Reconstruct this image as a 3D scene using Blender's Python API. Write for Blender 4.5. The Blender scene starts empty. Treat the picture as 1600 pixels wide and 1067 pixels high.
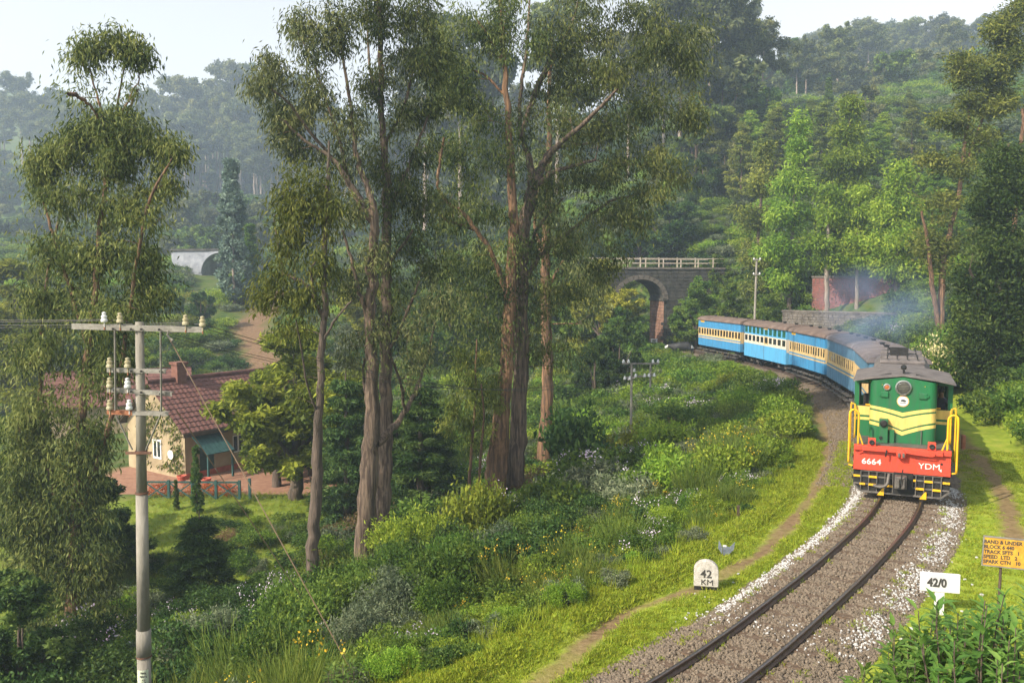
import bpy, bmesh, math, random
import numpy as np
from mathutils import Vector, Matrix

rng = np.random.default_rng(42)
random.seed(7)
R = math.radians
scene = bpy.context.scene
COL = scene.collection

# ------------------------------------------------------------------ camera, sky, sun, exposure
F_PX, CAM_Z, PITCH = 1300.0, 6.3, math.atan(95.5 / 1300.0)
cam_data = bpy.data.cameras.new("camera")
cam_data.sensor_width = 36.0
cam_data.lens = 36.0 * F_PX / 1600.0
cam_data.clip_start, cam_data.clip_end = 0.1, 3000.0
cam = bpy.data.objects.new("camera", cam_data)
COL.objects.link(cam)
cam.location = (0, 0, CAM_Z)
cam.rotation_euler = (math.pi / 2 - PITCH, 0, 0)
scene.camera = cam

SUN_DIR = Vector((-0.80, -0.60, 0)).normalized()
SUN_EL = R(36)
world = bpy.data.worlds.new("World")
scene.world = world
world.use_nodes = True
wn = world.node_tree.nodes
wn.clear()
w_out = wn.new("ShaderNodeOutputWorld")
w_bg = wn.new("ShaderNodeBackground")
sky = wn.new("ShaderNodeTexSky")
sky.sky_type = 'NISHITA'
sky.sun_disc = False
sky.sun_elevation = SUN_EL
sky.sun_rotation = math.atan2(SUN_DIR.x, SUN_DIR.y)
sky.altitude = 2000
sky.air_density = 1.0
sky.dust_density = 8.0
sky.ozone_density = 1.0
w_bg.inputs['Strength'].default_value = 0.15
w_hs = wn.new("ShaderNodeHueSaturation")           # thin white morning cloud takes most of the blue away
w_hs.inputs['Saturation'].default_value = 0.10
w_hs.inputs['Value'].default_value = 1.12
world.node_tree.links.new(sky.outputs[0], w_hs.inputs['Color'])
world.node_tree.links.new(w_hs.outputs[0], w_bg.inputs[0])
world.node_tree.links.new(w_bg.outputs[0], w_out.inputs[0])

sun_data = bpy.data.lights.new("sun", 'SUN')
sun_data.energy = 5.0
sun_data.angle = R(0.6)
sun_data.color = (1.0, 0.88, 0.70)
sun = bpy.data.objects.new("sun", sun_data)
COL.objects.link(sun)
to_sun = Vector((SUN_DIR.x * math.cos(SUN_EL), SUN_DIR.y * math.cos(SUN_EL), math.sin(SUN_EL)))
sun.rotation_euler = to_sun.to_track_quat('Z', 'Y').to_euler()

scene.view_settings.view_transform = 'Standard'
scene.view_settings.look = 'None'
scene.view_settings.exposure = 0.82
scene.view_settings.gamma = 1.0
scene.view_settings.use_curve_mapping = False
scene.render.engine = 'CYCLES'
cy = scene.cycles
cy.max_bounces = 6
cy.diffuse_bounces = 3
cy.glossy_bounces = 2
cy.transmission_bounces = 4
cy.volume_bounces = 2
cy.transparent_max_bounces = 6
cy.caustics_reflective = cy.caustics_refractive = False
cy.use_denoising = True
HAZE_DENSITY = 0.0011

# ------------------------------------------------------------------ picture geometry helpers
CP, SP = math.cos(PITCH), math.sin(PITCH)


def at(px, py, d):
    """point at world depth d (metres along +Y) seen at photo pixel (px, py)"""
    a, b = (px - 800.0) / F_PX, (533.5 - py) / F_PX
    vx, vy, vz = a, CP + b * SP, -SP + b * CP
    k = d / vy
    return Vector((vx * k, d, CAM_Z + vz * k))


def on_plane(px, py, z=0.0):
    a, b = (px - 800.0) / F_PX, (533.5 - py) / F_PX
    vx, vy, vz = a, CP + b * SP, -SP + b * CP
    k = (z - CAM_Z) / vz
    return Vector((vx * k, vy * k, z))


def to_px(x, y, z):
    """photo pixel of a world point (numpy or floats)"""
    dz = z - CAM_Z
    f = y * CP - dz * SP
    up = y * SP + dz * CP
    f = np.where(np.abs(f) < 1e-3, 1e-3, f)
    return 800 + F_PX * x / f, 533.5 - F_PX * up / f, f


def sstep(a, b, x):
    t = np.clip((x - a) / (b - a), 0, 1)
    return t * t * (3 - 2 * t)


# ------------------------------------------------------------------ railway centre line
CTRL = np.array([(-16, -4), (-9, 2.2), (-4.2, 6.2), (-.2, 9.6), (3.2, 13), (5.48, 15.7), (8.3, 19.3), (11.2, 23.6),
                 (14.75, 31), (18.0, 40.7), (19.45, 48.3), (19.6, 56), (18.75, 64.1), (17.1, 72.6), (14.2, 82.2),
                 (10.5, 91), (5, 99.5), (-2, 107), (-10, 113)], float)


def catmull(P, per=24):
    P = np.asarray(P, float)
    Q = np.vstack([2 * P[0] - P[1], P, 2 * P[-1] - P[-2]])
    out = []
    for i in range(1, len(Q) - 2):
        p0, p1, p2, p3 = Q[i - 1], Q[i], Q[i + 1], Q[i + 2]
        t = np.linspace(0, 1, per, endpoint=False)[:, None]
        out.append(0.5 * (2 * p1 + (p2 - p0) * t + (2 * p0 - 5 * p1 + 4 * p2 - p3) * t ** 2 + (3 * p1 - p0 - 3 * p2 + p3) * t ** 3))
    out.append(Q[-2][None])
    return np.vstack(out)


_raw = catmull(CTRL)
_s = np.concatenate([[0], np.cumsum(np.hypot(*np.diff(_raw, axis=0).T))])
TS = np.arange(0, _s[-1], 0.25)
TX, TY = np.interp(TS, _s, _raw[:, 0]), np.interp(TS, _s, _raw[:, 1])
for _ in range(30):                                  # ease the curvature
    TX[1:-1] = .5 * TX[1:-1] + .25 * (TX[:-2] + TX[2:])
    TY[1:-1] = .5 * TY[1:-1] + .25 * (TY[:-2] + TY[2:])
TH = np.unwrap(np.arctan2(np.gradient(TX), np.gradient(TY)))   # heading from +Y towards +X


def trk(s, u=0.0):
    """point on the track at arc length s, u metres to the left; with heading"""
    x, y, h = np.interp(s, TS, TX), np.interp(s, TS, TY), np.interp(s, TS, TH)
    return x - u * np.cos(h), y + u * np.sin(h), h


def track_us(X, Y):
    X, Y = np.asarray(X, float).ravel(), np.asarray(Y, float).ravel()
    U, S = np.empty(len(X)), np.empty(len(X))
    tx, ty = TX[::2], TY[::2]
    for i in range(0, len(X), 20000):
        dx = X[i:i + 20000, None] - tx
        dy = Y[i:i + 20000, None] - ty
        k = np.argmin(dx * dx + dy * dy, axis=1)
        h = TH[::2][k]
        r = np.arange(len(k))
        rx, ry = dx[r, k], dy[r, k]
        U[i:i + 20000] = -rx * np.cos(h) + ry * np.sin(h)
        S[i:i + 20000] = TS[::2][k]
    return U, S


def s_near(x, y):
    return float(TS[np.argmin((TX - x) ** 2 + (TY - y) ** 2)])


# ------------------------------------------------------------------ ground
VERGE = 3.55                  # the grass verge drops away this far left of the centre line
def bumps(x, y, f):
    return (np.sin(1.3 * f * x + 0.7 * f * y + 1.1) + np.sin(-0.8 * f * x + 1.7 * f * y + 2.3) + np.sin(2.3 * f * x - 1.1 * f * y + .4)
            + .6 * np.sin(3.9 * f * x + 2.9 * f * y) + .5 * np.sin(-5.3 * f * x + 4.1 * f * y + 1)) / 4.1


def height(X, Y):
    shp = np.shape(X)
    x, y = np.asarray(X, float).ravel(), np.asarray(Y, float).ravel()
    u, s = track_us(x, y)
    r = np.hypot(x, y)
    bed = -0.30
    hum = 0.14 * np.exp(-((u - 3.2) / .5) ** 2) * (0.7 + .5 * np.sin(s * .55 + 1)) - .10 * np.exp(-((u - 2.9) / .3) ** 2)
    t = np.maximum(u - VERGE, 0)
    zl = bed - .03 * np.clip(u - 1.7, 0, 3) + hum - (0.28 + .26 * sstep(24, 14, y)) * (np.sqrt(t * t + .3) - .548)
    zl = -4.9 + np.log1p(np.exp(np.clip((zl + 4.9) * 3, -30, 30))) / 3
    tr = np.maximum(-u - 4.2, 0)
    rise = .45 * sstep(24, 40, y) + .10
    zr = bed + rise * (np.sqrt(tr * tr + .3) - .548)
    zr = np.minimum(zr, 9 + 0 * zr)
    zn = np.where(u > 0, zl, zr)
    zL = np.interp(r, [0, 46, 60, 80, 120, 200, 300, 400, 520, 700], [-5, -4.6, -3.2, 0.5, 7, 14, 28, 58, 104, 110])
    zR = np.interp(r, [0, 60, 80, 100, 150, 220, 300, 420, 700], [0, 1, 4, 12, 34, 50, 68, 92, 94])
    k = sstep(-.22, .33, x / np.maximum(r, 1))
    zf = zL * (1 - k) + zR * k
    wl = sstep(45, 85, y) * sstep(4.5, 18, u)
    wr = sstep(62, 100, y) * sstep(4, 15, -u)
    wf = np.where(u > 0, wl, wr)
    z = zn * (1 - wf) + zf * wf
    au = np.abs(u)
    z = z + bumps(x, y, .9) * .14 * sstep(3.8, 7, au) + bumps(x, y, 2.6) * .035 * sstep(1.6, 2.6, au)
    z = z + bumps(x, y, .05) * 4 * sstep(110, 220, r)
    # terrace of the house
    w = sstep(14, 10, np.abs(x + 17)) * sstep(9, 6, np.abs(y - 47))
    z = z * (1 - w) + (-4.6) * w
    # bank under the camera
    nb = sstep(9.5, 5.0, y) * sstep(-2.6, -4.4, u)
    z = z + nb * np.minimum(2.3, np.maximum(0, -u - 2.6) * 1.2)
    return z.reshape(shp)


def hz(x, y):
    return float(height(np.array([x]), np.array([y]))[0])


# ------------------------------------------------------------------ object helpers
def tag(o, label=None, cat=None, group=None, kind=None):
    if label:
        o['label'] = label
    if cat:
        o['category'] = cat
    if group:
        o['group'] = group
    if kind:
        o['kind'] = kind
    return o


def empty(name, loc=(0, 0, 0), rz=0.0, label=None, cat=None, group=None, kind=None, parent=None):
    o = bpy.data.objects.new(name, None)
    o.empty_display_size = 0.2
    COL.objects.link(o)
    o.location = loc
    o.rotation_euler = (0, 0, rz)
    if parent:
        o.parent = parent
    return tag(o, label, cat, group, kind)


def link(name, mesh, parent=None, loc=None, rz=None):
    o = bpy.data.objects.new(name, mesh)
    COL.objects.link(o)
    if parent:
        o.parent = parent
    if loc is not None:
        o.location = loc
    if rz is not None:
        o.rotation_euler = (0, 0, rz)
    return o


def copy_tree(o, parent=None):
    c = o.copy()
    COL.objects.link(c)
    if parent:
        c.parent = parent
    for ch in o.children:
        copy_tree(ch, c)
    return c


class MB:
    """collects shapes, builds ONE mesh object"""

    def __init__(self):
        self.v, self.f, self.m = [], [], []

    def add(self, vs, fs, mi=0):
        n = len(self.v)
        self.v += [tuple(p) for p in vs]
        self.f += [tuple(i + n for i in f) for f in fs]
        self.m += [mi] * len(fs)
        return self

    def box(self, x0, x1, y0, y1, z0, z1, mi=0):
        return self.add([(x0, y0, z0), (x1, y0, z0), (x1, y1, z0), (x0, y1, z0), (x0, y0, z1), (x1, y0, z1), (x1, y1, z1), (x0, y1, z1)],
                        [(0, 3, 2, 1), (4, 5, 6, 7), (0, 1, 5, 4), (1, 2, 6, 5), (2, 3, 7, 6), (3, 0, 4, 7)], mi)

    def bar(self, a, b, w, h=None, mi=0, up=(0, 0, 1)):
        a, b = Vector(a), Vector(b)
        h = h or w
        t = (b - a).normalized()
        upv = Vector(up)
        if abs(t.dot(upv)) > .95:
            upv = Vector((1, 0, 0)) if abs(t.x) < .9 else Vector((0, 1, 0))
        sd = t.cross(upv).normalized()
        u2 = sd.cross(t)
        vs = []
        for p in (a, b):
            for sx, sy in ((-1, -1), (1, -1), (1, 1), (-1, 1)):
                vs.append(p + sd * (sx * w / 2) + u2 * (sy * h / 2))
        return self.add(vs, [(3, 2, 1, 0), (4, 5, 6, 7), (0, 1, 5, 4), (1, 2, 6, 5), (2, 3, 7, 6), (3, 0, 4, 7)], mi)

    def tube(self, pts, rad, n=8, mi=0, caps=True):
        V, Q = tube_arrays(np.array([tuple(p) for p in pts], float), np.broadcast_to(np.asarray(rad, float), (len(pts),)), n)
        fs = [tuple(q) for q in Q.tolist()]
        if caps:
            fs.append(tuple(range(n))[::-1])
            fs.append(tuple(range((len(pts) - 1) * n, len(pts) * n)))
        return self.add(V.tolist(), fs, mi)

    def lathe(self, prof, n=16, loc=(0, 0, 0), axis='Z', mi=0):
        """prof: list of (r, h)"""
        vs, fs = [], []
        for r, h in prof:
            for k in range(n):
                a = 2 * math.pi * k / n
                c, s_ = r * math.cos(a), r * math.sin(a)
                p = {'Z': (c, s_, h), 'Y': (c, h, -s_), 'X': (h, c, s_)}[axis]
                vs.append((p[0] + loc[0], p[1] + loc[1], p[2] + loc[2]))
        for i in range(len(prof) - 1):
            for k in range(n):
                a, b = i * n + k, i * n + (k + 1) % n
                fs.append((a, b, b + n, a + n))
        fs.append(tuple(range(n))[::-1])
        fs.append(tuple(range((len(prof) - 1) * n, len(prof) * n)))
        return self.add(vs, fs, mi)

    def prism(self, poly, a, b, axis='Y', mi=0):
        """poly of 2-D points; axis Y: (x,z) extruded a..b in y; Z: (x,y); X: (y,z)"""
        n = len(poly)
        vs = []
        for t in (a, b):
            for p, q in poly:
                vs.append({'Y': (p, t, q), 'Z': (p, q, t), 'X': (t, p, q)}[axis])
        fs = [tuple(range(n)), tuple(range(n, 2 * n))[::-1]]
        for k in range(n):
            j = (k + 1) % n
            fs.append((k, k + n, j + n, j))
        return self.add(vs, fs, mi)

    def mesh(self, name, mats, smooth=False):
        me = bpy.data.meshes.new(name)
        me.from_pydata(self.v, [], self.f)
        for m in (mats if isinstance(mats, (list, tuple)) else [mats]):
            me.materials.append(m)
        if any(self.m):
            me.polygons.foreach_set('material_index', self.m)
        bm = bmesh.new()
        bm.from_mesh(me)
        bmesh.ops.recalc_face_normals(bm, faces=bm.faces)
        bm.to_mesh(me)
        bm.free()
        if smooth:
            me.polygons.foreach_set('use_smooth', [True] * len(me.polygons))
        return me

    def build(self, name, mats, parent=None, smooth=False, bevel=0.0, loc=None, rz=None, label=None, kind=None):
        o = link(name, self.mesh(name, mats, smooth), parent, loc, rz)
        if bevel:
            b = o.modifiers.new("bevel", 'BEVEL')
            b.width = bevel
            b.segments = 2
            b.limit_method = 'ANGLE'
        return tag(o, label, None, None, kind)


def tube_arrays(P, rad, n, wob=0.0, g=None):
    m = len(P)
    T = np.gradient(P, axis=0)
    T /= np.linalg.norm(T, axis=1)[:, None] + 1e-9
    mean = T.mean(0)
    ref = np.array([1., 0, 0]) if abs(mean[0]) < .7 else np.array([0, 1., 0])
    S = np.cross(T, ref)
    S /= np.linalg.norm(S, axis=1)[:, None] + 1e-9
    B = np.cross(T, S)
    a = np.arange(n) * 2 * np.pi / n
    rr = np.asarray(rad)[:, None] * np.ones((1, n))
    if wob:
        base = g.normal(0, wob, (1, n))
        rr = rr * (1 + base + g.normal(0, wob * .5, (m, n)))
    V = P[:, None, :] + rr[..., None] * (np.cos(a)[None, :, None] * S[:, None, :] + np.sin(a)[None, :, None] * B[:, None, :])
    i = np.arange(m - 1)[:, None] * n
    k = np.arange(n)[None, :]
    k2 = (k + 1) % n
    Q = np.stack([i + k, i + k2, i + n + k2, i + n + k], -1).reshape(-1, 4)
    return V.reshape(-1, 3), Q


def np_mesh(name, V, Q, mats, tint=None, mat_idx=None, smooth=False):
    """mesh from arrays of quads"""
    me = bpy.data.meshes.new(name)
    V = np.asarray(V, np.float32)
    Q = np.asarray(Q, np.int32)
    me.vertices.add(len(V))
    me.vertices.foreach_set('co', V.ravel())
    k = Q.shape[1]
    me.loops.add(Q.size)
    me.loops.foreach_set('vertex_index', Q.ravel())
    me.polygons.add(len(Q))
    me.polygons.foreach_set('loop_start', np.arange(0, Q.size, k, dtype=np.int32))
    for m in (mats if isinstance(mats, (list, tuple)) else [mats]):
        me.materials.append(m)
    if mat_idx is not None:
        me.polygons.foreach_set('material_index', np.asarray(mat_idx, np.int32))
    if smooth is not False:
        sm = np.ones(len(Q), bool) if smooth is True else np.asarray(smooth, bool)
        me.polygons.foreach_set('use_smooth', sm)
    me.update(calc_edges=True)
    if tint is not None:
        at_ = me.attributes.new('tint', 'FLOAT', 'FACE')
        at_.data.foreach_set('value', np.asarray(tint, np.float32))
    return me


# ------------------------------------------------------------------ materials
def _nt(name):
    m = bpy.data.materials.new(name)
    m.use_nodes = True
    nt = m.node_tree
    b = nt.nodes['Principled BSDF']
    return m, nt, b


def c4(c):
    return (c[0], c[1], c[2], 1)


def pmat(name, c1, c2=None, scale=3.0, rough=.7, bump=0.0, metal=0.0, stretch=(1, 1, 1), detail=6, c3=None, spec=.4, bscale=None, lo=.35, hi=.65):
    """two or three colours mixed by noise in object space, with relief"""
    m, nt, b = _nt(name)
    N, L = nt.nodes, nt.links
    c2 = c2 or tuple(x * .8 for x in c1)
    tc = N.new('ShaderNodeTexCoord')
    mp = N.new('ShaderNodeMapping')
    mp.inputs['Scale'].default_value = stretch
    L.new(tc.outputs['Object'], mp.inputs['Vector'])
    nz = N.new('ShaderNodeTexNoise')
    nz.inputs['Scale'].default_value = scale
    nz.inputs['Detail'].default_value = detail
    nz.inputs['Roughness'].default_value = .65
    L.new(mp.outputs[0], nz.inputs['Vector'])
    rp = N.new('ShaderNodeValToRGB')
    rp.color_ramp.elements[0].position, rp.color_ramp.elements[0].color = lo, c4(c1)
    rp.color_ramp.elements[1].position, rp.color_ramp.elements[1].color = hi, c4(c2)
    if c3:
        e = rp.color_ramp.elements.new(min(.95, hi + .12))
        e.color = c4(c3)
    L.new(nz.outputs[0], rp.inputs[0])
    L.new(rp.outputs[0], b.inputs['Base Color'])
    b.inputs['Roughness'].default_value = rough
    b.inputs['Metallic'].default_value = metal
    b.inputs['Specular IOR Level'].default_value = spec
    if bump:
        n2 = N.new('ShaderNodeTexNoise')
        n2.inputs['Scale'].default_value = bscale or scale * 4
        n2.inputs['Detail'].default_value = 5
        L.new(mp.outputs[0], n2.inputs['Vector'])
        bp = N.new('ShaderNodeBump')
        bp.inputs['Strength'].default_value = bump
        bp.inputs['Distance'].default_value = .05
        L.new(n2.outputs[0], bp.inputs['Height'])
        L.new(bp.outputs[0], b.inputs['Normal'])
    return m


def leafmat(name, dark, mid, light, transl=.35, rough=.55, var=.25, spec=.14):
    """leaf colours run from dark to light by the per-leaf attribute; each plant varies a little"""
    m, nt, b = _nt(name)
    N, L = nt.nodes, nt.links
    a = N.new('ShaderNodeAttribute')
    a.attribute_name = 'tint'
    rp = N.new('ShaderNodeValToRGB')
    rp.color_ramp.elements[0].color = c4(dark)
    rp.color_ramp.elements[1].color = c4(light)
    e = rp.color_ramp.elements.new(.5)
    e.color = c4(mid)
    L.new(a.outputs['Fac'], rp.inputs[0])
    oi = N.new('ShaderNodeObjectInfo')
    hs = N.new('ShaderNodeHueSaturation')
    mr = N.new('ShaderNodeMapRange')
    mr.inputs['To Min'].default_value = 1 - var
    mr.inputs['To Max'].default_value = 1 + var
    L.new(oi.outputs['Random'], mr.inputs['Value'])
    L.new(mr.outputs[0], hs.inputs['Value'])
    mr2 = N.new('ShaderNodeMapRange')
    mr2.inputs['To Min'].default_value = .5 - var * .06
    mr2.inputs['To Max'].default_value = .5 + var * .06
    ml = N.new('ShaderNodeMath')
    ml.operation = 'FRACT'
    mu = N.new('ShaderNodeMath')
    mu.operation = 'MULTIPLY'
    mu.inputs[1].default_value = 7.31
    L.new(oi.outputs['Random'], mu.inputs[0])
    L.new(mu.outputs[0], ml.inputs[0])
    L.new(ml.outputs[0], mr2.inputs['Value'])
    L.new(mr2.outputs[0], hs.inputs['Hue'])
    L.new(rp.outputs[0], hs.inputs['Color'])
    L.new(hs.outputs[0], b.inputs['Base Color'])
    b.inputs['Roughness'].default_value = rough
    b.inputs['Specular IOR Level'].default_value = spec
    tr = N.new('ShaderNodeBsdfTranslucent')
    L.new(hs.outputs[0], tr.inputs['Color'])
    mx = N.new('ShaderNodeMixShader')
    mx.inputs[0].default_value = transl
    L.new(b.outputs[0], mx.inputs[1])
    L.new(tr.outputs[0], mx.inputs[2])
    L.new(mx.outputs[0], N['Material Output'].inputs['Surface'])
    return m


M = {}
M['bark'] = pmat('grey_brown_bark', (.065, .045, .034), (.20, .145, .105), 3.6, .9, 1.0, stretch=(3, 3, .25), c3=(.28, .16, .09), lo=.42, hi=.60)
M['bark_dark'] = pmat('dark_bark', (.05, .04, .032), (.15, .11, .085), 2.5, .9, .9, stretch=(3, 3, .4))
M['bark_red'] = pmat('peeling_orange_bark', (.09, .055, .035), (.25, .14, .075), 3.4, .85, 1.0, stretch=(3, 3, .22), c3=(.36, .25, .16), lo=.42, hi=.60)
M['bark_pale'] = pmat('pale_bark', (.16, .125, .10), (.33, .275, .225), 2.0, .85, .4, stretch=(2, 2, .4))
M['euc'] = leafmat('eucalyptus_leaves', (.022, .040, .012), (.105, .138, .036), (.26, .275, .080), .42)
M['euc_grey'] = leafmat('greyish_eucalyptus_leaves', (.028, .046, .020), (.115, .142, .052), (.26, .27, .105), .42)
M['olive'] = leafmat('olive_leaves', (.036, .060, .014), (.128, .168, .032), (.28, .30, .06), .42)
M['yellowgreen'] = leafmat('yellow_green_leaves', (.07, .10, .012), (.19, .22, .026), (.35, .36, .045), .4)
M['fresh'] = leafmat('fresh_green_leaves', (.06, .12, .016), (.19, .30, .032), (.37, .46, .06), .45)
M['mid'] = leafmat('mid_green_leaves', (.03, .07, .014), (.10, .18, .03), (.22, .30, .05), .42)
M['dark'] = leafmat('dark_green_leaves', (.014, .038, .010), (.048, .10, .024), (.12, .18, .04), .34)
M['wattle'] = leafmat('wattle_leaves', (.016, .036, .009), (.055, .10, .022), (.15, .20, .045), .34)
M['pine'] = leafmat('pine_needles', (.018, .045, .015), (.055, .115, .03), (.13, .20, .05), .25)
M['blue'] = leafmat('blue_green_leaves', (.07, .12, .095), (.17, .25, .19), (.30, .38, .29), .3)
M['greygreen'] = leafmat('grey_green_leaves', (.06, .085, .045), (.14, .18, .10), (.27, .30, .18), .3)
M['dry'] = leafmat('dry_brown_leaves', (.09, .06, .03), (.17, .12, .06), (.26, .20, .09), .3)
M['broom'] = leafmat('broom_stems', (.05, .085, .015), (.12, .17, .03), (.24, .26, .05), .3)
M['grass'] = leafmat('grass_blades', (.15, .21, .018), (.28, .35, .03), (.42, .43, .06), .42, var=.3)
M['bigleaf'] = leafmat('broad_glossy_leaves', (.04, .095, .025), (.11, .20, .04), (.22, .31, .07), .35, rough=.35)
M['lilac'] = leafmat('lilac_petals', (.45, .35, .50), (.62, .52, .66), (.75, .68, .76), .3)
M['yellowflower'] = leafmat('yellow_petals', (.6, .40, .03), (.7, .5, .04), (.75, .55, .08), .3)
M['creamflower'] = leafmat('cream_petals', (.50, .42, .20), (.62, .54, .28), (.72, .66, .40), .3)
M['orangeflower'] = leafmat('orange_red_petals', (.30, .06, .02), (.42, .10, .03), (.5, .18, .05), .3)

# ------------------------------------------------------------------ leaves and plants
def unit(v):
    return v / (np.linalg.norm(v, axis=-1, keepdims=True) + 1e-9)


def leaf_quads(C, A, L, W, g, fold=.0):
    """rhombic leaves: centre C, axis A (unit), length L, width W"""
    n = len(C)
    rv = unit(g.normal(size=(n, 3)))
    S = unit(np.cross(A, rv))
    Nn = np.cross(S, A)
    L = np.broadcast_to(L, (n,))[:, None]
    W = np.broadcast_to(W, (n,))[:, None]
    a = C - A * L * .5
    b = C + A * L * .5
    mid = C - A * L * .08
    s1 = mid + S * W * .5 + Nn * L * fold
    s2 = mid - S * W * .5 + Nn * L * fold
    V = np.stack([a, s1, b, s2], 1).reshape(-1, 3)
    Q = np.arange(4 * n).reshape(-1, 4)
    return V, Q


def smooth_line(P, per=5):
    return catmull(np.asarray(P, float), per)


def grow(limbs, tufts, g, leaves=60, tuft_r=.55, leaf=(.2, .05), droop=1.0, spread=(1, 1, .8), ns=10, wob=.07, tip=.006, twig=.016, rad_fall=.6, flat=0.0):
    """limbs: list of arrays (m,4) x,y,z,r. tufts: (k,3). Twigs join every tuft to the nearest limb below it; leaves hang in the tufts."""
    VV, QQ, off = [], [], 0
    nodes, nrad = [], []
    for Lm in limbs:
        Lm = smooth_line(Lm, 5)
        n_ = ns if Lm[0, 3] > .12 else (6 if Lm[0, 3] > .04 else 4)
        P = Lm[:, :3].copy()
        P[1:-1] += g.normal(0, .25, (len(P) - 2, 3)) * np.minimum(Lm[1:-1, 3:4], .12)
        V, Q = tube_arrays(P, np.maximum(Lm[:, 3], .004), n_, wob, g)
        VV.append(V)
        QQ.append(Q + off)
        off += len(V)
        nodes.append(P[2:])
        nrad.append(Lm[2:, 3])
    nodes, nrad = np.vstack(nodes), np.concatenate(nrad)
    d0 = np.array([np.min(np.linalg.norm(nodes - t, axis=1)) for t in tufts])
    order = np.argsort(d0)
    K = len(tufts)
    big = np.full((len(nodes) + 4 * K, 3), 1e6)
    bigr = np.zeros(len(big))
    big[:len(nodes)], bigr[:len(nodes)] = nodes, nrad
    cnt = len(nodes)
    tw_ends = []
    for j in order:
        t = tufts[j]
        dv = t - big[:cnt]
        dist = np.linalg.norm(dv, axis=1)
        pen = dist + np.maximum(0, -dv[:, 2]) * 1.6 + .25 * np.hypot(dv[:, 0], dv[:, 1])
        i = int(np.argmin(pen))
        p0 = big[i]
        ln = dist[i]
        r0 = min(bigr[i] * rad_fall + .003, .010 + twig * ln)
        ctrl = (p0 + t) / 2 + np.array([0, 0, .12 * ln]) * (1 if t[2] > p0[2] else -.2) + g.normal(0, .08 * ln, 3)
        q = np.linspace(0, 1, 5)[:, None]
        P = (1 - q) ** 2 * p0 + 2 * q * (1 - q) * ctrl + q * q * t
        rr = np.linspace(r0, max(tip, r0 * .4), 5)
        V, Q = tube_arrays(P, rr, 4 if r0 > .02 else 3)
        VV.append(V)
        QQ.append(Q + off)
        off += len(V)
        big[cnt:cnt + 3] = P[1:4]
        bigr[cnt:cnt + 3] = rr[1:4]
        cnt += 3
        tw_ends.append((P[3] - p0))
    wood = (np.vstack(VV), np.vstack(QQ))
    tw = np.zeros((K, 3))
    tw[order] = np.array(tw_ends)
    tw = unit(tw)
    nl = np.maximum(8, (leaves * g.uniform(.5, 1.4, K)).astype(int))
    idx = np.repeat(np.arange(K), nl)
    n = len(idx)
    rt = tuft_r * g.uniform(.7, 1.3, K)
    off3 = np.clip(g.normal(0, .42, (n, 3)), -.85, .85) * np.array(spread)
    C = tufts[idx] + off3 * rt[idx, None] - tw[idx] * (g.random(n)[:, None] ** 2) * rt[idx, None] * .8
    A = unit(off3 * .6 + g.normal(0, .55, (n, 3)) + np.array([0, 0, -droop]) + tw[idx] * .2)
    if flat:
        A = unit(A * np.array([1, 1, 1 - flat]))
    sc = g.uniform(.7, 1.25, n)
    V, Q = leaf_quads(C, A, leaf[0] * sc, leaf[1] * sc, g, .06)
    tuft_t = g.normal(.5, .22, K)
    tint = np.clip(tuft_t[idx] + g.normal(0, .2, n), 0, 1)
    return wood, (V, Q, tint)


def tree_from(name, base, wood, leaf, bark, leafm, label, cat='tree', group=None):
    o = empty(name, base, 0, label, cat, group)
    b = np.array(base)
    link('trunk', np_mesh(name + '_trunk', wood[0] - b, wood[1], bark, smooth=True), o)
    link('crown', np_mesh(name + '_crown', leaf[0] - b, leaf[1], leafm, leaf[2]), o)
    return o


def traced_tree(name, d, limbs_px, clumps, label, bark, leafm, seed, depth=1.0, ground=True, thin=1.0, **kw):
    g = np.random.default_rng(seed)
    limbs = []
    for Lp in limbs_px:
        out = []
        dd = 0.0
        step = g.normal(0, .012) * d if len(limbs) else 0.0
        for k, p in enumerate(Lp):
            P = at(p[0], p[1], d + dd)
            out.append((P.x, P.y, P.z, max(.006, p[2] * (.46 if p[1] > 650 else .40) * d / F_PX)))
            dd += step
        limbs.append(out)
    b = limbs[0][0]
    zb = hz(b[0], b[1])
    if ground and b[2] > zb - .2:
        limbs[0].insert(0, (b[0], b[1], zb - .25, b[3] * 1.12))
    if ground:                                      # root flare
        limbs[0][0] = (*limbs[0][0][:3], limbs[0][0][3] * 1.25)
    T = []
    for (px, py, rx, ry, n) in clumps:
        n = max(2, int(round(n * thin)))
        q = unit(g.normal(size=(n, 3))) * (g.random((n, 1)) ** .45)
        for a in q:
            P = at(px + a[0] * rx, py + a[1] * ry, d + a[2] * rx * d / F_PX * depth)
            T.append(tuple(P))
    wood, leaf = grow(limbs, np.array(T), g, **kw)
    base = (limbs[0][0][0], limbs[0][0][1], zb)
    return tree_from(name, base, wood, leaf, bark, leafm, label)


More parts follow.
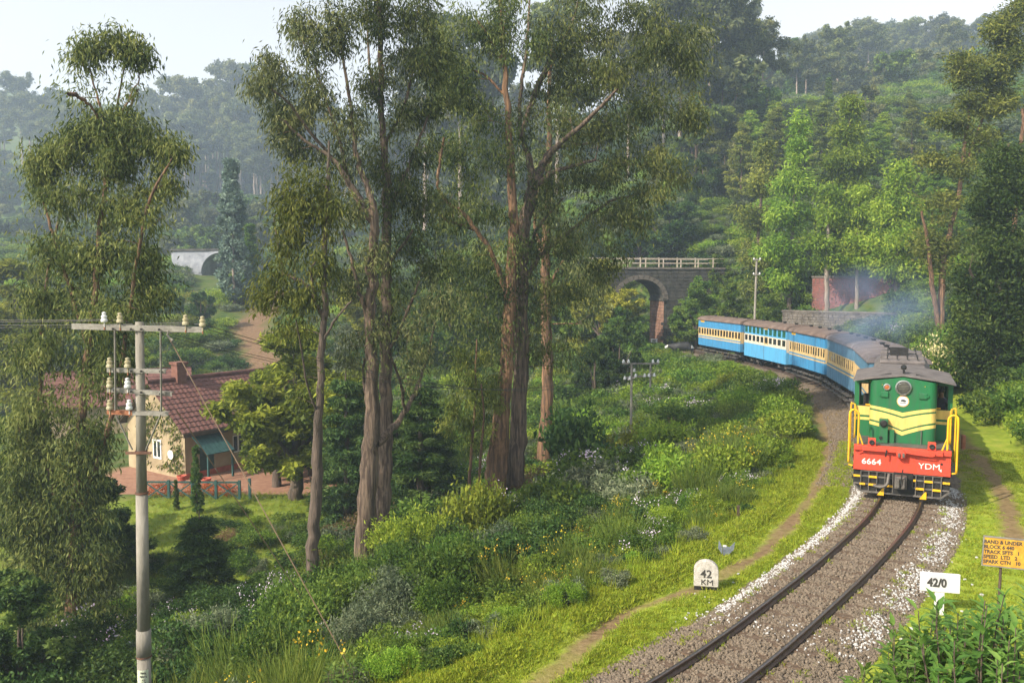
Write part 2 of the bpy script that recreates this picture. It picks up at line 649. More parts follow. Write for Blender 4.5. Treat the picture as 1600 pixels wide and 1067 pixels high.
def proto_tree(kind, seed, n_tufts, leaves, leaf, h=20.0):
    """returns wood, leaf arrays of a tree with its foot at the origin"""
    g = np.random.default_rng(seed)
    limbs, T = [], []
    if kind == 'tall':            # long bare trunk, umbrella clusters near the top
        lean = g.normal(0, .6, 2)
        main = [(lean[0] * t ** 2, lean[1] * t ** 2, h * .93 * t, .34 * (1 - t) ** .8 + .03) for t in np.linspace(0, 1, 8)]
        limbs.append(main)
        nb = 9
        for k in range(nb):
            t = g.uniform(.38, .92)
            a = k * 2.4 + g.normal(0, .3)
            ln = h * g.uniform(.11, .21) * (1.25 - .5 * t)
            p = np.array(main[0][:3]) * 0 + np.array([lean[0] * t * t, lean[1] * t * t, h * .93 * t])
            e = p + np.array([math.cos(a) * ln * .75, math.sin(a) * ln * .75, ln * .75])
            m_ = (p + e) / 2 + np.array([math.cos(a), math.sin(a), -.6]) * ln * .12
            r0 = .12 * (1.1 - t) + .03
            limbs.append([(*p, r0), (*m_, r0 * .7), (*e, r0 * .35)])
            for c in range(max(3, n_tufts // nb)):
                o3 = g.normal(size=3) * np.array([.085, .085, .04]) * h * .75
                T.append(e + o3 + np.array([0, 0, .02 * h]))
        for c in range(n_tufts // 6):
            T.append(np.array([lean[0], lean[1], h * .95]) + g.normal(size=3) * np.array([.07, .07, .035]) * h)
        kw = dict(tuft_r=h * .045, droop=.8)
    elif kind == 'cone':          # airy light tree, cone of layered sprays
        main = [(g.normal(0, .08), g.normal(0, .08), h * t, .22 * (1 - t) + .02) for t in np.linspace(0, .97, 8)]
        limbs.append(main)
        for k in range(n_tufts):
            t = g.beta(1.3, 1.3) * .83 + .15
            rm = h * .20 * (1 - ((t - .35) / .68) ** 2 if t > .35 else .75 + .25 * t / .35)
            a = g.uniform(0, 6.28)
            r_ = rm * math.sqrt(g.uniform(.12, 1))
            T.append(np.array([math.cos(a) * r_, math.sin(a) * r_, h * t + g.normal(0, .2)]))
        kw = dict(tuft_r=h * .038, droop=.35, spread=(1.3, 1.3, .5))
    elif kind == 'column':        # narrow dense column
        main = [(0, 0, h * t, .2 * (1 - t) + .02) for t in np.linspace(0, .97, 6)]
        limbs.append(main)
        for k in range(n_tufts):
            t = g.uniform(.06, 1)
            rm = h * .10 * (1.15 - t) ** .6 * (1 + .25 * math.sin(t * 17 + seed))
            a = g.uniform(0, 6.28)
            r_ = rm * math.sqrt(g.uniform(.2, 1))
            T.append(np.array([math.cos(a) * r_, math.sin(a) * r_, h * t]))
        kw = dict(tuft_r=h * .030, droop=-.3)
    elif kind == 'pine':          # conifer with drooping tiers
        main = [(0, 0, h * t, .22 * (1 - t) + .02) for t in np.linspace(0, .98, 6)]
        limbs.append(main)
        nt_ = 9
        for k in range(n_tufts):
            tier = (k % nt_ + g.uniform(-.2, .2)) / nt_
            t = .10 + .88 * tier
            rm = h * .27 * (1 - t) ** .8 + .05
            a = g.uniform(0, 6.28)
            r_ = rm * math.sqrt(g.uniform(.1, 1))
            T.append(np.array([math.cos(a) * r_, math.sin(a) * r_, h * t - .12 * r_]))
        kw = dict(tuft_r=h * .045, droop=.3, spread=(1.2, 1.2, .6))
    else:                          # 'broad': round crown from the ground up
        limbs.append([(0, 0, 0, .26), (.1, 0, h * .2, .2), (0, .1, h * .45, .12), (0, 0, h * .8, .03)])
        blobs = []
        for k in range(9):
            a = k * 2.4
            rr = h * g.uniform(.10, .30)
            zz = h * (.16 + .70 * g.random())
            blobs.append((np.array([math.cos(a) * rr, math.sin(a) * rr, zz]), h * g.uniform(.12, .19)))
            limbs.append([(0, 0, h * .22, .09), (math.cos(a) * rr * .6, math.sin(a) * rr * .6, zz * .75, .05), (*blobs[-1][0], .02)])
        blobs.append((np.array([0, 0, h * .84]), h * .15))
        for k in range(n_tufts):
            c, r_ = blobs[k % len(blobs)]
            q = unit(g.normal(size=3)) * r_ * g.uniform(.55, 1.0)
            q[2] *= .8
            T.append(c + q)
        kw = dict(tuft_r=h * .05, droop=.2)
    kw['leaf'] = leaf
    wood, lf = grow(limbs, np.array(T), g, leaves=leaves, **kw)
    return wood, lf, h


PROTO = {}


def make_proto(key, kind, seed, n_tufts, leaves, leaf, h, bark, leafm):
    w, l, h = proto_tree(kind, seed, n_tufts, leaves, leaf, h)
    PROTO[key] = (np_mesh(key + '_trunk', w[0], w[1], bark, smooth=True), np_mesh(key + '_crown', l[0], l[1], leafm, l[2]), float(max(l[0][:, 2].max(), 1)))


def place_tree(key, name, px, d, ytop, label, cat='tree', group=None, wide=1.0, rot=None):
    x = at(px, 400, d).x
    z = hz(x, d)
    top = at(px, ytop, d).z
    w, c, h = PROTO[key]
    k = max(.5, top - z) / h
    o = empty(name, (x, d, z - .1), random.uniform(0, 6.28) if rot is None else rot, label, cat, group)
    o.scale = (k * wide, k * wide, k)
    link('trunk', w, o)
    link('crown', c, o)
    return o


def shrub_arrays(kind, seed, n=2600, r=1.0, hgt=1.0, leaf=(.13, .055)):
    """dome bush of leaves with its foot at the origin; leaves on sprays so that gaps show"""
    g = np.random.default_rng(seed)
    if kind == 'broom':
        ns_ = 420
        a = g.uniform(0, 6.28, ns_)
        rr = r * .75 * np.sqrt(g.random(ns_))
        base = np.stack([np.cos(a) * rr * .6, np.sin(a) * rr * .6, np.zeros(ns_)], 1)
        out = np.stack([np.cos(a) * rr, np.sin(a) * rr, np.full(ns_, 1.25)], 1)
        ax = unit(out + g.normal(0, .15, (ns_, 3)))
        hh = hgt * g.uniform(.55, 1.15, ns_)
        k = np.repeat(np.arange(ns_), 5)
        t = g.random(len(k)) * .8 + .1
        C = base[k] + ax[k] * (hh[k] * t)[:, None] + g.normal(0, .03, (len(k), 3))
        A = unit(ax[k] + g.normal(0, .18, (len(k), 3)))
        V, Q = leaf_quads(C, A, .32 * g.uniform(.7, 1.3, len(k)), .014, g)
        tint = np.clip(g.normal(.5, .16, ns_)[k] + g.normal(0, .12, len(k)), 0, 1)
        return V, Q, tint
    nb = 7
    bl = []
    for k in range(nb):
        a = k * 2.4 + seed
        q = r * (0 if k == 0 else g.uniform(.35, .75))
        bl.append((np.array([math.cos(a) * q, math.sin(a) * q, hgt * g.uniform(.30, .78)]), g.uniform(.32, .52)))
    nt_ = 150
    T, O = [], []
    for k in range(nt_):
        c, s_ = bl[k % nb]
        v = unit(g.normal(size=3))
        v[2] = abs(v[2]) * 1.0 - .25
        T.append(c + v * np.array([r, r, hgt * .8]) * s_ * g.uniform(.6, 1.05))
        O.append(v)
    T, O = np.array(T), unit(np.array(O))
    k = np.repeat(np.arange(nt_), n // nt_)
    off = g.normal(0, .10 * r, (len(k), 3))
    C = T[k] + off
    C[:, 2] = np.abs(C[:, 2])
    A = unit(O[k] * .8 + g.normal(0, .7, (len(k), 3)) + np.array([0, 0, .15]))
    sc = g.uniform(.65, 1.35, len(k))
    V, Q = leaf_quads(C, A, leaf[0] * sc, leaf[1] * sc, g, .08)
    tint = np.clip(g.normal(.5, .2, nt_)[k] + g.normal(0, .16, len(k)), 0, 1)
    return V, Q, tint


def flowers_arrays(seed, r, hgt, n, size):
    g = np.random.default_rng(seed)
    nc = max(3, n // 9)
    a = g.uniform(0, 6.28, nc)
    q = r * np.sqrt(g.random(nc)) * .9
    c = np.stack([np.cos(a) * q, np.sin(a) * q, hgt * (1.10 - .45 * (q / r) ** 2) * g.uniform(.85, 1.1, nc)], 1)
    k = np.repeat(np.arange(nc), 9)
    C = c[k] + g.normal(0, size * 1.5, (len(k), 3))
    A = unit(g.normal(size=(len(k), 3)))
    V, Q = leaf_quads(C, A, size * g.uniform(.7, 1.3, len(k)), size * .8, g, .1)
    return V, Q, g.random(len(k))


def gn_scatter(name, protos, pts, rot, scl, label, mats=(), category=None):
    """one object of kind stuff: small plants or stones instanced on fixed points"""
    coll = bpy.data.collections.new(name + '_models')
    for k, me in enumerate(protos):
        o = bpy.data.objects.new(f'{name}_model', me)
        coll.objects.link(o)
    me = bpy.data.meshes.new(name)
    n = len(pts)
    me.vertices.add(n)
    me.vertices.foreach_set('co', np.asarray(pts, np.float32).ravel())
    a = me.attributes.new('rot', 'FLOAT_VECTOR', 'POINT')
    a.data.foreach_set('vector', np.asarray(rot, np.float32).ravel())
    a = me.attributes.new('scl', 'FLOAT_VECTOR', 'POINT')
    s_ = np.asarray(scl, np.float32)
    if s_.ndim == 1:
        s_ = np.repeat(s_[:, None], 3, 1)
    a.data.foreach_set('vector', s_.ravel())
    a = me.attributes.new('idx', 'INT', 'POINT')
    a.data.foreach_set('value', rng.integers(0, len(protos), n).astype(np.int32))
    o = link(name, me)
    ng = bpy.data.node_groups.new(name, 'GeometryNodeTree')
    ng.interface.new_socket('Geometry', in_out='INPUT', socket_type='NodeSocketGeometry')
    ng.interface.new_socket('Geometry', in_out='OUTPUT', socket_type='NodeSocketGeometry')
    N, L = ng.nodes, ng.links
    gi, go = N.new('NodeGroupInput'), N.new('NodeGroupOutput')
    ip = N.new('GeometryNodeInstanceOnPoints')
    ci = N.new('GeometryNodeCollectionInfo')
    ci.inputs['Collection'].default_value = coll
    ci.inputs['Separate Children'].default_value = True
    ci.inputs['Reset Children'].default_value = True
    ip.inputs['Pick Instance'].default_value = True

    def named(nm, ty):
        q = N.new('GeometryNodeInputNamedAttribute')
        q.data_type = ty
        q.inputs['Name'].default_value = nm
        return [s for s in q.outputs if s.enabled and s.name == 'Attribute'][0]
    mp = N.new('GeometryNodeMeshToPoints')
    L.new(gi.outputs[0], mp.inputs[0])
    L.new(mp.outputs[0], ip.inputs['Points'])
    L.new(ci.outputs[0], ip.inputs['Instance'])
    L.new(named('idx', 'INT'), ip.inputs['Instance Index'])
    L.new(named('rot', 'FLOAT_VECTOR'), ip.inputs['Rotation'])
    L.new(named('scl', 'FLOAT_VECTOR'), ip.inputs['Scale'])
    L.new(ip.outputs[0], go.inputs[0])
    md = o.modifiers.new('scatter', 'NODES')
    md.node_group = ng
    return tag(o, label, category, None, 'stuff')

# ------------------------------------------------------------------ the ground sheet
def axis_pts(lo, hi, a, b, step, growth):
    c = list(np.arange(a, b + 1e-6, step))
    s_, x = step, b
    while x < hi:
        s_ *= growth
        x += s_
        c.append(x)
    s_, x = step, a
    while x > lo:
        s_ *= growth
        x -= s_
        c.insert(0, x)
    return np.array(c)


gx = axis_pts(-620, 620, -13, 22, .22, 1.055)
gy = axis_pts(-120, 760, 5, 46, .22, 1.05)
GX, GY = np.meshgrid(gx, gy)
GZ = height(GX, GY)
nx, ny = len(gx), len(gy)
ii = (np.arange(ny - 1)[:, None] * nx + np.arange(nx - 1)[None, :])
Q = np.stack([ii, ii + 1, ii + nx + 1, ii + nx], -1).reshape(-1, 4)
V = np.stack([GX, GY, GZ], -1).reshape(-1, 3)


def dist_poly(x, y, P):
    P = np.asarray(P, float)
    best = np.full(x.shape, 1e9)
    for a, b in zip(P[:-1], P[1:]):
        ab = b - a
        t = np.clip(((x - a[0]) * ab[0] + (y - a[1]) * ab[1]) / (ab @ ab), 0, 1)
        best = np.minimum(best, np.hypot(x - a[0] - t * ab[0], y - a[1] - t * ab[1]))
    return best


def px_path(pts, z):
    return [tuple(on_plane(px, py, z))[:2] for px, py in pts]


FOOTPATH = px_path([(760, 1120), (860, 1058), (960, 968), (1020, 940), (1090, 921), (1150, 890), (1190, 866), (1235, 820), (1270, 775), (1288, 735), (1300, 700), (1318, 672)], -.35)
FOOTPATH = catmull(FOOTPATH, 5)
FOOTPATH_R = catmull(px_path([(1600, 880), (1580, 822), (1568, 775), (1545, 738), (1530, 712)], -.3), 5)
DIRT_ROAD = [(at(420, 0, 67).x, 67), (at(400, 0, 74).x, 74), (at(386, 0, 80).x, 80), (at(378, 0, 84).x, 84), (at(405, 0, 92).x, 92), (at(430, 0, 104).x, 104)]
vx, vy = V[:, 0], V[:, 1]
U_, S_ = track_us(vx, vy)
wob = bumps(vx, vy, 2.1) * .12
dirt = 0.95 * sstep(.30, .12, dist_poly(vx, vy, FOOTPATH) + wob * .9 + .10 * bumps(vx, vy, .9)) * np.clip(.92 + .3 * bumps(vx, vy, 1.5), 0, 1)
dirt = np.maximum(dirt, .9 * sstep(.40, .18, dist_poly(vx, vy, FOOTPATH_R) + wob))
dirt = np.maximum(dirt, 1.0 * sstep(1.9, 1.4, dist_poly(vx, vy, DIRT_ROAD)))
LIM = np.where(U_ > 0, np.where(S_ < s_near(4.9, 15.0), 1.58, 1.38), 1.62)     # edge of the stones
dirt = np.maximum(dirt, .9 * sstep(.12, -.12, np.abs(U_) - LIM + wob * .6))
back = sstep(s_near(11.04, 23.6) + 1, s_near(11.04, 23.6) + 9, S_)
dirt = np.maximum(dirt, .9 * back * sstep(3.2, 2.7, np.abs(U_) + wob * 2))
red = sstep(8.6, 8.2, np.abs(vx + 14.6) + wob) * sstep(3.3, 3.0, np.abs(vy - 45.0) + wob)
lush = sstep(VERGE + .4, VERGE - .2, U_ + wob * 2 + .9 * back) * sstep(-7, -5.5, U_) * sstep(60, 40, vy)
lush = np.maximum(lush, .5 * sstep(12, 18, U_) * sstep(24, 28, vy) * sstep(42, 40, vy))
gm = np_mesh('ground', V, Q, [], smooth=True)
for nm, val in (('dirt', dirt), ('red', red), ('lush', lush)):
    a = gm.attributes.new(nm, 'FLOAT', 'POINT')
    a.data.foreach_set('value', np.clip(val, 0, 1).astype(np.float32))


def ground_material():
    m, nt, b = _nt('grass_and_earth')
    N, L = nt.nodes, nt.links

    def attr(n):
        a = N.new('ShaderNodeAttribute')
        a.attribute_name = n
        return a.outputs['Fac']

    tc = N.new('ShaderNodeTexCoord')

    def noise(sc, det=6):
        z = N.new('ShaderNodeTexNoise')
        z.inputs['Scale'].default_value = sc
        z.inputs['Detail'].default_value = det
        z.inputs['Roughness'].default_value = .65
        L.new(tc.outputs['Object'], z.inputs['Vector'])
        return z.outputs[0]

    def ramp(src, cs):
        r = N.new('ShaderNodeValToRGB')
        r.color_ramp.elements[0].position, r.color_ramp.elements[0].color = cs[0][0], c4(cs[0][1])
        r.color_ramp.elements[1].position, r.color_ramp.elements[1].color = cs[-1][0], c4(cs[-1][1])
        for p, c in cs[1:-1]:
            r.color_ramp.elements.new(p).color = c4(c)
        L.new(src, r.inputs[0])
        return r.outputs[0]

    def mix(f, a, c):
        x = N.new('ShaderNodeMix')
        x.data_type = 'RGBA'
        L.new(f, x.inputs['Factor'])
        L.new(a, x.inputs['A'])
        L.new(c, x.inputs['B'])
        return x.outputs['Result']

    lawn = ramp(noise(1.6), [(.30, (.14, .20, .022)), (.5, (.24, .31, .03)), (.68, (.33, .34, .06))])
    rough_ = ramp(noise(.9), [(.34, (.035, .065, .015)), (.5, (.075, .115, .024)), (.66, (.12, .11, .045))])
    soil = ramp(noise(6), [(.35, (.13, .078, .045)), (.62, (.23, .15, .09))])
    redc = ramp(noise(2.2), [(.35, (.24, .125, .085)), (.65, (.33, .19, .13))])
    c = mix(attr('lush'), rough_, lawn)
    c = mix(attr('dirt'), c, soil)
    c = mix(attr('red'), c, redc)
    L.new(c, b.inputs['Base Color'])
    b.inputs['Roughness'].default_value = .95
    b.inputs['Specular IOR Level'].default_value = .15
    bp = N.new('ShaderNodeBump')
    bp.inputs['Strength'].default_value = .6
    bp.inputs['Distance'].default_value = .06
    L.new(noise(9), bp.inputs['Height'])
    L.new(bp.outputs[0], b.inputs['Normal'])
    return m


gm.materials.append(ground_material())
tag(link('ground', gm), 'grassy hillside ground with a footpath and a red earth yard', None, None, 'structure')


def ground_z(x, y):
    return height(np.asarray(x, float), np.asarray(y, float))


# ------------------------------------------------------------------ railway track
M['rail'] = pmat('rusty_rail_steel', (.085, .06, .05), (.15, .10, .08), 9, .55, .2, .5)
M['railhead'] = pmat('worn_rail_head', (.16, .14, .14), (.24, .21, .20), 12, .35, 0, .9)
M['sleeper'] = pmat('weathered_sleeper', (.075, .05, .035), (.17, .115, .075), 5, .9, .6, stretch=(1, 6, 1))
M['ballast'] = pmat('brown_ballast', (.09, .07, .055), (.22, .175, .135), 9, .95, .8, c3=(.36, .30, .25))
M['stone'] = pmat('ballast_stone', (.085, .066, .05), (.24, .19, .14), 1.8, .9, .4, c3=(.21, .125, .075))
M['whitestone'] = pmat('whitewashed_stone', (.25, .24, .23), (.54, .54, .54), 1.6, .9, .3, lo=.35, hi=.55)
track = empty('railway_track', (0, 0, 0), 0, 'single metre gauge railway track curving through ballast', None, None, 'structure')
S0, S1 = s_near(-4.2, 6.2), s_near(-2, 107)


def sweep(prof, s0, s1, off, step=.5):
    ss = np.arange(s0, s1, step)
    vs, n = [], len(prof)
    for s in ss:
        for (u, z) in prof:
            x, y, h = trk(s, off + u)
            vs.append((x, y, z))
    i = np.arange(len(ss) - 1)[:, None] * n
    k = np.arange(n)[None, :]
    k2 = (k + 1) % n
    return np.array(vs), np.stack([i + k, i + k2, i + n + k2, i + n + k], -1).reshape(-1, 4), (len(ss) - 1), n


RAILP = [(-.055, -.13), (.055, -.13), (.05, -.115), (.01, -.10), (.01, -.045), (.032, -.035), (.033, -.004), (.027, 0), (-.027, 0), (-.033, -.004), (-.032, -.035), (-.01, -.045), (-.01, -.10), (-.05, -.115)]
for sd in (1, -1):
    v, q, m_, n_ = sweep(RAILP, S0, S1, sd * .53)
    mi = np.tile(np.array([1 if k == 7 else 0 for k in range(n_)]), m_)
    link('rail', np_mesh('rail', v, q, [M['rail'], M['railhead']], mat_idx=mi), track)
sl = MB().box(-.95, .95, -.11, .11, -.29, -.136).mesh('sleeper', M['sleeper'])
k = 0
SLEEP0, SLEEPD = S0 + .3, .66
for s in np.arange(SLEEP0, s_near(19.6, 56), SLEEPD):
    x, y, h = trk(s)
    o = link('sleeper', sl, track, (x, y, random.uniform(-.012, .006)), -h + random.gauss(0, .02))
prof = [(-1.9, -.36), (-1.5, -.27), (-1.1, -.175), (-.6, -.165), (0, -.155), (.6, -.165), (1.0, -.175), (1.4, -.27), (1.8, -.36)]
vs = []
ssb = np.arange(S0, S1, .25)
for s in ssb:
    for (u, z) in prof:
        x, y, h = trk(s, u)
        vs.append((x, y, z + .02 * math.sin(s * 3.1 + u * 5)))
n_ = len(prof)
i_ = np.arange(len(ssb) - 1)[:, None] * n_
k_ = np.arange(n_ - 1)[None, :]
q = np.stack([i_ + k_, i_ + k_ + 1, i_ + n_ + k_ + 1, i_ + n_ + k_], -1).reshape(-1, 4)
tag(link('ballast_bed', np_mesh('ballast_bed', np.array(vs), q, M['ballast'], smooth=True)), 'bed of brown crushed stone under the rails', None, None, 'structure')


def rock_mesh(name, seed, mat_):
    g = np.random.default_rng(seed)
    bm = bmesh.new()
    bmesh.ops.create_icosphere(bm, subdivisions=1, radius=1)
    for v in bm.verts:
        v.co = Vector((v.co.x * 1.0, v.co.y * .75, v.co.z * .65)) * (1 + g.normal(0, .17))
    me = bpy.data.meshes.new(name)
    bm.to_mesh(me)
    bm.free()
    me.materials.append(mat_)
    return me


def stone_points(n, s0, s1, ulo, uhi, power=1.0):
    t = rng.random(n) ** power
    s = s0 + (s1 - s0) * t
    u = rng.uniform(ulo, uhi, n)
    x, y, _ = trk(s, u)
    zp = np.interp(u, [p[0] for p in prof], [p[1] for p in prof])
    ph = np.abs((s - SLEEP0 + SLEEPD / 2) % SLEEPD - SLEEPD / 2)
    z = zp + rng.uniform(0, .02, n)
    z = np.where((np.abs(u) < 1.0) & (ph < .11) & (rng.random(n) < .72), -.24, z)      # mostly swept off the sleepers
    return np.stack([x, y, z], 1), u


def rnd_rot(n):
    return rng.uniform(0, 6.28, (n, 3))


S_loco = s_near(11.04, 23.6)
S_near = s_near(1.0, 10.8)
pA, uA = stone_points(36000, S_near, S_loco + 2, -1.7, 1.85, 1.15)
keep = (np.abs(np.abs(uA) - .53) > .075) & ~((uA > 1.35) & (rng.random(len(uA)) < .35)) & ~((uA > 1.38) & (pA[:, 1] > 15.4))
pA, uA = pA[keep], uA[keep]
p2, u2 = stone_points(9000, S_loco + 2, s_near(18.7, 64), .85, 2.6)
p2[:, 2] = np.maximum(p2[:, 2], ground_z(p2[:, 0], p2[:, 1]) + .01)
pA = np.vstack([pA, p2])
gn_scatter('ballast_stones', [rock_mesh('stone', k, M['stone']) for k in range(4)], pA, rnd_rot(len(pA)), rng.uniform(.024, .058, len(pA)),
           'brown grey crushed stone lying between and beside the rails')
n = 4700
s = rng.uniform(s_near(5.0, 15.2), S_loco + 3, n)
u = np.where(rng.random(n) < .5, 1.24 + rng.normal(0, .09, n), -1.32 + rng.normal(0, .16, n))
gap = (u < 0) & (np.sin(s * 1.9) > .93)
patch = rng.random(n) < .035
s[patch] = s_near(4.9, 15.0) + rng.normal(0, .35, patch.sum())
u[patch] = rng.uniform(-1.7, 1.8, patch.sum())
x, y, _ = trk(s, u)
z = np.interp(u, [p[0] for p in prof], [p[1] for p in prof]) + .02
z = np.maximum(z, ground_z(x, y) + .0) + rng.uniform(0, .02, n)
ok = ~gap & (np.abs(np.abs(u) - .53) > .08)
pw = np.stack([x, y, z], 1)[ok]
gn_scatter('white_ballast_stones', [rock_mesh('white_stone', 10 + k, M['whitestone']) for k in range(3)], pw, rnd_rot(len(pw)), rng.uniform(.014, .036, len(pw)),
           'whitewashed stones edging the track ballast in front of the train')

# ------------------------------------------------------------------ short grass
def blade_tuft(seed, n, h, r, w, lean=.35):
    g = np.random.default_rng(seed)
    a = g.uniform(0, 6.28, n)
    q = r * np.sqrt(g.random(n))
    base = np.stack([np.cos(a) * q, np.sin(a) * q, np.zeros(n)], 1)
    A = unit(np.stack([g.normal(0, lean, n), g.normal(0, lean, n), np.ones(n)], 1))
    L = h * g.uniform(.5, 1.3, n)
    V, Q = leaf_quads(base + A * (L * .5)[:, None], A, L, w, g)
    return np_mesh('grass_tuft', V, Q, M['grass'], np.clip(g.normal(.5, .22, n), 0, 1))


tufts = [blade_tuft(k, 26, .055, .10, .013, .8) for k in range(5)] + [blade_tuft(9, 22, .10, .09, .012, .6)]
n = 52000
s = rng.uniform(s_near(-4, 6.5), s_near(15.5, 33), n)
u = np.where(rng.random(n) < .68, rng.uniform(1.3, VERGE + .5, n), -rng.uniform(1.5, 6.5, n))
x, y, _ = trk(s, u)
dp = np.minimum(dist_poly(x, y, FOOTPATH), dist_poly(x, y, FOOTPATH_R))
dp = dp - .04
edge = np.abs(u) - np.where(u > 0, np.where(s < s_near(4.9, 15.0), 1.58, 1.38), 1.6)
bare = bumps(x, y, 1.2) > .42
ok = (dp + rng.normal(0, .07, n) + .10 * bumps(x, y, .9) > .25) & (edge > -.08) & (rng.random(n) < .30 + edge * 1.4) & ~(bare & (rng.random(n) < .6)) & (y > 7)
x, y = x[ok], y[ok]
z = ground_z(x, y)
sc = rng.uniform(.6, 1.25, len(x)) * (1 + .35 * bumps(x, y, 1.9)) * (1 + .25 * (u[ok] > 2.9))
tl = np.stack([rng.normal(0, .15, len(x)), rng.normal(0, .15, len(x)), rng.uniform(0, 6.28, len(x))], 1)
gn_scatter('grass', tufts, np.stack([x, y, z - .01], 1), tl, sc, 'short bright green grass on the verges beside the track')
# weeds in the ballast by the rails, longer grass along the drop
n = 260
s = rng.uniform(S_near, S_loco, n)
u = rng.choice([.60, .46, -.6, 1.05, -1.1, -1.3], n) + rng.normal(0, .04, n)
x, y, _ = trk(s, u)
gn_scatter('weeds', tufts[4:], np.stack([x, y, np.full(n, -.15)], 1), np.stack([np.zeros(n), np.zeros(n), rng.uniform(0, 6, n)], 1), rng.uniform(.5, 1.2, n),
           'small green weeds growing along the rails')
n = 1300
s = rng.uniform(s_near(-2, 8.5), s_near(18.5, 44), n)
u = VERGE + .65 + rng.normal(0, .25, n)
x, y, _ = trk(s, u)
z = ground_z(x, y)
long_ = [blade_tuft(30 + k, 16, .34, .09, .012, .28) for k in range(3)]
gn_scatter('tall_grass', long_, np.stack([x, y, z - .02], 1), np.stack([rng.normal(0, .12, n), rng.normal(0, .12, n), rng.uniform(0, 6.28, n)], 1),
           rng.uniform(.5, 1.25, n), 'tall grass fringe where the verge drops to the slope')
n = 9000
x, y = rng.uniform(-19, -3, n), rng.uniform(22, 42, n)
uu, _ = track_us(x, y)
ok = (uu > 13.5)
x, y = x[ok], y[ok]
z = ground_z(x, y)
gn_scatter('lower_grass', long_, np.stack([x, y, z - .02], 1), np.stack([rng.normal(0, .2, len(x)), rng.normal(0, .2, len(x)), rng.uniform(0, 6.28, len(x))], 1),
           rng.uniform(.3, .75, len(x)), 'rough grass on the low ground in front of the tiled house')

# ------------------------------------------------------------------ stone bridge over the line
M['mason'] = pmat('dark_masonry', (.028, .028, .026), (.085, .08, .07), 1.2, .95, .9, bscale=9)  # shade of the bridge's front face is put into this dark tone
M['masonred'] = pmat('sunlit_red_masonry', (.16, .085, .06), (.32, .19, .14), 1.6, .95, .9, bscale=9, c3=(.20, .15, .12))  # sunlight on the abutment's inner face is put into this lighter red
M['mortar'] = pmat('mortar', (.09, .078, .065), (.16, .14, .12), 4, .95, .3)
M['palewood'] = pmat('weathered_rail_paint', (.30, .25, .19), (.50, .44, .36), 5, .8, .2)


def stone_courses(name, parent, origin, ux, W, H, ch, sl_, mat_, seed, thick=.05, hole=None):
    """courses of slightly uneven blocks standing proud of a wall face: origin is the lower corner, ux the direction along the face; outward = ux x z"""
    g = random.Random(seed)
    nrm = Vector((ux[1], -ux[0], 0))
    ux = Vector((ux[0], ux[1], 0))
    O = Vector(origin)
    b = MB()
    z = 0.0
    r_ = 0
    while z < H - .02:
        h_ = min(ch * g.uniform(.9, 1.1), H - z)
        x = -(g.random()) * sl_
        while x < W:
            w_ = sl_ * g.uniform(.7, 1.35)
            x0, x1 = max(0, x) + .012, min(W, x + w_) - .012
            x += w_
            if x1 - x0 < .05:
                continue
            if hole and hole((x0 + x1) / 2, z + h_ / 2):
                continue
            t = thick * g.uniform(.5, 1.3)
            p = []
            for yy in (-.03, t):
                ins = 0 if yy < 0 else .012
                for (xx, zz) in ((x0 + ins, z + .012 + ins), (x1 - ins, z + .012 + ins), (x1 - ins, z + h_ - .012 - ins), (x0 + ins, z + h_ - .012 - ins)):
                    p.append(O + ux * xx + nrm * yy + Vector((0, 0, zz)))
            b.add(p, [(4, 5, 6, 7), (0, 1, 5, 4), (1, 2, 6, 5), (2, 3, 7, 6), (3, 0, 4, 7)])
        z += h_
        r_ += 1
    return b.build(name, mat_, parent, kind='stuff')


sB = s_near(13.3, 85.0)
bx, by, bh = trk(sB)
# frame: X across the line (positive to the photographer's right), Y along the line away
bridge = empty('stone_overbridge', (bx, by, 0), -bh - R(6), 'dark stone arch bridge crossing the railway with a pale railing', 'bridge')
SPAN, SPR, TOP, WID = 2.6, 4.3, 7.4, 3.4      # half span, springing, deck, width
prf = [(-6.5, -.5), (-SPAN, -.5), (-SPAN, SPR)]
for k in range(1, 12):
    a = math.pi - math.pi * k / 12
    prf.append((SPAN * math.cos(a), SPR + 2.1 * math.sin(a)))
prf += [(SPAN, SPR), (SPAN, -.5), (9.5, -.5), (9.5, TOP), (-6.5, TOP)]
body = MB()
front = prf


def arch_body(b, y0, y1):
    n = len(prf)
    vs = [(p, y0, q) for p, q in prf] + [(p, y1, q) for p, q in prf]
    # face strips: left block, crown, right block
    fs = []
    nL = 2
    def tri_face(off, flip):
        L_ = [0, 1, 2, n - 1]
        R_ = [n - 5 + 0, n - 4, n - 3, n - 2]
        fs.append(tuple(i + off for i in ([0, 1, 2, n - 1])))
        half = (2 + n - 5) // 2
        arch_l = list(range(2, half + 1))
        arch_r = list(range(half, n - 4))
        fs.append(tuple(i + off for i in arch_l + [n - 1]))
        fs.append(tuple(i + off for i in [half, n - 2, n - 1]))
        fs.append(tuple(i + off for i in arch_r + [n - 2]))
        fs.append(tuple(i + off for i in [n - 5, n - 4, n - 3, n - 2]))
    tri_face(0, 0)
    tri_face(n, 1)
    for k in range(n):
        j = (k + 1) % n
        fs.append((k, j, j + n, k + n))
    b.add(vs, fs)


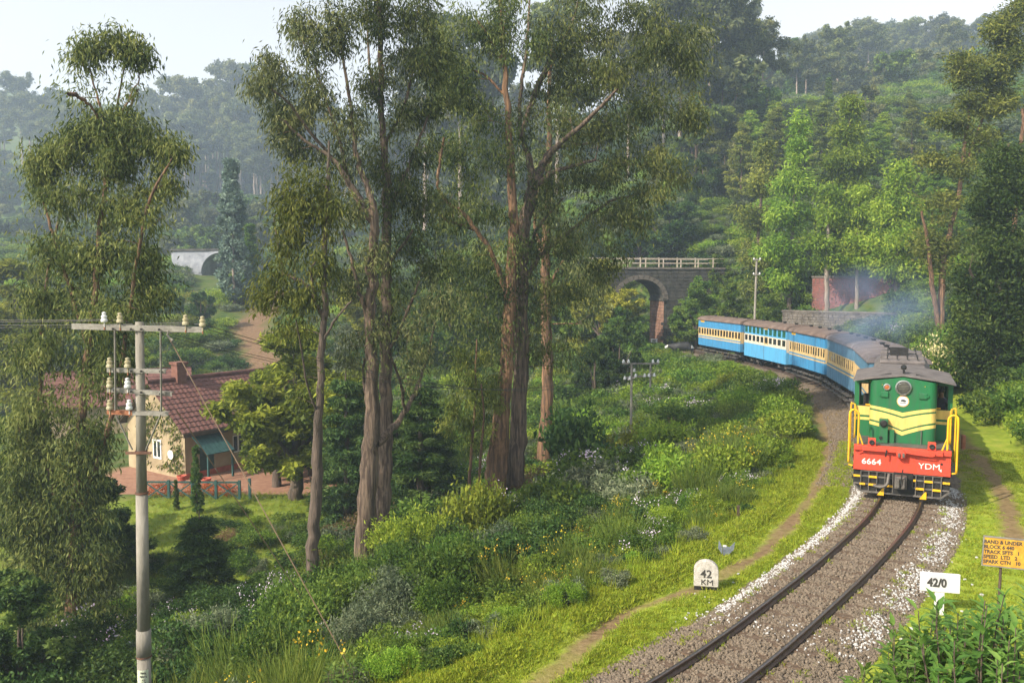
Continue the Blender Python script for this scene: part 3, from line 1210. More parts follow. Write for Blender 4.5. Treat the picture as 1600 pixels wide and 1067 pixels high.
arch_body(body, 0, WID)
body.build('masonry_core', M['mason'], bridge)
hole = lambda x, z: (abs(x - 6.5) < SPAN + .05) and (z - .5 < SPR + 2.25 * math.sqrt(max(0, 1 - ((x - 6.5) / (SPAN + .3)) ** 2)))
stone_courses('facing_stones', bridge, (-6.5, 0, -.5), (1, 0), 16, TOP + .5, .36, .75, M['mason'], 3, .06, hole)
stone_courses('abutment_stones', bridge, (SPAN, WID, -.5), (0, -1), WID, SPR + .5, .34, .62, M['masonred'], 4, .05)
ring = MB()
for k in range(15):
    a0, a1 = math.pi * k / 15 + .01, math.pi * (k + 1) / 15 - .01
    pts = []
    for yy in (-.10, .25):
        for rr, a in ((0, a0), (.45, a0), (.45, a1), (0, a1)):
            pts.append(((SPAN + rr) * math.cos(a), yy, SPR + (2.1 + rr) * math.sin(a)))
    ring.add(pts, [(0, 1, 2, 3), (4, 7, 6, 5), (0, 4, 5, 1), (1, 5, 6, 2), (2, 6, 7, 3), (3, 7, 4, 0)])
ring.build('arch_ring', M['mortar'], bridge)
MB().box(SPAN - .14, SPAN + .3, -.12, WID + .1, SPR - .12, SPR + .14).build('impost_ledge', M['mason'], bridge)
MB().box(-6.5, 9.5, -.14, WID + .14, TOP + .003, TOP + .22).build('coping', M['mortar'], bridge, bevel=.03)
for side in (0.05, WID - .05):
    for k, xx in enumerate(np.arange(-6.2, 9.4, 2.05)):
        MB().box(xx - .05, xx + .05, side - .05, side + .05, TOP + .22, TOP + 1.22).build('railing_post', M['palewood'], bridge)
        if k == 0:
            continue
    MB().bar((-6.3, side, TOP + 1.13), (9.3, side, TOP + 1.13), .06, .08).build('railing_rail', M['palewood'], bridge)
    MB().bar((-6.3, side, TOP + .68), (9.3, side, TOP + .68), .05, .06).build('railing_rail', M['palewood'], bridge)

# ------------------------------------------------------------------ white arch bridge far left
M['limewash'] = pmat('stained_whitewash', (.17, .18, .21), (.32, .335, .37), .8, .9, .3)
vd = 112
vp = at(345, 430, vd)
via = empty('arched_viaduct', (vp.x, vd, 0), R(-14), 'pale whitewashed arch bridge among the bushes below the hazy hill', 'bridge')
z0v = at(345, 445, vd).z
zt = at(330, 392, vd).z
b = MB()
ar, cz = 2.9, z0v + 1.6
pr = [(-6.2, zt), (-6.2, zt - 2.0), (-4.1, z0v - 4), (-ar, z0v - 4), (-ar, cz)]
NA = 12
arc = [(ar * math.cos(math.pi - math.pi * k / NA), cz + ar * .92 * math.sin(math.pi * k / NA)) for k in range(NA + 1)]
for y0 in (0,):
    def qd(p):
        b.prism(p, 0, 3.0)
    qd([(-7.5, zt), (-7.5, zt - 1.2), (-4.3, z0v - 4), (-ar, z0v - 4), (-ar, zt)])
    for k in range(NA):
        qd([arc[k], arc[k + 1], (arc[k + 1][0], zt), (arc[k][0], zt)])
    qd([(ar, z0v - 4), (4.0, z0v - 4), (4.6, zt - 1.5), (4.6, zt), (ar, zt)])
b.build('arch_wall', M['limewash'], via)
b = MB()
for k in range(NA):
    a0, a1 = math.pi * k / NA, math.pi * (k + 1) / NA
    b.prism([((ar + r_) * math.cos(a), cz + (ar * .92 + r_) * math.sin(a)) for r_, a in ((.02, a0), (.5, a0), (.5, a1), (.02, a1))], -.12, .1)
b.build('arch_ring', M['limewash'], via)
MB().box(-7.6, 4.7, -.2, 3.2, zt + .004, zt + .3).build('parapet', M['mason'], via)

# ------------------------------------------------------------------ tiled house below
M['cream'] = pmat('cream_plaster', (.26, .20, .12), (.40, .32, .20), .9, .9, .2, c3=(.22, .165, .10))
M['terracotta'] = pmat('terracotta_tiles', (.10, .042, .036), (.18, .08, .065), 3.5, .85, .4)
M['teal'] = pmat('teal_paint', (.012, .05, .05), (.03, .09, .085), 4, .6)
M['wood_dark'] = pmat('dark_timber', (.05, .035, .025), (.10, .07, .05), 5, .7)
M['glass'] = pmat('dark_glass', (.015, .02, .022), (.03, .035, .04), 1, .08, spec=.6)
M['pot'] = pmat('red_clay_pot', (.40, .08, .05), (.5, .13, .08), 4, .7)
M['chimneybrick'] = pmat('chimney_brick', (.13, .055, .04), (.20, .09, .065), 6, .9, .5)
M['whitepaint'] = pmat('white_paint', (.66, .66, .64), (.80, .80, .78), 3, .6)
hc = at(290, 740, 45)
house = empty('tiled_house', (hc.x, hc.y, -4.65), R(55), 'cream plastered house with red tiled roof and green awning', 'house')
# local frame: corner of gable wall and long wall at the origin; X along the long wall, Y along the gable wall away from the camera
LW, GW, EH, RH = 10.5, 5.6, 2.95, 5.15
wl = MB()
wl.prism([(0, 0), (GW, 0), (GW, EH), (GW / 2, RH), (0, EH)], 0, .25, 'X')
wl.build('gable_wall', M['cream'], house)
wl = MB()
for x0, x1, z0, z1 in ((.25, .9, 0, EH), (.9, 1.9, 2.1, EH), (1.9, 3.1, 0, EH), (3.1, 3.9, 0, 1.0), (3.1, 3.9, 2.0, EH), (3.9, LW, 0, EH)):
    wl.box(x0, x1, 0, .25, z0, z1)
wl.build('long_wall', M['cream'], house)
MB().prism([(.25, 0), (GW, 0), (GW, EH), (GW / 2, RH), (.25, EH)], LW - .25, LW, 'X').build('gable_wall', M['cream'], house)
MB().box(.25, LW - .25, GW - .25, GW, 0, EH).build('rear_wall', M['cream'], house)
MB().box(-.06, LW, -.06, -.004, 0, .35).build('plinth', M['pot'], house)
MB().box(.92, 1.88, .1, .16, 0, 2.08).build('door', M['teal'], house)
fr = MB().box(3.1, 3.9, .02, .10, 1.0, 1.06).box(3.1, 3.9, .02, .1, 1.94, 2.0).box(3.1, 3.16, .02, .1, 1.06, 1.94).box(3.84, 3.9, .02, .1, 1.06, 1.94).box(3.47, 3.53, .02, .1, 1.06, 1.94).build('window', M['whitepaint'], house)
MB().box(3.12, 3.88, .12, .15, 1.02, 1.98).build('pane', M['glass'], fr)
MB().box(2.35, 2.75, -.05, -.004, 2.3, 2.85).build('vent', M['wood_dark'], house)
fr = MB().box(-.05, .0, 2.2, 3.0, .9, 1.0).box(-.05, -.003, 2.2, 3.0, 1.9, 2.0).box(-.05, -.003, 2.2, 2.28, 1.0, 1.9).box(-.05, -.003, 2.92, 3.0, 1.0, 1.9).box(-.05, -.003, 2.56, 2.64, 1.0, 1.9).build('window', M['whitepaint'], house)
MB().box(-.02, -.002, 2.28, 2.92, 1.0, 1.9).build('pane', M['glass'], fr)
# roof: courses of tiles, every course a part
roof = MB()
OV = .45
tile = lambda: None
slope = math.atan2(RH - EH, GW / 2)
NC = 11
for side in (0, 1):
    for c in range(NC):
        t0, t1 = c / NC, (c + 1) / NC + .02
        def pt(t, lift):
            yy = -OV + (GW / 2 + OV) * t
            zz = EH - OV * math.tan(slope) + (GW / 2 + OV) * t * math.tan(slope) + lift
            return (yy if side == 0 else GW - yy), zz
        b = MB()
        nt_ = int((LW + .8) / .30)
        vs, fs = [], []
        for k in range(nt_ * 2 + 1):
            xx = -.4 + k * .15
            w_ = .035 if k % 2 else 0.0
            (y0, z0), (y1, z1) = pt(t0, .10 + w_), pt(t1, .045 + w_)
            (ya, za) = pt(t0, .02 + w_)
            vs += [(xx, y0, z0), (xx, y1, z1), (xx, ya, za)]
        for k in range(nt_ * 2):
            a = 3 * k
            fs += [(a, a + 3, a + 4, a + 1), (a, a + 2, a + 5, a + 3)]
        b.add(vs, fs)
        b.build('tile_course', M['terracotta'], house)
MB().tube([(-.42, GW / 2, RH + .13), (LW + .4, GW / 2, RH + .13)], .13, 8).build('ridge_tile', M['terracotta'], house)
MB().prism([(-OV, EH - OV * math.tan(slope) - .02), (GW / 2, RH - .02), (GW + OV, EH - OV * math.tan(slope) - .02), (GW + OV, EH - OV * math.tan(slope) + .06), (GW / 2, RH + .06), (-OV, EH - OV * math.tan(slope) + .06)], -.36, LW + .36, 'X').build('roof_deck', M['wood_dark'], house)
MB().box(-.38, LW + .38, -OV - .06, -OV - .004, EH - .50, EH - .28).build('gutter', M['wood_dark'], house)
ch = MB().box(1.3, 1.9, GW / 2 - .3, GW / 2 + .3, RH - .3, RH + .95).box(1.22, 1.98, GW / 2 - .38, GW / 2 + .38, RH + .953, RH + 1.1).build('chimney', M['chimneybrick'], house)
aw = MB()
for k in range(6):
    aw.add([(.35 + k * .3, -.02, 2.45), (.35 + k * .3 + .28, -.02, 2.45), (.35 + k * .3 + .28, -1.5, 1.55), (.35 + k * .3, -1.5, 1.55),
            (.35 + k * .3, -.02, 2.41), (.35 + k * .3 + .28, -.02, 2.41), (.35 + k * .3 + .28, -1.5, 1.51), (.35 + k * .3, -1.5, 1.51)],
           [(0, 1, 2, 3), (7, 6, 5, 4), (0, 3, 7, 4), (1, 5, 6, 2), (2, 6, 7, 3), (0, 4, 5, 1)])
aw.build('awning', M['teal'], house)
for xx in (.45, 2.0):
    MB().box(xx - .05, xx + .05, -1.48, -1.38, 0, 1.52).build('awning_post', M['teal'], house)
MB().lathe([(.0, .0), (.26, .0), (.26, .03), (.0, .06)], 16, (-.12, 1.2, 1.3), 'X').build('dish', M['whitepaint'], house)
# wing whose roof shows behind the tall tree
hb = at(95, 640, 56)
wing = empty('tiled_outbuilding', (hb.x - 1, hb.y, -4.5), R(22), 'low outbuilding with red tiled roof mostly hidden by the tall tree', 'house')
MB().prism([(0, 0), (5, 0), (5, 2.3), (2.5, 4.2), (0, 2.3)], 0, 9, 'X').build('wall', M['cream'], wing)
for side in (0, 1):
    for c in range(8):
        b = MB()
        t0, t1 = c / 8, (c + 1) / 8 + .03
        f_ = lambda t: (-.4 + 2.9 * t, 2.05 + 2.2 * t)
        (y0, z0), (y1, z1) = f_(t0), f_(t1)
        if side:
            y0, y1 = 5 - y0, 5 - y1
        b.add([(-.3, y0, z0 + .12), (9.3, y0, z0 + .12), (9.3, y1, z1 + .06), (-.3, y1, z1 + .06), (-.3, y0, z0 + .03), (9.3, y0, z0 + .03)], [(0, 1, 2, 3), (4, 5, 1, 0)])
        b.build('tile_course', M['terracotta'], wing)
for k, (px, py, lab) in enumerate(((322, 738, 'square red plant pot under the edge of the green awning'), (284, 746, 'red plant pot at the corner of the cream gable wall'))):
    p = at(px, py, 43.6 + k * .6)
    pot = empty('plant_pot', (p.x, p.y, -4.6), 0, lab, 'plant pot', 'red pots by the house')
    MB().lathe([(.16, 0), (.24, .36), (.27, .36), (.27, .42), (.22, .42), (.20, .34), (0, .34)], 12).build('pot', M['pot'], pot)
# teal garden fence with cross braces
fl, fr_ = at(228, 795, 41.0), at(376, 795, 41.0)
fen = empty('garden_fence', (fl.x, 41.0, hz(-17, 41) - .1), R(-1), 'low blue green timber fence with cross braces before the red yard', 'fence')
FLn = fr_.x - fl.x
npan = 4
for k in range(npan + 1):
    xx = FLn * k / npan
    MB().box(xx - .06, xx + .06, -.06, .06, 0, 1.05).build('fence_post', M['teal'], fen)
    if k < npan:
        x2 = FLn * (k + 1) / npan
        MB().bar((xx + .06, 0, .95), (x2 - .06, 0, .95), .05, .09).build('top_rail', M['teal'], fen)
        MB().bar((xx + .06, .02, .15), (x2 - .06, .02, .9), .04, .06).build('cross_brace', M['teal'], fen)
        MB().bar((xx + .06, -.025, .9), (x2 - .06, -.025, .15), .04, .06).build('cross_brace', M['teal'], fen)
MB().box(FLn + .45, FLn + .57, -.06, .06, 0, 1.15).build('fence_post', M['teal'], fen)

# ------------------------------------------------------------------ brick wall and stone retaining wall behind the train
M['brick'] = pmat('red_brick', (.17, .055, .045), (.28, .10, .08), 3, .9, .5, c3=(.22, .12, .10))
M['rubble'] = pmat('grey_rubble_stone', (.085, .073, .064), (.18, .16, .14), 2, .95, .6)
wa, wb = at(1268, 480, 76), at(1440, 480, 71)
zb_ = at(1330, 486, 74).z
wall = empty('brick_wall', (wa.x, wa.y, zb_), math.atan2(wb.y - wa.y, wb.x - wa.x), 'dark red brick wall standing among trees behind the train', 'wall')
WL = math.hypot(wb.x - wa.x, wb.y - wa.y)
WH = at(1330, 434, 74).z - zb_
MB().box(0, WL, 0, .35, -2.0, WH).build('wall_core', M['mortar'], wall)
stone_courses('bricks', wall, (0, 0, 0), (1, 0), WL, WH, .17, .48, M['brick'], 8, .03)
MB().box(-.05, WL + .05, -.1, .45, WH + .004, WH + .16).build('coping', M['rubble'], wall)
wa, wb = at(1222, 515, 71), at(1470, 500, 63)
rw = empty('stone_retaining_wall', (wa.x, wa.y, 0), math.atan2(wb.y - wa.y, wb.x - wa.x), 'long grey rubble stone retaining wall below the brick wall', 'wall')
RL = math.hypot(wb.x - wa.x, wb.y - wa.y)
zt_ = at(1240, 487, 71).z
MB().box(0, RL, 0, .6, -.5, zt_).build('wall_core', M['mortar'], rw)
stone_courses('rubble_stones', rw, (0, 0, .2), (1, 0), RL, zt_ - .2, .22, .42, M['rubble'], 12, .05)
MB().box(-.05, RL + .05, -.1, .7, zt_ + .004, zt_ + .14).build('coping', M['rubble'], rw)

# ------------------------------------------------------------------ the train
def paint(name, c, rough=.4, dirt=.75, scale=2.0):
    # faded and streaked: vertical runs of grime in the paint
    return pmat(name, c, tuple(x * dirt * .8 + .018 for x in c), scale * 1.6, rough + .12, .08, c3=tuple(x * .45 + .035 for x in c), lo=.42, hi=.66, stretch=(2.2, 2.2, .45))


M['green'] = paint('loco_green_paint', (.008, .125, .04), .33, .8)
M['cream_yellow'] = paint('loco_cream_yellow_paint', (.70, .50, .13), .4, .85)
M['yellow'] = paint('handrail_yellow_paint', (.75, .42, .01), .4, .85)
M['red'] = paint('buffer_beam_red_paint', (.60, .055, .025), .42, .85)
M['black'] = pmat('sooty_black', (.004, .004, .005), (.016, .015, .014), 5, .65, .2)
M['greymetal'] = pmat('dusty_grey_metal', (.075, .07, .066), (.15, .135, .12), 4, .6, .2, .2)
M['roofgrey'] = pmat('dusty_loco_roof', (.09, .08, .08), (.165, .145, .14), 2.5, .8, .25)
M['chrome'] = pmat('dull_lamp_rim', (.45, .45, .44), (.6, .6, .58), 6, .35, 0, .8)
M['lens'] = pmat('lamp_glass', (.10, .10, .085), (.20, .19, .16), 7, .15, 0, 0, spec=.6)
M['whiteletter'] = pmat('white_lettering', (.72, .72, .70), (.62, .62, .60), 8, .6)
M['blackletter'] = pmat('black_lettering', (.03, .03, .032), (.06, .055, .05), 8, .7)
M['amber'] = pmat('amber_lens', (.3, .08, .02), (.4, .14, .03), 8, .2)
M['badge'] = pmat('badge_enamel', (.55, .58, .62), (.72, .72, .72), 9, .35)
M['badgerim'] = pmat('badge_orange_rim', (.60, .30, .12), (.66, .38, .18), 9, .4)


def text(name, body, size, mat_, parent, loc, rot=(math.pi / 2, 0, 0), ext=.006, align='CENTER', bold=0.0, sx=1.0):
    cu = bpy.data.curves.new(name, 'FONT')
    cu.body = body
    cu.size = size
    cu.extrude = ext
    cu.offset = bold
    cu.align_x = align
    cu.align_y = 'CENTER'
    cu.resolution_u = 3
    cu.materials.append(mat_)
    t = bpy.data.objects.new(name, cu)
    COL.objects.link(t)
    me = bpy.data.meshes.new_from_object(t.evaluated_get(bpy.context.evaluated_depsgraph_get()))
    me.name = name
    bpy.data.objects.remove(t)
    bpy.data.curves.remove(cu)
    o = bpy.data.objects.new(name, me)
    COL.objects.link(o)
    o.parent = parent
    o.location = loc
    o.rotation_euler = rot
    o.scale = (sx, 1, 1)
    return o


def rail_vehicle(name, s0, s1, label, cat, group=None):
    """an Empty at the front end; local +Y runs back along the train; returns it and the length"""
    x0, y0, _ = trk(s0)
    x1, y1, _ = trk(s1)
    L = math.hypot(x1 - x0, y1 - y0)
    return empty(name, (x0, y0, 0), math.atan2(-(x1 - x0), y1 - y0), label, cat, group), L


def wheelset(parent, y, r=.36, w=.53):
    b = MB()
    for sx in (-1, 1):
        b.lathe([(0, sx * (w + .06)), (r * .25, sx * (w + .09)), (r * .85, sx * (w + .04)), (r, sx * (w + .05)), (r, sx * (w - .04)), (r + .028, sx * (w - .045)), (r + .028, sx * (w - .07)), (0, sx * (w - .07))], 20, (0, y, r), 'X')
    b.tube([(-w, y, r), (w, y, r)], .06, 8)
    b.build('wheel_set', M['black'], parent, smooth=False)


sF = S_loco
sC1 = s_near(18.0, 40.7)
loco, LL = rail_vehicle('diesel_locomotive', sF, sC1 - 7.9, 'green and cream diesel locomotive with red buffer beam leading the train', 'locomotive')
loco.scale = (.94, 1, .955)
# cowcatcher
cc = MB().prism([(-1.35, .82), (-1.35, .34), (-1.10, .12), (1.10, .12), (1.35, .34), (1.35, .82)], .10, .16, 'Y').build('cowcatcher', M['black'], loco)
for xx in (-1.13, -.9, -.67, -.44, -.22, .42, .65, .88, 1.11):
    MB().box(xx - .014, xx + .014, .03, .07, .15, .775).build('upright_bar', M['greymetal'], cc)
for zz, segs in ((.60, ((-1.34, -1.15), (-.9, -.67), (.22, .42), (.65, .88), (1.15, 1.34))), (.36, ((-1.16, -1.0), (-.9, -.7), (-.42, -.22), (.42, .65), (.88, 1.1)))):
    MB().box(-1.34, -.2, .065, .095, zz - .022, zz + .022).box(.2, 1.34, .065, .095, zz - .022, zz + .022).build('cross_bar', M['greymetal'], cc)
    for a, b_ in segs:
        MB().box(a, b_, .02, .062, zz - .03, zz + .03).build('yellow_band', M['yellow'], cc)
MB().bar((-1.1, .06, .13), (1.1, .06, .13), .06, .05).bar((-1.1, .06, .13), (-1.34, .06, .33), .06, .05).bar((1.1, .06, .13), (1.34, .06, .33), .06, .05).bar((-1.14, .06, .775), (-.2, .06, .775), .05, .04).bar((.25, .06, .775), (1.15, .06, .775), .05, .04).build('rim_bar', M['greymetal'], cc)
for xx in (-.5, .68):
    gplate = MB().prism([(xx - .15, .06), (xx + .04, .06), (xx + .04, .28), (xx + .0, .28)], .0, .03, 'Y').build('rail_guard', M['yellow'], loco)
# beam
MB().box(-1.35, 1.35, 0, .14, .80, 1.42).build('buffer_beam', M['red'], loco, bevel=.012)
lip = MB().box(-1.35, -1.12, -.10, .1, 1.425, 1.58).box(-1.12, -.02, -.16, .1, 1.43, 1.575).box(-.017, 1.12, -.16, .1, 1.425, 1.57).box(1.123, 1.35, -.10, .1, 1.43, 1.58)
lip.build('beam_lip', M['red'], loco, bevel=.01)
MB().bar((-1.2, -.03, 1.33), (-1.05, -.03, 1.40), .05, .05).build('lamp_bracket', M['red'], loco)
text('number_lettering', '6664', .245, M['whiteletter'], loco, (-.84, -.004, 1.07), sx=1.15, bold=.003)
text('class_lettering', 'YDM', .245, M['whiteletter'], loco, (.77, -.004, 1.06), sx=1.15, bold=.0)
text('class_numeral', '4', .11, M['whiteletter'], loco, (1.08, -.004, .97), bold=.004)
MB().lathe([(.035, 0), (.035, -.012), (0, -.012)], 10, (1.10, 0, 1.17), 'Y').build('socket_hole', M['black'], loco)
MB().lathe([(.14, .02), (.14, -.02), (.12, -.05), (.0, -.06)], 18, (-.01, -.16, 1.40), 'Y').build('lamp_socket', M['red'], loco)
for xx in (-.07, .05):
    MB().box(xx - .03, xx + .03, -.26, -.224, 1.33, 1.45).build('socket_pin', M['greymetal'], loco)
# coupler and hoses
cp = MB().box(-.17, .17, -.28, .1, .36, .74).box(-.11, -.03, -.40, -.285, .42, .70).box(.04, .12, -.40, -.285, .42, .70).build('coupler', M['greymetal'], loco, bevel=.03)
MB().prism([(-.03, .56), (.02, .56), (.06, 1.0), (.03, 1.0)], -.46, -.42, 'Y').build('coupler_lever', M['black'], cp)
MB().box(-.2, .34, .0, .1, .16, .82).build('coupler_pocket', M['black'], loco)
MB().tube(catmull([(-.33, -.02, .74), (-.35, -.10, .62), (-.37, -.14, .48), (-.46, -.16, .38), (-.62, -.14, .35), (-.76, -.1, .38)], 5), .045, 8).build('brake_hose', M['greymetal'], loco, smooth=True)
MB().tube(catmull([(-.42, -.17, 1.5), (-.43, -.21, 1.4), (-.44, -.2, 1.3)], 4), .025, 6).build('control_hose', M['black'], loco)
MB().tube(catmull([(.12, -.18, 1.46), (.5, -.2, 1.43), (.85, -.2, 1.42), (.9, -.2, 1.5)], 4), .02, 6).build('control_cable', M['red'], loco)
# platform and frame
MB().box(-1.36, 1.36, .145, LL, 1.42, 1.57).build('platform', M['greymetal'], loco)
MB().box(-.95, .95, .5, LL - .2, .72, 1.41).build('underframe', M['black'], loco)
MB().box(-1.25, 1.25, 4.1, 6.3, .35, 1.3).build('fuel_tank', M['black'], loco, bevel=.06)
for y in (1.3, 2.5, 3.6, 6.9, 8.1, 9.2):
    if y < LL - .4:
        wheelset(loco, y, .43)
for y0, y1 in ((.9, 4.0), (6.5, min(9.7, LL - .1))):
    for sx in (-1, 1):
        MB().box(sx * .85 - .07, sx * .85 + .07, y0, y1, .42, .78).build('bogie_frame', M['black'], loco, bevel=.03)
# short hood with rounded edges
HY, HW, HR, ZB = .75, .95, .20, 1.572
pl = []
for k in range(7):
    a = math.pi + (math.pi / 2) * k / 6
    pl.append((-HW + HR + HR * math.cos(a), HY + HR + HR * math.sin(a)))
for k in range(7):
    a = 1.5 * math.pi + (math.pi / 2) * k / 6
    pl.append((HW - HR + HR * math.cos(a), HY + HR + HR * math.sin(a)))
pl += [(HW, 1.62), (-HW, 1.62)]
apex = lambda x: 3.47 + .15 * max(0, 1 - abs(x) / HW)
pl2 = []
for i, p in enumerate(pl):
    pl2.append(p)
    if i == 6:
        pl2 += [(x, HY) for x in (-.5, -.25, 0, .25, .5)]
vs = [(x, y, ZB) for x, y in pl2] + [(x, y, apex(x)) for x, y in pl2]
n_ = len(pl2)
hd = MB().add(vs, [(k, (k + 1) % n_, (k + 1) % n_ + n_, k + n_) for k in range(n_)])
hd.build('short_hood', M['green'], loco)


def hood_xy(t, off):
    """t from -1..1 along the hood's front outline"""
    half = HW - HR
    arc = HR * math.pi / 2
    side = .55
    tot = half + arc + side
    q = abs(t) * tot
    sg = 1 if t >= 0 else -1
    if q <= half:
        return sg * q, HY - off
    if q <= half + arc:
        a = (q - half) / HR
        return sg * (half + (HR + off) * math.sin(a)), HY + HR - (HR + off) * math.cos(a)
    return sg * (HW + off), HY + HR + (q - half - arc)


def hood_stripe(name, zt0, zb0, dt, db, mat_, off):
    b = MB()
    vs, fs = [], []
    N_ = 56
    for k in range(N_ + 1):
        t = -1 + 2 * k / N_
        x, y = hood_xy(t, off)
        w = max(0, 1 - abs(x) / (HW * .92))
        w = w ** 1.35
        vs += [(x, y, zb0 - db * w), (x, y, zt0 - dt * w)]
    for k in range(N_):
        a = 2 * k
        fs.append((a, a + 2, a + 3, a + 1))
    b.add(vs, fs)
    return b.build(name, mat_, loco)


hood_stripe('hood_stripe', 2.69, 2.60, .17, .20, M['cream_yellow'], .004)
hood_stripe('hood_stripe', 2.545, 2.25, .20, .27, M['cream_yellow'], .004)
hood_stripe('hood_stripe', 2.19, 2.09, .26, .28, M['cream_yellow'], .004)
# headlights, badge, boxes
hl = MB().lathe([(.20, .06), (.235, -.02), (.235, -.06), (.205, -.09), (.195, -.05), (.0, -.04)], 28, (.0, HY, 3.30), 'Y').build('headlight', M['chrome'], loco, smooth=False)
MB().lathe([(.19, -.055), (.14, -.075), (.0, -.082)], 24, (.0, HY, 3.30), 'Y').build('lens', M['lens'], hl)
for k in range(7):
    zz = 3.30 - .15 + k * .05
    w = math.sqrt(max(.001, .19 ** 2 - (zz - 3.30) ** 2))
    MB().box(-w, w, HY - .10, HY - .085, zz - .007, zz + .007).build('guard_wire', M['black'], hl)
sm = MB().lathe([(.09, .03), (.105, -.02), (.105, -.05), (.08, -.07), (.075, -.04), (.0, -.03)], 18, (-.47, HY, 3.30), 'Y').build('side_lamp', M['chrome'], loco)
MB().lathe([(.07, -.045), (.0, -.06)], 14, (-.47, HY, 3.30), 'Y').build('lens', M['amber'], sm)
bd = MB().lathe([(.175, .0), (.175, -.012), (.0, -.013)], 28, (-.0, HY, 2.88), 'Y').build('round_badge', M['badgerim'], loco)
MB().lathe([(.145, -.013), (.145, -.019), (.0, -.02)], 28, (-.0, HY, 2.88), 'Y').build('badge_face', M['badge'], bd)
MB().prism([(-.08, 2.90), (-.02, 2.94), (.05, 2.93), (.11, 2.88), (.05, 2.86), (-.06, 2.875)], HY - .026, HY - .0205, 'Y').build('badge_emblem', M['blackletter'], bd)
MB().box(-.09, .09, HY - .024, HY - .0205, 2.815, 2.835).build('badge_line', M['blackletter'], bd)
for xx in (-.53, .56):
    hb_ = MB().box(xx - .11, xx + .11, HY - .06, HY + .02, 2.98, 3.16).build('hinge_box', M['green'], loco, bevel=.015)
    MB().box(xx + (-.16 if xx < 0 else .11), xx + (-.11 if xx < 0 else .16), HY - .05, HY - .01, 3.03, 3.11).build('hinge_lug', M['green'], hb_)
bx_ = MB().box(-.66, -.40, HY - .24, HY - .01, ZB, 2.32).build('sand_box', M['green'], loco, bevel=.015)
MB().lathe([(.11, .0), (.11, -.05), (.07, -.08), (0, -.08)], 16, (-.53, HY - .24, 2.19), 'Y').build('cap', M['black'], bx_)
MB().lathe([(.05, .0), (.05, -.03), (0, -.03)], 12, (-.60, HY - .24, 1.74), 'Y').build('valve', M['black'], bx_)
MB().box(-.36, -.22, HY - .12, HY - .01, ZB, 1.98).build('step_box', M['green'], loco)
MB().tube([(.545, HY - .05, ZB), (.545, HY - .05, 2.02)], .014, 6).build('conduit', M['greymetal'], loco)
for xx in (-.84, .82):
    ml_ = MB().box(xx - .11, xx + .11, -.10, .10, ZB + .005, ZB + .23).build('marker_lamp', M['red'], loco, bevel=.01)
    MB().lathe([(.075, -.0), (.08, -.03), (.05, -.035), (.0, -.02)], 16, (xx, -.105, ZB + .12), 'Y').build('lens', M['black'], ml_)
# cab
CY0, CY1, CW = 1.62, 3.9, 1.44
for sx in (-1, 1):
    b = MB()

    def bx2(x0, x1, z0, z1):
        a, c_ = sorted((sx * x0, sx * x1))
        b.box(a, c_, CY0, CY0 + .06, z0, z1)
    bx2(HW + .002, CW, ZB, 2.55)
    bx2(HW + .002, CW, 3.30, 3.42)
    bx2(HW + .002, 1.0, 2.55, 3.30)
    bx2(1.30, CW, 2.55, 3.30)
    b.build('cab_front', M['green'], loco)
for sx in (-1, 1):
    a = sx * (CW - .06) if sx > 0 else -CW
    s_ = MB().box(a, a + .06, CY0 + .063, CY1, ZB, 2.5).box(a, a + .06, CY0 + .063, CY0 + .2, 2.5, 3.38).box(a, a + .06, CY1 - .3, CY1, 2.5, 3.38).box(a, a + .06, CY0 + .2, CY1 - .3, 3.25, 3.38)
    s_.build('cab_side', M['green'], loco)
    # stripes on the cab front and side
    x0, x1 = sorted((sx * (HW + .012), sx * (CW + .004)))
    for z0, z1 in ((2.25, 2.54), (2.09, 2.18)):
        MB().box(x0, x1, CY0 - .005, CY0 - .001, z0, z1).build('cab_stripe', M['cream_yellow'], loco)
    xs = sx * (CW + .001)
    for z0, z1 in ((2.2, 2.48), (2.05, 2.13)):
        MB().box(*sorted((xs, xs + sx * .004)), CY0, CY1, z0, z1).build('cab_stripe', M['cream_yellow'], loco)
    x0, x1 = sorted((sx * 1.0, sx * 1.30))
    wf_ = MB().box(x0, x1, CY0 - .012, CY0 - .002, 2.55, 2.58).box(x0, x1, CY0 - .012, CY0 - .002, 3.27, 3.30).box(x0, x0 + .025, CY0 - .012, CY0 - .002, 2.58, 3.27).box(x1 - .025, x1, CY0 - .012, CY0 - .002, 2.58, 3.27).build('cab_window', M['black'], loco)
    MB().bar((sx * .98, CY0 - .03, 3.35), (sx * .60, HY + .0, 3.36), .03, .03).build('lamp_arm', M['yellow'], loco)
    MB().box(*sorted((sx * .62, sx * 1.1)), CY0 - .05, CY0 - .015, 2.58, 2.615).build('grab_bar', M['yellow'], loco)
MB().box(-CW, CW, CY1 - .06, CY1 - .002, ZB, 2.6).box(-CW, -1.3, CY1 - .06, CY1 - .002, 2.6, 3.3).box(1.3, CW, CY1 - .06, CY1 - .002, 2.6, 3.3).box(-.85, .85, CY1 - .06, CY1 - .002, 2.6, 3.4).build('cab_back', M['green'], loco)
MB().box(-1.2, -.98, 2.4, 2.5, 2.0, 2.85).box(-1.25, -.7, 2.1, 2.6, 1.9, 2.0).build('driver_seat', M['black'], loco, bevel=.04)
MB().prism([(-1.46, 3.43), (-.95, 3.53), (0, 3.65), (.95, 3.53), (1.46, 3.43), (1.46, 3.475), (.95, 3.58), (0, 3.70), (-.95, 3.58), (-1.46, 3.475)], HY - .015, CY1 + .1, 'Y').build('cab_roof', M['roofgrey'], loco)
MB().box(-.03, .03, 1.0, 1.3, 3.70, 3.9).lathe([(.05, .0), (.05, .25), (.09, .45), (0, .45)], 12, (0, .95, 3.86), 'Y').build('horn', M['black'], loco)
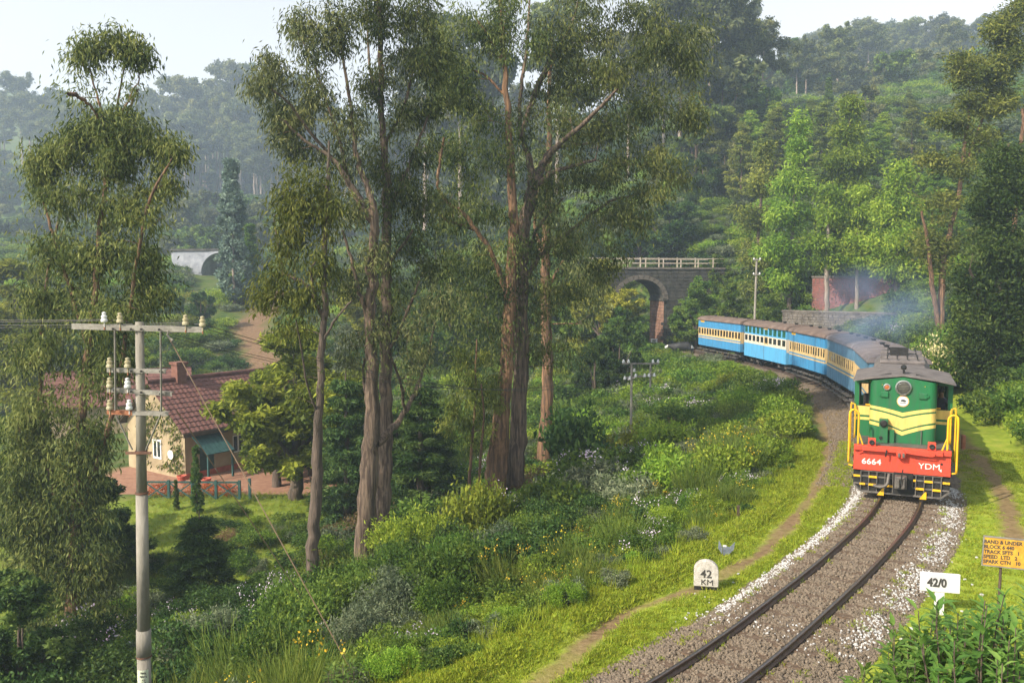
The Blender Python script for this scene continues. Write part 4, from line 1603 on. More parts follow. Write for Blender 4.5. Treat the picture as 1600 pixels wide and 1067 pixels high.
MB().bar((-1.2, 1.2, 3.48), (-.35, 1.25, 3.66), .06, .05).bar((.35, 1.2, 3.66), (1.2, 1.25, 3.47), .06, .05).build('roof_rib', M['black'], loco)
# long hood
MB().box(-.92, .92, CY1 + .1, LL - .5, ZB, 3.3).build('long_hood', M['green'], loco, bevel=.05)
for sx in (-1, 1):
    xs = sx * .921
    MB().box(*sorted((xs, xs + sx * .004)), CY1 + .15, LL - .55, 2.2, 2.5).build('hood_stripe', M['cream_yellow'], loco)
    for k in range(6):
        y = CY1 + .45 + k * .85
        if y + .6 < LL - .6:
            d_ = MB().box(*sorted((sx * .925, sx * .945)), y, y + .7, 2.55, 3.2).build('hood_door', M['green'], loco)
            for q in range(5):
                MB().box(*sorted((sx * .946, sx * .96)), y + .08, y + .62, 2.65 + q * .1, 2.69 + q * .1).build('louvre', M['black'], d_)
MB().prism([(-.98, 3.302), (.98, 3.302), (.70, 3.62), (-.70, 3.62)], CY1 + .12, LL - .5, 'Y').build('hood_roof', M['roofgrey'], loco)
for k, y in enumerate((5.0, 6.0, 7.2, 8.4, 9.2)):
    if y + .7 < LL - .4:
        MB().box(-.75, .75, y, y + .62, 3.623, 3.74 + .05 * (k % 2)).build('roof_hatch', M['roofgrey'], loco, bevel=.03)
        for xx in (-.5, -.17, .17, .5):
            MB().box(xx - .02, xx + .02, y + .03, y + .6, 3.79, 3.83).build('hatch_rib', M['black'], loco)
MB().box(-.42, .22, 6.75, 7.1, 3.63, 4.05).box(-.36, .16, 6.8, 7.05, 4.053, 4.06).build('exhaust_stack', M['black'], loco)
MB().lathe([(.55, 3.63), (.55, 3.72), (.45, 3.75), (0, 3.75)], 20, (0, 8.05, 0)).build('fan_cover', M['black'], loco)
# handrails
for sx in (-1, 1):
    o_ = sx * 1.50
    i_ = sx * 1.24
    MB().tube(catmull([(o_, .02, 1.0 if sx < 0 else .92), (o_, .02, 1.6), (o_, .02, 2.45), (sx * 1.46, .03, 2.6), (sx * 1.37, .04, 2.64), (sx * 1.28, .05, 2.58), (i_, .05, 2.45), (i_, .05, 1.9), (i_, .05, 1.57)], 6), .032, 8).build('handrail', M['yellow'], loco, smooth=True)
    MB().tube([(sx * 1.10, .04, 1.57), (i_, .05, 1.98)], .022, 6).build('rail_strut', M['yellow'], loco)
    MB().tube(catmull([(sx * 1.40, 1.5, 1.5), (sx * 1.40, 1.5, 2.5), (sx * 1.47, 1.5, 2.6), (sx * 1.53, 1.5, 2.5), (sx * 1.53, 1.5, .95)], 5), .028, 8).build('handrail', M['yellow'], loco, smooth=True)
    MB().tube([(o_, .02, .93), (sx * 1.38, .02, .90)], .026, 6).build('rail_foot', M['yellow'], loco)
    for k in range(3):
        MB().box(*sorted((sx * 1.02, sx * 1.4)), .25, .55, .45 + k * .33, .48 + k * .33).build('cab_step', M['black'], loco)

# coaches
M['cb'] = paint('coach_blue_paint', (.045, .235, .46), .5, .85, 1.2)
M['cb2'] = paint('coach_pale_blue_paint', (.085, .34, .60), .5, .92, 1.2)
M['cbd'] = paint('coach_faded_blue_paint', (.085, .21, .33), .6, .8, 1.6)
M['ccream'] = paint('coach_cream_paint', (.62, .44, .20), .55, .85, 1.5)
M['cwhite'] = paint('coach_offwhite_paint', (.66, .58, .46), .55, .9, 1.5)
M['croof'] = pmat('brown_coach_roof', (.105, .072, .06), (.18, .13, .105), 1.2, .8, .15)
M['croofgrey'] = pmat('grey_coach_roof', (.12, .10, .10), (.19, .16, .16), 1.2, .8, .15)
M['interior'] = pmat('dim_coach_interior', (.05, .03, .025), (.10, .06, .05), 3, .8)
M['greenglass'] = pmat('green_tinted_glass', (.01, .07, .05), (.03, .12, .09), 2, .12, spec=.6)


def coach(s0, s1, label, style):
    """front end at s0. style: a plank coach with small windows, b big two-row windows"""
    o, L = rail_vehicle('railway_coach', s0, s1, label, 'railway coach', 'blue coaches of the train')
    L -= .72
    HWc, ZB_, ZE = 1.12, .78, 2.95
    y0, y1 = .1, L
    if style == 'b':
        ZB_ = .62
    blue = {'a': M['cb'], 'b': M['cb2'], 'd': M['cbd']}[style]
    mould = M['cwhite'] if style == 'b' else M['ccream']
    # inner shell
    MB().box(-HWc + .1, HWc - .1, y0 + .08, y1 - .08, .80, .88).build('floor_panel', M['interior'], o)
    MB().box(HWc - .06, HWc, y0, y1, ZB_, ZE).build('side_wall', blue, o)
    MB().box(-.12, .12, y0 + .1, y1 - .1, .885, 1.9).build('seat_row', M['interior'], o)
    for yy, nm in ((y0, 'f'), (y1 - .06, 'r')):
        MB().box(-HWc + .045, HWc - .063, yy, yy + .06, ZB_, 1.42).build('end_wall', blue, o)
        MB().box(-HWc + .045, HWc - .063, yy + .001, yy + .059, 1.423, 2.3).build('end_panel', mould, o)
        MB().box(-HWc + .045, HWc - .063, yy, yy + .06, 2.303, ZE + .05).build('end_wall', blue, o)
        MB().prism([(-HWc + .03, ZE + .053), (HWc - .03, ZE + .053), (HWc * .6, ZE + .22), (0, ZE + .27), (-HWc * .6, ZE + .22)], yy, yy + .06, 'Y').build('roof_end', blue, o)
    MB().box(-.85, .85, y0 - .34, y0 - .002, .95, 2.75).build('gap_shade_box', M['black'], o)  # added black box, standing in for the dark of the gap between coaches
    xl = -HWc
    n = 12

    def side(b, ya, yb, z0, z1, t=.0, th=.045):
        b.box(xl - t, xl - t + th, ya, yb, z0, z1)
        return b
    if style == 'b':
        side(MB(), y0, y1, ZB_, 1.62).build('lower_panel', blue, o)
        for yy in (y0 + (y1 - y0) * .5,):
            side(MB(), yy - .012, yy + .012, ZB_ + .05, 1.6, .006, .05).build('panel_joint', M['interior'], o)
        side(MB(), y0, y1, 1.622, 1.72, .006, .05).build('waist_rail', M['cwhite'], o)
        nw = 10
        dw = (y1 - y0) / nw
        for k in range(nw):
            ya, yb = y0 + k * dw, y0 + (k + 1) * dw
            for z0, z1, mt_, gl in ((1.725, 2.30, M['cwhite'], M['glass']), (2.305, ZE, blue, M['greenglass'])):
                f = MB()
                side(f, ya, ya + .10, z0, z1)
                side(f, yb - .10, yb - .001, z0, z1)
                side(f, ya + .10, yb - .10, z0, z0 + .09)
                side(f, ya + .10, yb - .10, z1 - .07, z1)
                f = f.build('window_frame', mt_ if k != 4 or z0 > 2 else M['ccream'], o)
                MB().box(xl + .012, xl + .022, ya + .10, yb - .10, z0 + .09, z1 - .07).build('pane', gl, f)
        side(MB(), y0 + 4.1 * dw, y0 + 5.1 * dw, ZE - .16, ZE - .02, .008, .012).build('name_board', M['ccream'], o)
    else:
        for k in range(n):
            ya, yb = y0 + (y1 - y0) * k / n, y0 + (y1 - y0) * (k + 1) / n
            t = random.uniform(0, .006)
            side(MB(), ya + .006, yb - .006, ZB_, 1.42, t).build('plank', blue, o)
            side(MB(), ya + .006, yb - .006, 2.305, ZE, random.uniform(0, .006)).build('plank', blue, o)
            if k:
                side(MB(), ya - .014, ya + .014, ZB_, 1.40, .014, .012).build('batten', blue, o)
        side(MB(), y0, y1, 1.423, 1.50, .012, .055).build('cream_line', M['ccream'], o)
        side(MB(), y0, y1, 1.503, 1.60, .004, .05).build('blue_line', blue, o)
        side(MB(), y0, y1, 1.603, 1.70, .012, .055).build('cream_line', M['ccream'], o)
        nw = 15
        dw = (y1 - y0) / nw
        for k in range(nw):
            ya, yb = y0 + k * dw, y0 + (k + 1) * dw
            f = MB()
            side(f, ya, ya + .075, 1.705, 2.30)
            side(f, yb - .075, yb - .001, 1.705, 2.30)
            side(f, ya + .075, yb - .075, 1.705, 1.76)
            side(f, ya + .075, yb - .075, 2.25, 2.30)
            f = f.build('window_frame', M['ccream'], o)
            if k % 4 != 1:
                MB().box(xl + .02, xl + .03, ya + .075, yb - .075, 1.76, 1.76 + (.49 if k % 3 else .25)).build('pane', M['glass'], f)
        if style == 'a':
            side(MB(), y1 - 1.2, y1 - .45, ZE - .2, ZE - .04, .012, .02).build('name_board', M['yellow'], o)
    # roof
    prr = []
    for k in range(9):
        a = math.pi * k / 8
        prr.append((-(HWc + .10) * math.cos(a), ZE + .02 + .30 * math.sin(a) ** .8))
    prr = [(HWc + .10, ZE - .03), (-HWc - .10, ZE - .03)] + prr
    rf = MB().prism(prr, y0 - .07, y1 + .07, 'Y').build('roof', M['croofgrey'] if style == 'd' else M['croof'], o)
    for k in range(4):
        yy = y0 + (y1 - y0) * (k + .5) / 4
        MB().lathe([(.10, 0), (.10, .06), (.14, .08), (.14, .11), (0, .13)], 10, (0, yy, ZE + .315)).build('roof_vent', M['black'], rf)
    # running gear
    MB().box(-.9, .9, y0 + .1, y1 - .1, .60, .775).build('underframe', M['black'], o)
    for yb in (1.25, L - 1.35):
        for dy in (-.55, .55):
            wheelset(o, yb + dy, .33)
        for sx in (-1, 1):
            MB().box(sx * .74 - .05, sx * .74 + .05, yb - .95, yb + .95, .26, .45).build('bogie_frame', M['black'], o)
            for dy in (-.55, .55):
                MB().box(sx * .80 - .06, sx * .80 + .06, yb + dy - .12, yb + dy + .12, .24, .46).build('axle_box', M['greymetal'], o)
    if style != 'b':
        for zz, xx in ((.50, -1.22), (.27, -1.30)):
            for k in range(6):
                ya = y0 + (y1 - y0) * (k + .12) / 6
                MB().box(xx - .13, xx + .13, ya, ya + (y1 - y0) / 6 * .72, zz, zz + .045).build('footboard', M['greymetal'], o)
                if zz > .4:
                    MB().bar((xx + .05, ya + .1, .78), (-1.28, ya + .1, .28), .035, .035).build('step_hanger', M['black'], o)
    MB().bar((-.4, y1 + .05, .75), (-.4, y1 + .35, .75), .16, .16).bar((.4, y1 + .05, .75), (.4, y1 + .35, .75), .16, .16).build('buffer', M['black'], o)
    return o, L


sC = [sC1 - 7.55, sC1, s_near(19.45, 48.3), s_near(19.6, 56), s_near(18.75, 64.1), s_near(17.1, 72.6)]
coaches = []
for k, (st, lab) in enumerate((('d', 'weathered grey blue coach coupled directly behind the green locomotive'),
                               ('d', 'faded blue coach with cream window band, second behind the locomotive'),
                               ('a', 'blue plank sided coach with a cream window band in the middle of the train'),
                               ('b', 'bright blue coach with two rows of large windows in white frames'),
                               ('a', 'last blue plank sided coach at the far tail of the train by the bridge'))):
    coaches.append(coach(sC[k] + .05, sC[k + 1], lab, st))


# ------------------------------------------------------------------ people and a cow, grown as one skin
M['skin'] = pmat('brown_skin', (.16, .08, .05), (.22, .12, .08), 5, .6)
M['cloth_dark'] = pmat('dark_shirt', (.02, .022, .03), (.04, .04, .05), 6, .8)
M['cloth_red'] = pmat('red_shirt', (.45, .06, .05), (.5, .10, .08), 6, .8)
M['cloth_white'] = pmat('white_shirt', (.6, .6, .62), (.7, .7, .7), 6, .8)
M['hair'] = pmat('black_hair', (.01, .009, .008), (.02, .018, .016), 8, .6)
M['cowblack'] = pmat('black_cow_coat', (.008, .008, .009), (.02, .02, .022), 3, .6)
M['cowwhite'] = pmat('white_cow_patch', (.62, .60, .56), (.72, .70, .66), 4, .7)


def skin_mesh(name, verts, edges, radii, mats, pick=None, sub=2):
    me = bpy.data.meshes.new(name)
    me.from_pydata(verts, edges, [])
    o = bpy.data.objects.new(name, me)
    COL.objects.link(o)
    sk = o.modifiers.new('skin', 'SKIN')
    sk.use_smooth_shade = True
    for v, r in zip(me.skin_vertices[0].data, radii):
        v.radius = r if isinstance(r, tuple) else (r, r)
    me.skin_vertices[0].data[0].use_root = True
    sb = o.modifiers.new('sub', 'SUBSURF')
    sb.levels = sb.render_levels = sub
    dg = bpy.context.evaluated_depsgraph_get()
    m2 = bpy.data.meshes.new_from_object(o.evaluated_get(dg))
    bpy.data.objects.remove(o)
    m2.name = name
    m2.materials.clear()
    for m_ in mats:
        m2.materials.append(m_)
    if pick:
        for p in m2.polygons:
            p.material_index = pick(p.center)
    m2.polygons.foreach_set('use_smooth', [True] * len(m2.polygons))
    return m2


PV = [(0, 0, .0), (0, 0, .25), (0, 0, .50), (0, .0, .60), (0, -.02, .68), (0, -.03, .78), (.17, 0, .47), (.24, -.05, .24), (.20, -.22, .12), (.19, -.30, .13), (-.17, 0, .47), (-.24, -.05, .24), (-.20, -.22, .12), (-.19, -.30, .13),
      (.09, -.2, -.04), (.09, -.42, -.06), (.09, -.44, -.45), (-.09, -.2, -.04), (-.09, -.42, -.06), (-.09, -.44, -.45)]
PE = [(0, 1), (1, 2), (2, 3), (3, 4), (4, 5), (2, 6), (6, 7), (7, 8), (8, 9), (2, 10), (10, 11), (11, 12), (12, 13), (0, 14), (14, 15), (15, 16), (0, 17), (17, 18), (18, 19)]
PR = [(.15, .11), (.14, .10), (.13, .09), .055, (.085, .09), (.07, .08), .065, .05, .04, .035, .065, .05, .04, .035, .08, .07, .045, .08, .07, .045]


def person(loc, rz, cloth, label, parent_scale=1.0):
    me = skin_mesh('person', PV, PE, PR, [cloth, M['skin']], lambda c: 1 if c.z > .57 or c.y < -.235 and c.z > .05 else 0)
    o = link('person', me, None, loc, rz)
    tag(o, label, 'person')
    MB().lathe([(.0, -.02), (.085, -.02), (.10, .03), (.085, .09), (.04, .125), (0, .13)], 14, (0, .0, .76)).build('hair', M['hair'], o, smooth=True)
    return o


def local_to_world(o, p):
    mw = Matrix.Translation(o.location) @ o.rotation_euler.to_matrix().to_4x4() @ Matrix.Diagonal((*o.scale, 1))
    return mw @ Vector(p)


person(local_to_world(loco, (1.14, 2.3, 2.25)), loco.rotation_euler.z, M['cloth_dark'], 'person in dark clothes seated behind the locomotive cab window')
for ci, yy, cl, lab in ((2, 3.6, M['cloth_red'], 'person in red clothes at a window of the middle plank coach'), (2, 5.0, M['cloth_dark'], 'person in dark clothes at a window of the middle plank coach'),
                        (2, 1.2, M['cloth_white'], 'person in white clothes near the front window of the middle plank coach'), (4, 3.7, M['cloth_dark'], 'person in dark clothes at a window of the last coach')):
    o, L = coaches[ci]
    person(local_to_world(o, (-.58, yy, 1.36)), o.rotation_euler.z - math.pi / 2, cl, lab)

CV = [(0, 0, 1.05), (.45, 0, 1.08), (.85, 0, 1.10), (-.45, 0, 1.08), (-.72, 0, 1.05), (1.10, 0, 1.15), (1.28, 0, 1.12), (1.55, 0, .95),
      (.72, .17, .75), (.72, .17, .40), (.72, .17, .04), (.72, -.17, .75), (.72, -.17, .40), (.72, -.17, .04),
      (-.66, .17, .80), (-.76, .17, .45), (-.70, .17, .04), (-.66, -.17, .80), (-.76, -.17, .45), (-.70, -.17, .04), (-.86, 0, .95), (-.88, 0, .5), (1.26, .16, 1.18), (1.26, -.16, 1.18)]
CE = [(0, 1), (1, 2), (0, 3), (3, 4), (2, 5), (5, 6), (6, 7), (2, 8), (8, 9), (9, 10), (2, 11), (11, 12), (12, 13), (4, 14), (14, 15), (15, 16), (4, 17), (17, 18), (18, 19), (4, 20), (20, 21), (6, 22), (6, 23)]
CR = [(.40, .44), (.36, .40), (.30, .34), (.38, .42), (.30, .32), .17, .15, .09, .12, .075, .06, .12, .075, .06, .15, .085, .06, .15, .085, .06, .03, .025, .04, .04]
cm = skin_mesh('cow', CV, CE, CR, [M['cowblack'], M['cowwhite']], lambda c: 1 if (c.x > 1.30 or (c.x < -.62 and c.z > .95) or c.z < .2) else 0)
cyy = 69.5
cx = at(1068, 550, cyy).x
cow = link('cow', cm, None, (cx, cyy, hz(cx, cyy) + .02), R(172))
tag(cow, 'black cow with white face grazing beside the line near the bridge', 'cow')

# ------------------------------------------------------------------ telegraph pole in front
M['concrete'] = pmat('weathered_tube_pole', (.17, .155, .13), (.29, .265, .225), 2.5, .8, .25, stretch=(2, 2, .5))
M['galv'] = pmat('grey_steel_angle', (.19, .175, .155), (.32, .30, .265), 6, .6, .2, .3)
M['rust'] = pmat('rusty_steel', (.25, .09, .045), (.36, .15, .08), 6, .8, .3)
M['rustdark'] = pmat('dark_rusty_band', (.10, .05, .035), (.17, .085, .055), 6, .8, .3)
M['ceramic_white'] = pmat('white_porcelain', (.55, .56, .57), (.66, .66, .66), 4, .25)
M['ceramic_cream'] = pmat('stained_porcelain', (.27, .23, .12), (.48, .43, .30), 5, .35)
M['wire'] = pmat('dull_wire', (.05, .05, .05), (.09, .085, .08), 4, .6, 0, .5)
M['stay'] = pmat('rusty_stay_wire', (.16, .11, .07), (.22, .15, .10), 4, .7)
M['notice'] = pmat('pale_green_notice', (.50, .56, .40), (.60, .65, .50), 7, .7)
PD = 15.0
pb, ptop = at(223, 1067, PD), at(218, 503, PD)
pz = hz(pb.x, PD)
pole = empty('telegraph_pole', (pb.x, PD, pz), 0, 'tall jointed grey telegraph pole with four crossarms and porcelain insulators', 'utility pole')
W = lambda px, py, dd=0: at(px, py, PD + dd) - Vector((pb.x, PD, pz))
zb = 0 - .3
pt_ = W(218, 503)
pm1, pm2 = W(222, 1024), W(220, 770)
ax = lambda z: pt_.x * (z / pt_.z)
MB().tube([(0, 0, zb), (ax(pm1.z), 0, pm1.z - .01)], [.125, .12], 20).build('lower_tube', M['concrete'], pole, smooth=True)
MB().tube([(ax(pm1.z), 0, pm1.z), (ax(pm1.z + .5), 0, pm1.z + .5)], [.132, .130], 20).build('sleeve_tube', M['concrete'], pole, smooth=True)
MB().tube([(ax(pm1.z + .503), 0, pm1.z + .503), (ax(pm2.z), 0, pm2.z)], [.112, .105], 20).build('middle_tube', M['concrete'], pole, smooth=True)
MB().tube([(ax(pm2.z), 0, pm2.z + .02), (pt_.x, 0, pt_.z)], [.092, .072], 20).build('upper_tube', M['concrete'], pole, smooth=True)
for z in (pm1.z - .005, pm2.z):
    MB().tube([(ax(z), 0, z - .012), (ax(z), 0, z + .016)], .118 if z > pm1.z else .136, 20).build('joint_band', M['rustdark'], pole)
clz = W(219, 706).z
MB().tube([(ax(clz), 0, clz - .03), (ax(clz), 0, clz + .03)], .105, 18).bar((ax(clz) - .24, -.09, clz), (ax(clz) + .22, -.09, clz), .05, .04).build('clamp', M['rustdark'], pole)


def insulator(px, py, mt_):
    p = W(px, py, -.10)
    b = MB().lathe([(.012, -.10), (.012, .0), (.055, -.0), (.068, .012), (.070, .05), (.052, .075), (.050, .09), (.060, .10), (.058, .135), (.036, .155), (.034, .17), (.044, .18), (.040, .205), (.0, .22)], 14)
    o = b.build('insulator', mt_, pole, loc=(p.x, p.y, p.z), smooth=False)
    o.scale = (.86, .86, .86)
    MB().tube([(0, 0, -.16), (0, 0, .01)], .012, 6).build('pin', M['rust'], o)


def arm(x0, y0, x1, y1, m_, nm='crossarm', dd=-.09, w=.075):
    a, b_ = W(x0, y0, dd), W(x1, y1, dd)
    b = MB().bar(a, b_, .012, w)
    u = Vector((0, .05, w / 2 - .006))
    b.bar(a + u, b_ + u, .09, .012)
    return b.build(nm, m_, pole)


arm(112, 510, 318, 515.5, M['galv'], w=.10)
arm(167, 578.5, 259, 580.5, M['galv'])
arm(167, 609, 269, 616, M['galv'])
a_ = arm(207, 645.5, 263, 647, M['galv'])
arm(167, 644, 206.5, 645.5, M['rust'])
for x, y0, y1 in ((179.5, 516, 641), (251, 518, 643)):
    MB().bar(W(x, y0, -.16), W(x + 1, y1, -.16), .06, .012).build('upright_strap', M['galv'], pole)
MB().bar(W(181, 648, -.15), W(207, 703, -.11), .05, .012).build('diagonal_brace', M['galv'], pole)
MB().bar(W(251, 648, -.15), W(228, 703, -.11), .05, .012).build('diagonal_brace', M['galv'], pole)
for (x, y) in ((177, 514), (205, 514.5), (249, 515), (205, 580), (251, 580), (205, 612), (251, 615), (221, 514.5), (221, 580), (221, 613), (179, 580), (179, 610)):
    p = W(x, y, -.115)
    MB().lathe([(.022, .0), (.022, -.02), (0, -.02)], 6, (p.x, p.y, p.z), 'Y').build('bolt', M['black'], pole)
INS = ((163, 503.5, M['ceramic_white']), (187.5, 504.5, M['ceramic_cream']), (290, 508, M['ceramic_cream']), (316.5, 510, M['ceramic_cream']), (171.5, 574.5, M['ceramic_cream']), (199.5, 574.5, M['ceramic_cream']),
       (171.5, 605.5, M['ceramic_cream']), (199.5, 606, M['ceramic_white']), (171.5, 640, M['ceramic_cream']), (202, 640, M['ceramic_white']))
for x, y, m_ in INS:
    insulator(x, y, m_)
MB().tube(catmull([tuple(W(262, 518, -.06)), tuple(W(263, 526, -.06)), tuple(W(270, 532, -.08))], 4), .02, 6).bar(W(262, 519, -.1), W(290, 516, .1), .03, .05).build('side_bracket', M['galv'], pole)
npl = W(227, 1052)
pln = MB()
for k in range(6):
    a0, a1 = R(-130 + k * 16.6), R(-130 + (k + 1) * 16.6)
    r_ = .1265
    x_ = ax(npl.z)
    pln.add([(x_ + r_ * math.cos(a0), r_ * math.sin(a0), npl.z - .18), (x_ + r_ * math.cos(a1), r_ * math.sin(a1), npl.z - .18), (x_ + r_ * math.cos(a1), r_ * math.sin(a1), npl.z + .12), (x_ + r_ * math.cos(a0), r_ * math.sin(a0), npl.z + .12)], [(0, 1, 2, 3)])
pln.build('painted_notice', M['notice'], pole)
for k, (t_, sz) in enumerate((('PWR', .05), ('NOTE', .05), ('A2', .05), ('1 7', .07))):
    text('notice_lettering', t_, sz, M['blackletter'], pole, (ax(npl.z) + .045, -.137, npl.z + .07 - .065 * k), ext=.001, bold=.002)

# ------------------------------------------------------------------ wires and stays
def wire(name, pts, r, m_, label, group, sag=0.0):
    P = np.array([tuple(p) for p in pts])
    if len(P) == 2 and sag:
        t = np.linspace(0, 1, 14)[:, None]
        P = P[0] * (1 - t) + P[1] * t
        P[:, 2] -= sag * 4 * t[:, 0] * (1 - t[:, 0])
    b = MB().tube(P, r, 5)
    return tag(b.build(name, m_), label, 'wire', group)


far_l = [at(-420, 470, 17.5), at(-420, 478, 17.5), at(-420, 497, 17.5)]
for k, (x, y) in enumerate(((163, 499), (187, 500), (290, 504), (316, 506))):
    wire('telegraph_wire', [at(x, y, PD - .1), at(-420, 478 + 7 * k, 18.0)], .006, M['wire'], 'thin overhead wire from the top insulators of the tall pole out of view', 'wires from the top crossarm leaving the view', .12)
for k, (x, y) in enumerate(((163, 499), (187, 500), (290, 504), (316, 506))):
    wire('telegraph_wire', [at(x, y, PD - .1), at(990 + 9 * k, 566, 40)], .006, M['wire'], 'long thin wire sagging between the tall pole and the small pole on the slope', 'wires between the two telegraph poles', 1.3)
for (x, y, x2, y2, nm) in ((262, 524, 548, 1045, 'long stay wire running from the tall pole top down to the weedy bank'), (275, 640, 470, 930, 'shorter stay wire crossing before the tiled house and yard')):
    e = at(x2, y2, 13.9 if x2 > 500 else 18)
    wire('stay_wire', [at(x, y, PD), e], .009, M['stay'], nm, None)

# ------------------------------------------------------------------ small telegraph pole on the slope
q0 = at(988, 660, 40)
sp = empty('telegraph_pole', (q0.x, 40, hz(q0.x, 40) - .2), 0, 'short grey telegraph pole with white insulators half buried in slope bushes', 'utility pole')
off_ = Vector((q0.x, 40, hz(q0.x, 40) - .2))
Wq = lambda px, py: at(px, py, 40) - off_
t0, t1 = Wq(987, 569), Wq(1016.5, 569)
MB().tube([(t0.x, 0, 0), (t0.x, 0, t0.z)], [.075, .055], 10).build('post', M['concrete'], sp)
MB().tube([(t1.x, 0, Wq(1017, 605).z), (t1.x, 0, t1.z)], [.05, .045], 8).build('strut_post', M['galv'], sp)
MB().bar(Wq(972, 568), Wq(1030, 568), .05, .08).build('crossarm', M['galv'], sp)
MB().bar(Wq(975, 590), Wq(1024, 586), .05, .07).build('crossarm', M['galv'], sp)
for x, y in ((974, 566), (982, 566), (1020, 566), (1028, 566), (991, 580), (976, 592), (984, 592), (993, 588), (1007, 588), (1014, 588), (1022, 587)):
    p = Wq(x, y)
    MB().lathe([(.03, -.02), (.065, -.02), (.07, .05), (.045, .07), (.05, .10), (.03, .14), (0, .15)], 10).build('insulator', M['ceramic_white'], sp, loc=(p.x, -.05, p.z))
# white pole behind the train
q0 = at(1178, 510, 70)
wp = empty('telegraph_pole', (q0.x, 70, hz(q0.x, 70) - .3), 0, 'thin pale telegraph pole standing behind the blue coaches', 'utility pole')
hh = at(1181, 404, 70).z - (hz(q0.x, 70) - .3)
MB().tube([(0, 0, 0), (.12, 0, hh)], [.12, .08], 10).build('post', M['concrete'], wp)
MB().bar((-.18, -.1, hh - .12), (.42, -.1, hh - .12), .07, .09).build('crossarm', M['galv'], wp)
MB().bar((-.18, -.1, hh - 1.35), (.40, -.1, hh - 1.35), .07, .09).build('crossarm', M['galv'], wp)
for xx, zz in ((-.14, 0), (.38, 0), (-.14, -1.23), (.36, -1.23)):
    MB().lathe([(.03, 0), (.08, 0), (.08, .08), (.05, .11), (0, .16)], 10, (xx, -.1, hh - .08 + zz)).build('insulator', M['ceramic_white'], wp)

# ------------------------------------------------------------------ kilometre stone, boards, marker
M['kmstone'] = pmat('lichened_white_stone', (.24, .22, .19), (.50, .47, .43), 9, .9, .3, lo=.25, hi=.6)
M['signyellow'] = pmat('rusted_yellow_board', (.44, .21, .025), (.62, .36, .04), 5, .75, .15, c3=(.30, .12, .03))
M['signwhite'] = pmat('white_board', (.52, .51, .53), (.62, .61, .63), 2, .55)
M['bluegrey'] = pmat('blue_grey_sheet_metal', (.12, .14, .18), (.22, .25, .30), 9, .5, .2, .3)
g0 = on_plane(1103, 924, -.33)
gz_ = hz(g0.x, g0.y)
kd = g0.y
kst = empty('kilometre_stone', (g0.x, g0.y, gz_), R(-12), 'round topped white kilometre stone reading 42 on the grass verge', 'milestone')
wK = 38.5 / F_PX * kd
hK = at(1103, 876, kd).z - gz_
pr_ = [(-wK / 2, .08), (wK / 2, .08), (wK / 2, hK - wK * .42)]
for k in range(1, 12):
    a = math.pi * k / 12
    pr_.append((wK / 2 * math.cos(a), hK - wK * .42 + wK * .42 * math.sin(a)))
pr_.append((-wK / 2, hK - wK * .42))
MB().prism(pr_, 0, .15, 'Y').build('slab', M['kmstone'], kst, bevel=.015)
MB().box(-wK / 2 + .01, wK / 2 - .01, .012, .14, -.15, .077).build('foot', M['black'], kst)
text('distance_lettering', '42', .24, M['blackletter'], kst, (.0, -.004, hK * .55), sx=1.0, bold=.003)
text('unit_lettering', 'KM', .17, M['blackletter'], kst, (.02, -.004, hK * .27), sx=1.1, bold=.0)

g0 = on_plane(1467, 962, -.33)
kb = empty('kilometre_board', (g0.x, g0.y, hz(g0.x, g0.y)), R(-14), 'white painted T shaped board reading 42/0 beside the track', 'sign')
kd = g0.y
zc = at(1468, 911, kd).z - hz(g0.x, g0.y)
MB().box(-.085, .085, 0, .05, -.2, zc - .18).build('post', M['signwhite'], kb)
MB().box(-.36, .36, -.008, .058, zc - .178, zc + .20).build('board', M['signwhite'], kb, bevel=.008)
text('board_lettering', '42/0', .23, M['blackletter'], kb, (-.06, -.012, zc + .005), sx=.85, bold=.008)

gq = at(1566, 862, 13.2)
sg = empty('warning_board', (gq.x, 13.2, hz(gq.x, 13.2)), R(-16), 'rusting yellow notice board with black lettering on a thin post', 'sign')
zc = gq.z - hz(gq.x, 13.2)
MB().tube([(-.03, .03, -.2), (0, .03, zc)], .022, 8).build('post', M['wood_dark'], sg)
nb_ = MB().box(-.33, .33, -.012, .012, zc - .235, zc + .22).build('board', M['signyellow'], sg)
nb_.rotation_euler = (0, R(1.5), 0)
MB().box(-.345, .345, -.018, .018, zc + .222, zc + .242).box(-.345, .345, -.018, .018, zc - .255, zc - .237).box(-.346, -.332, -.018, .018, zc - .236, zc + .221).box(.332, .346, -.018, .018, zc - .236, zc + .221).build('board_edge', M['galv'], sg).rotation_euler = (0, R(1.5), 0)
for k, t_ in enumerate(('BAND & UNDER', 'BLOCK 6 440', 'TRACK SPTS   1', 'SPEED  LTD   2', 'SPARK CTN   10')):
    text('notice_lettering', t_, .082, M['blackletter'], sg, (-.27, -.0135, zc + .155 - k * .082), ext=.001, align='LEFT', bold=.003, sx=.92).rotation_euler = (math.pi / 2, 0, 0)

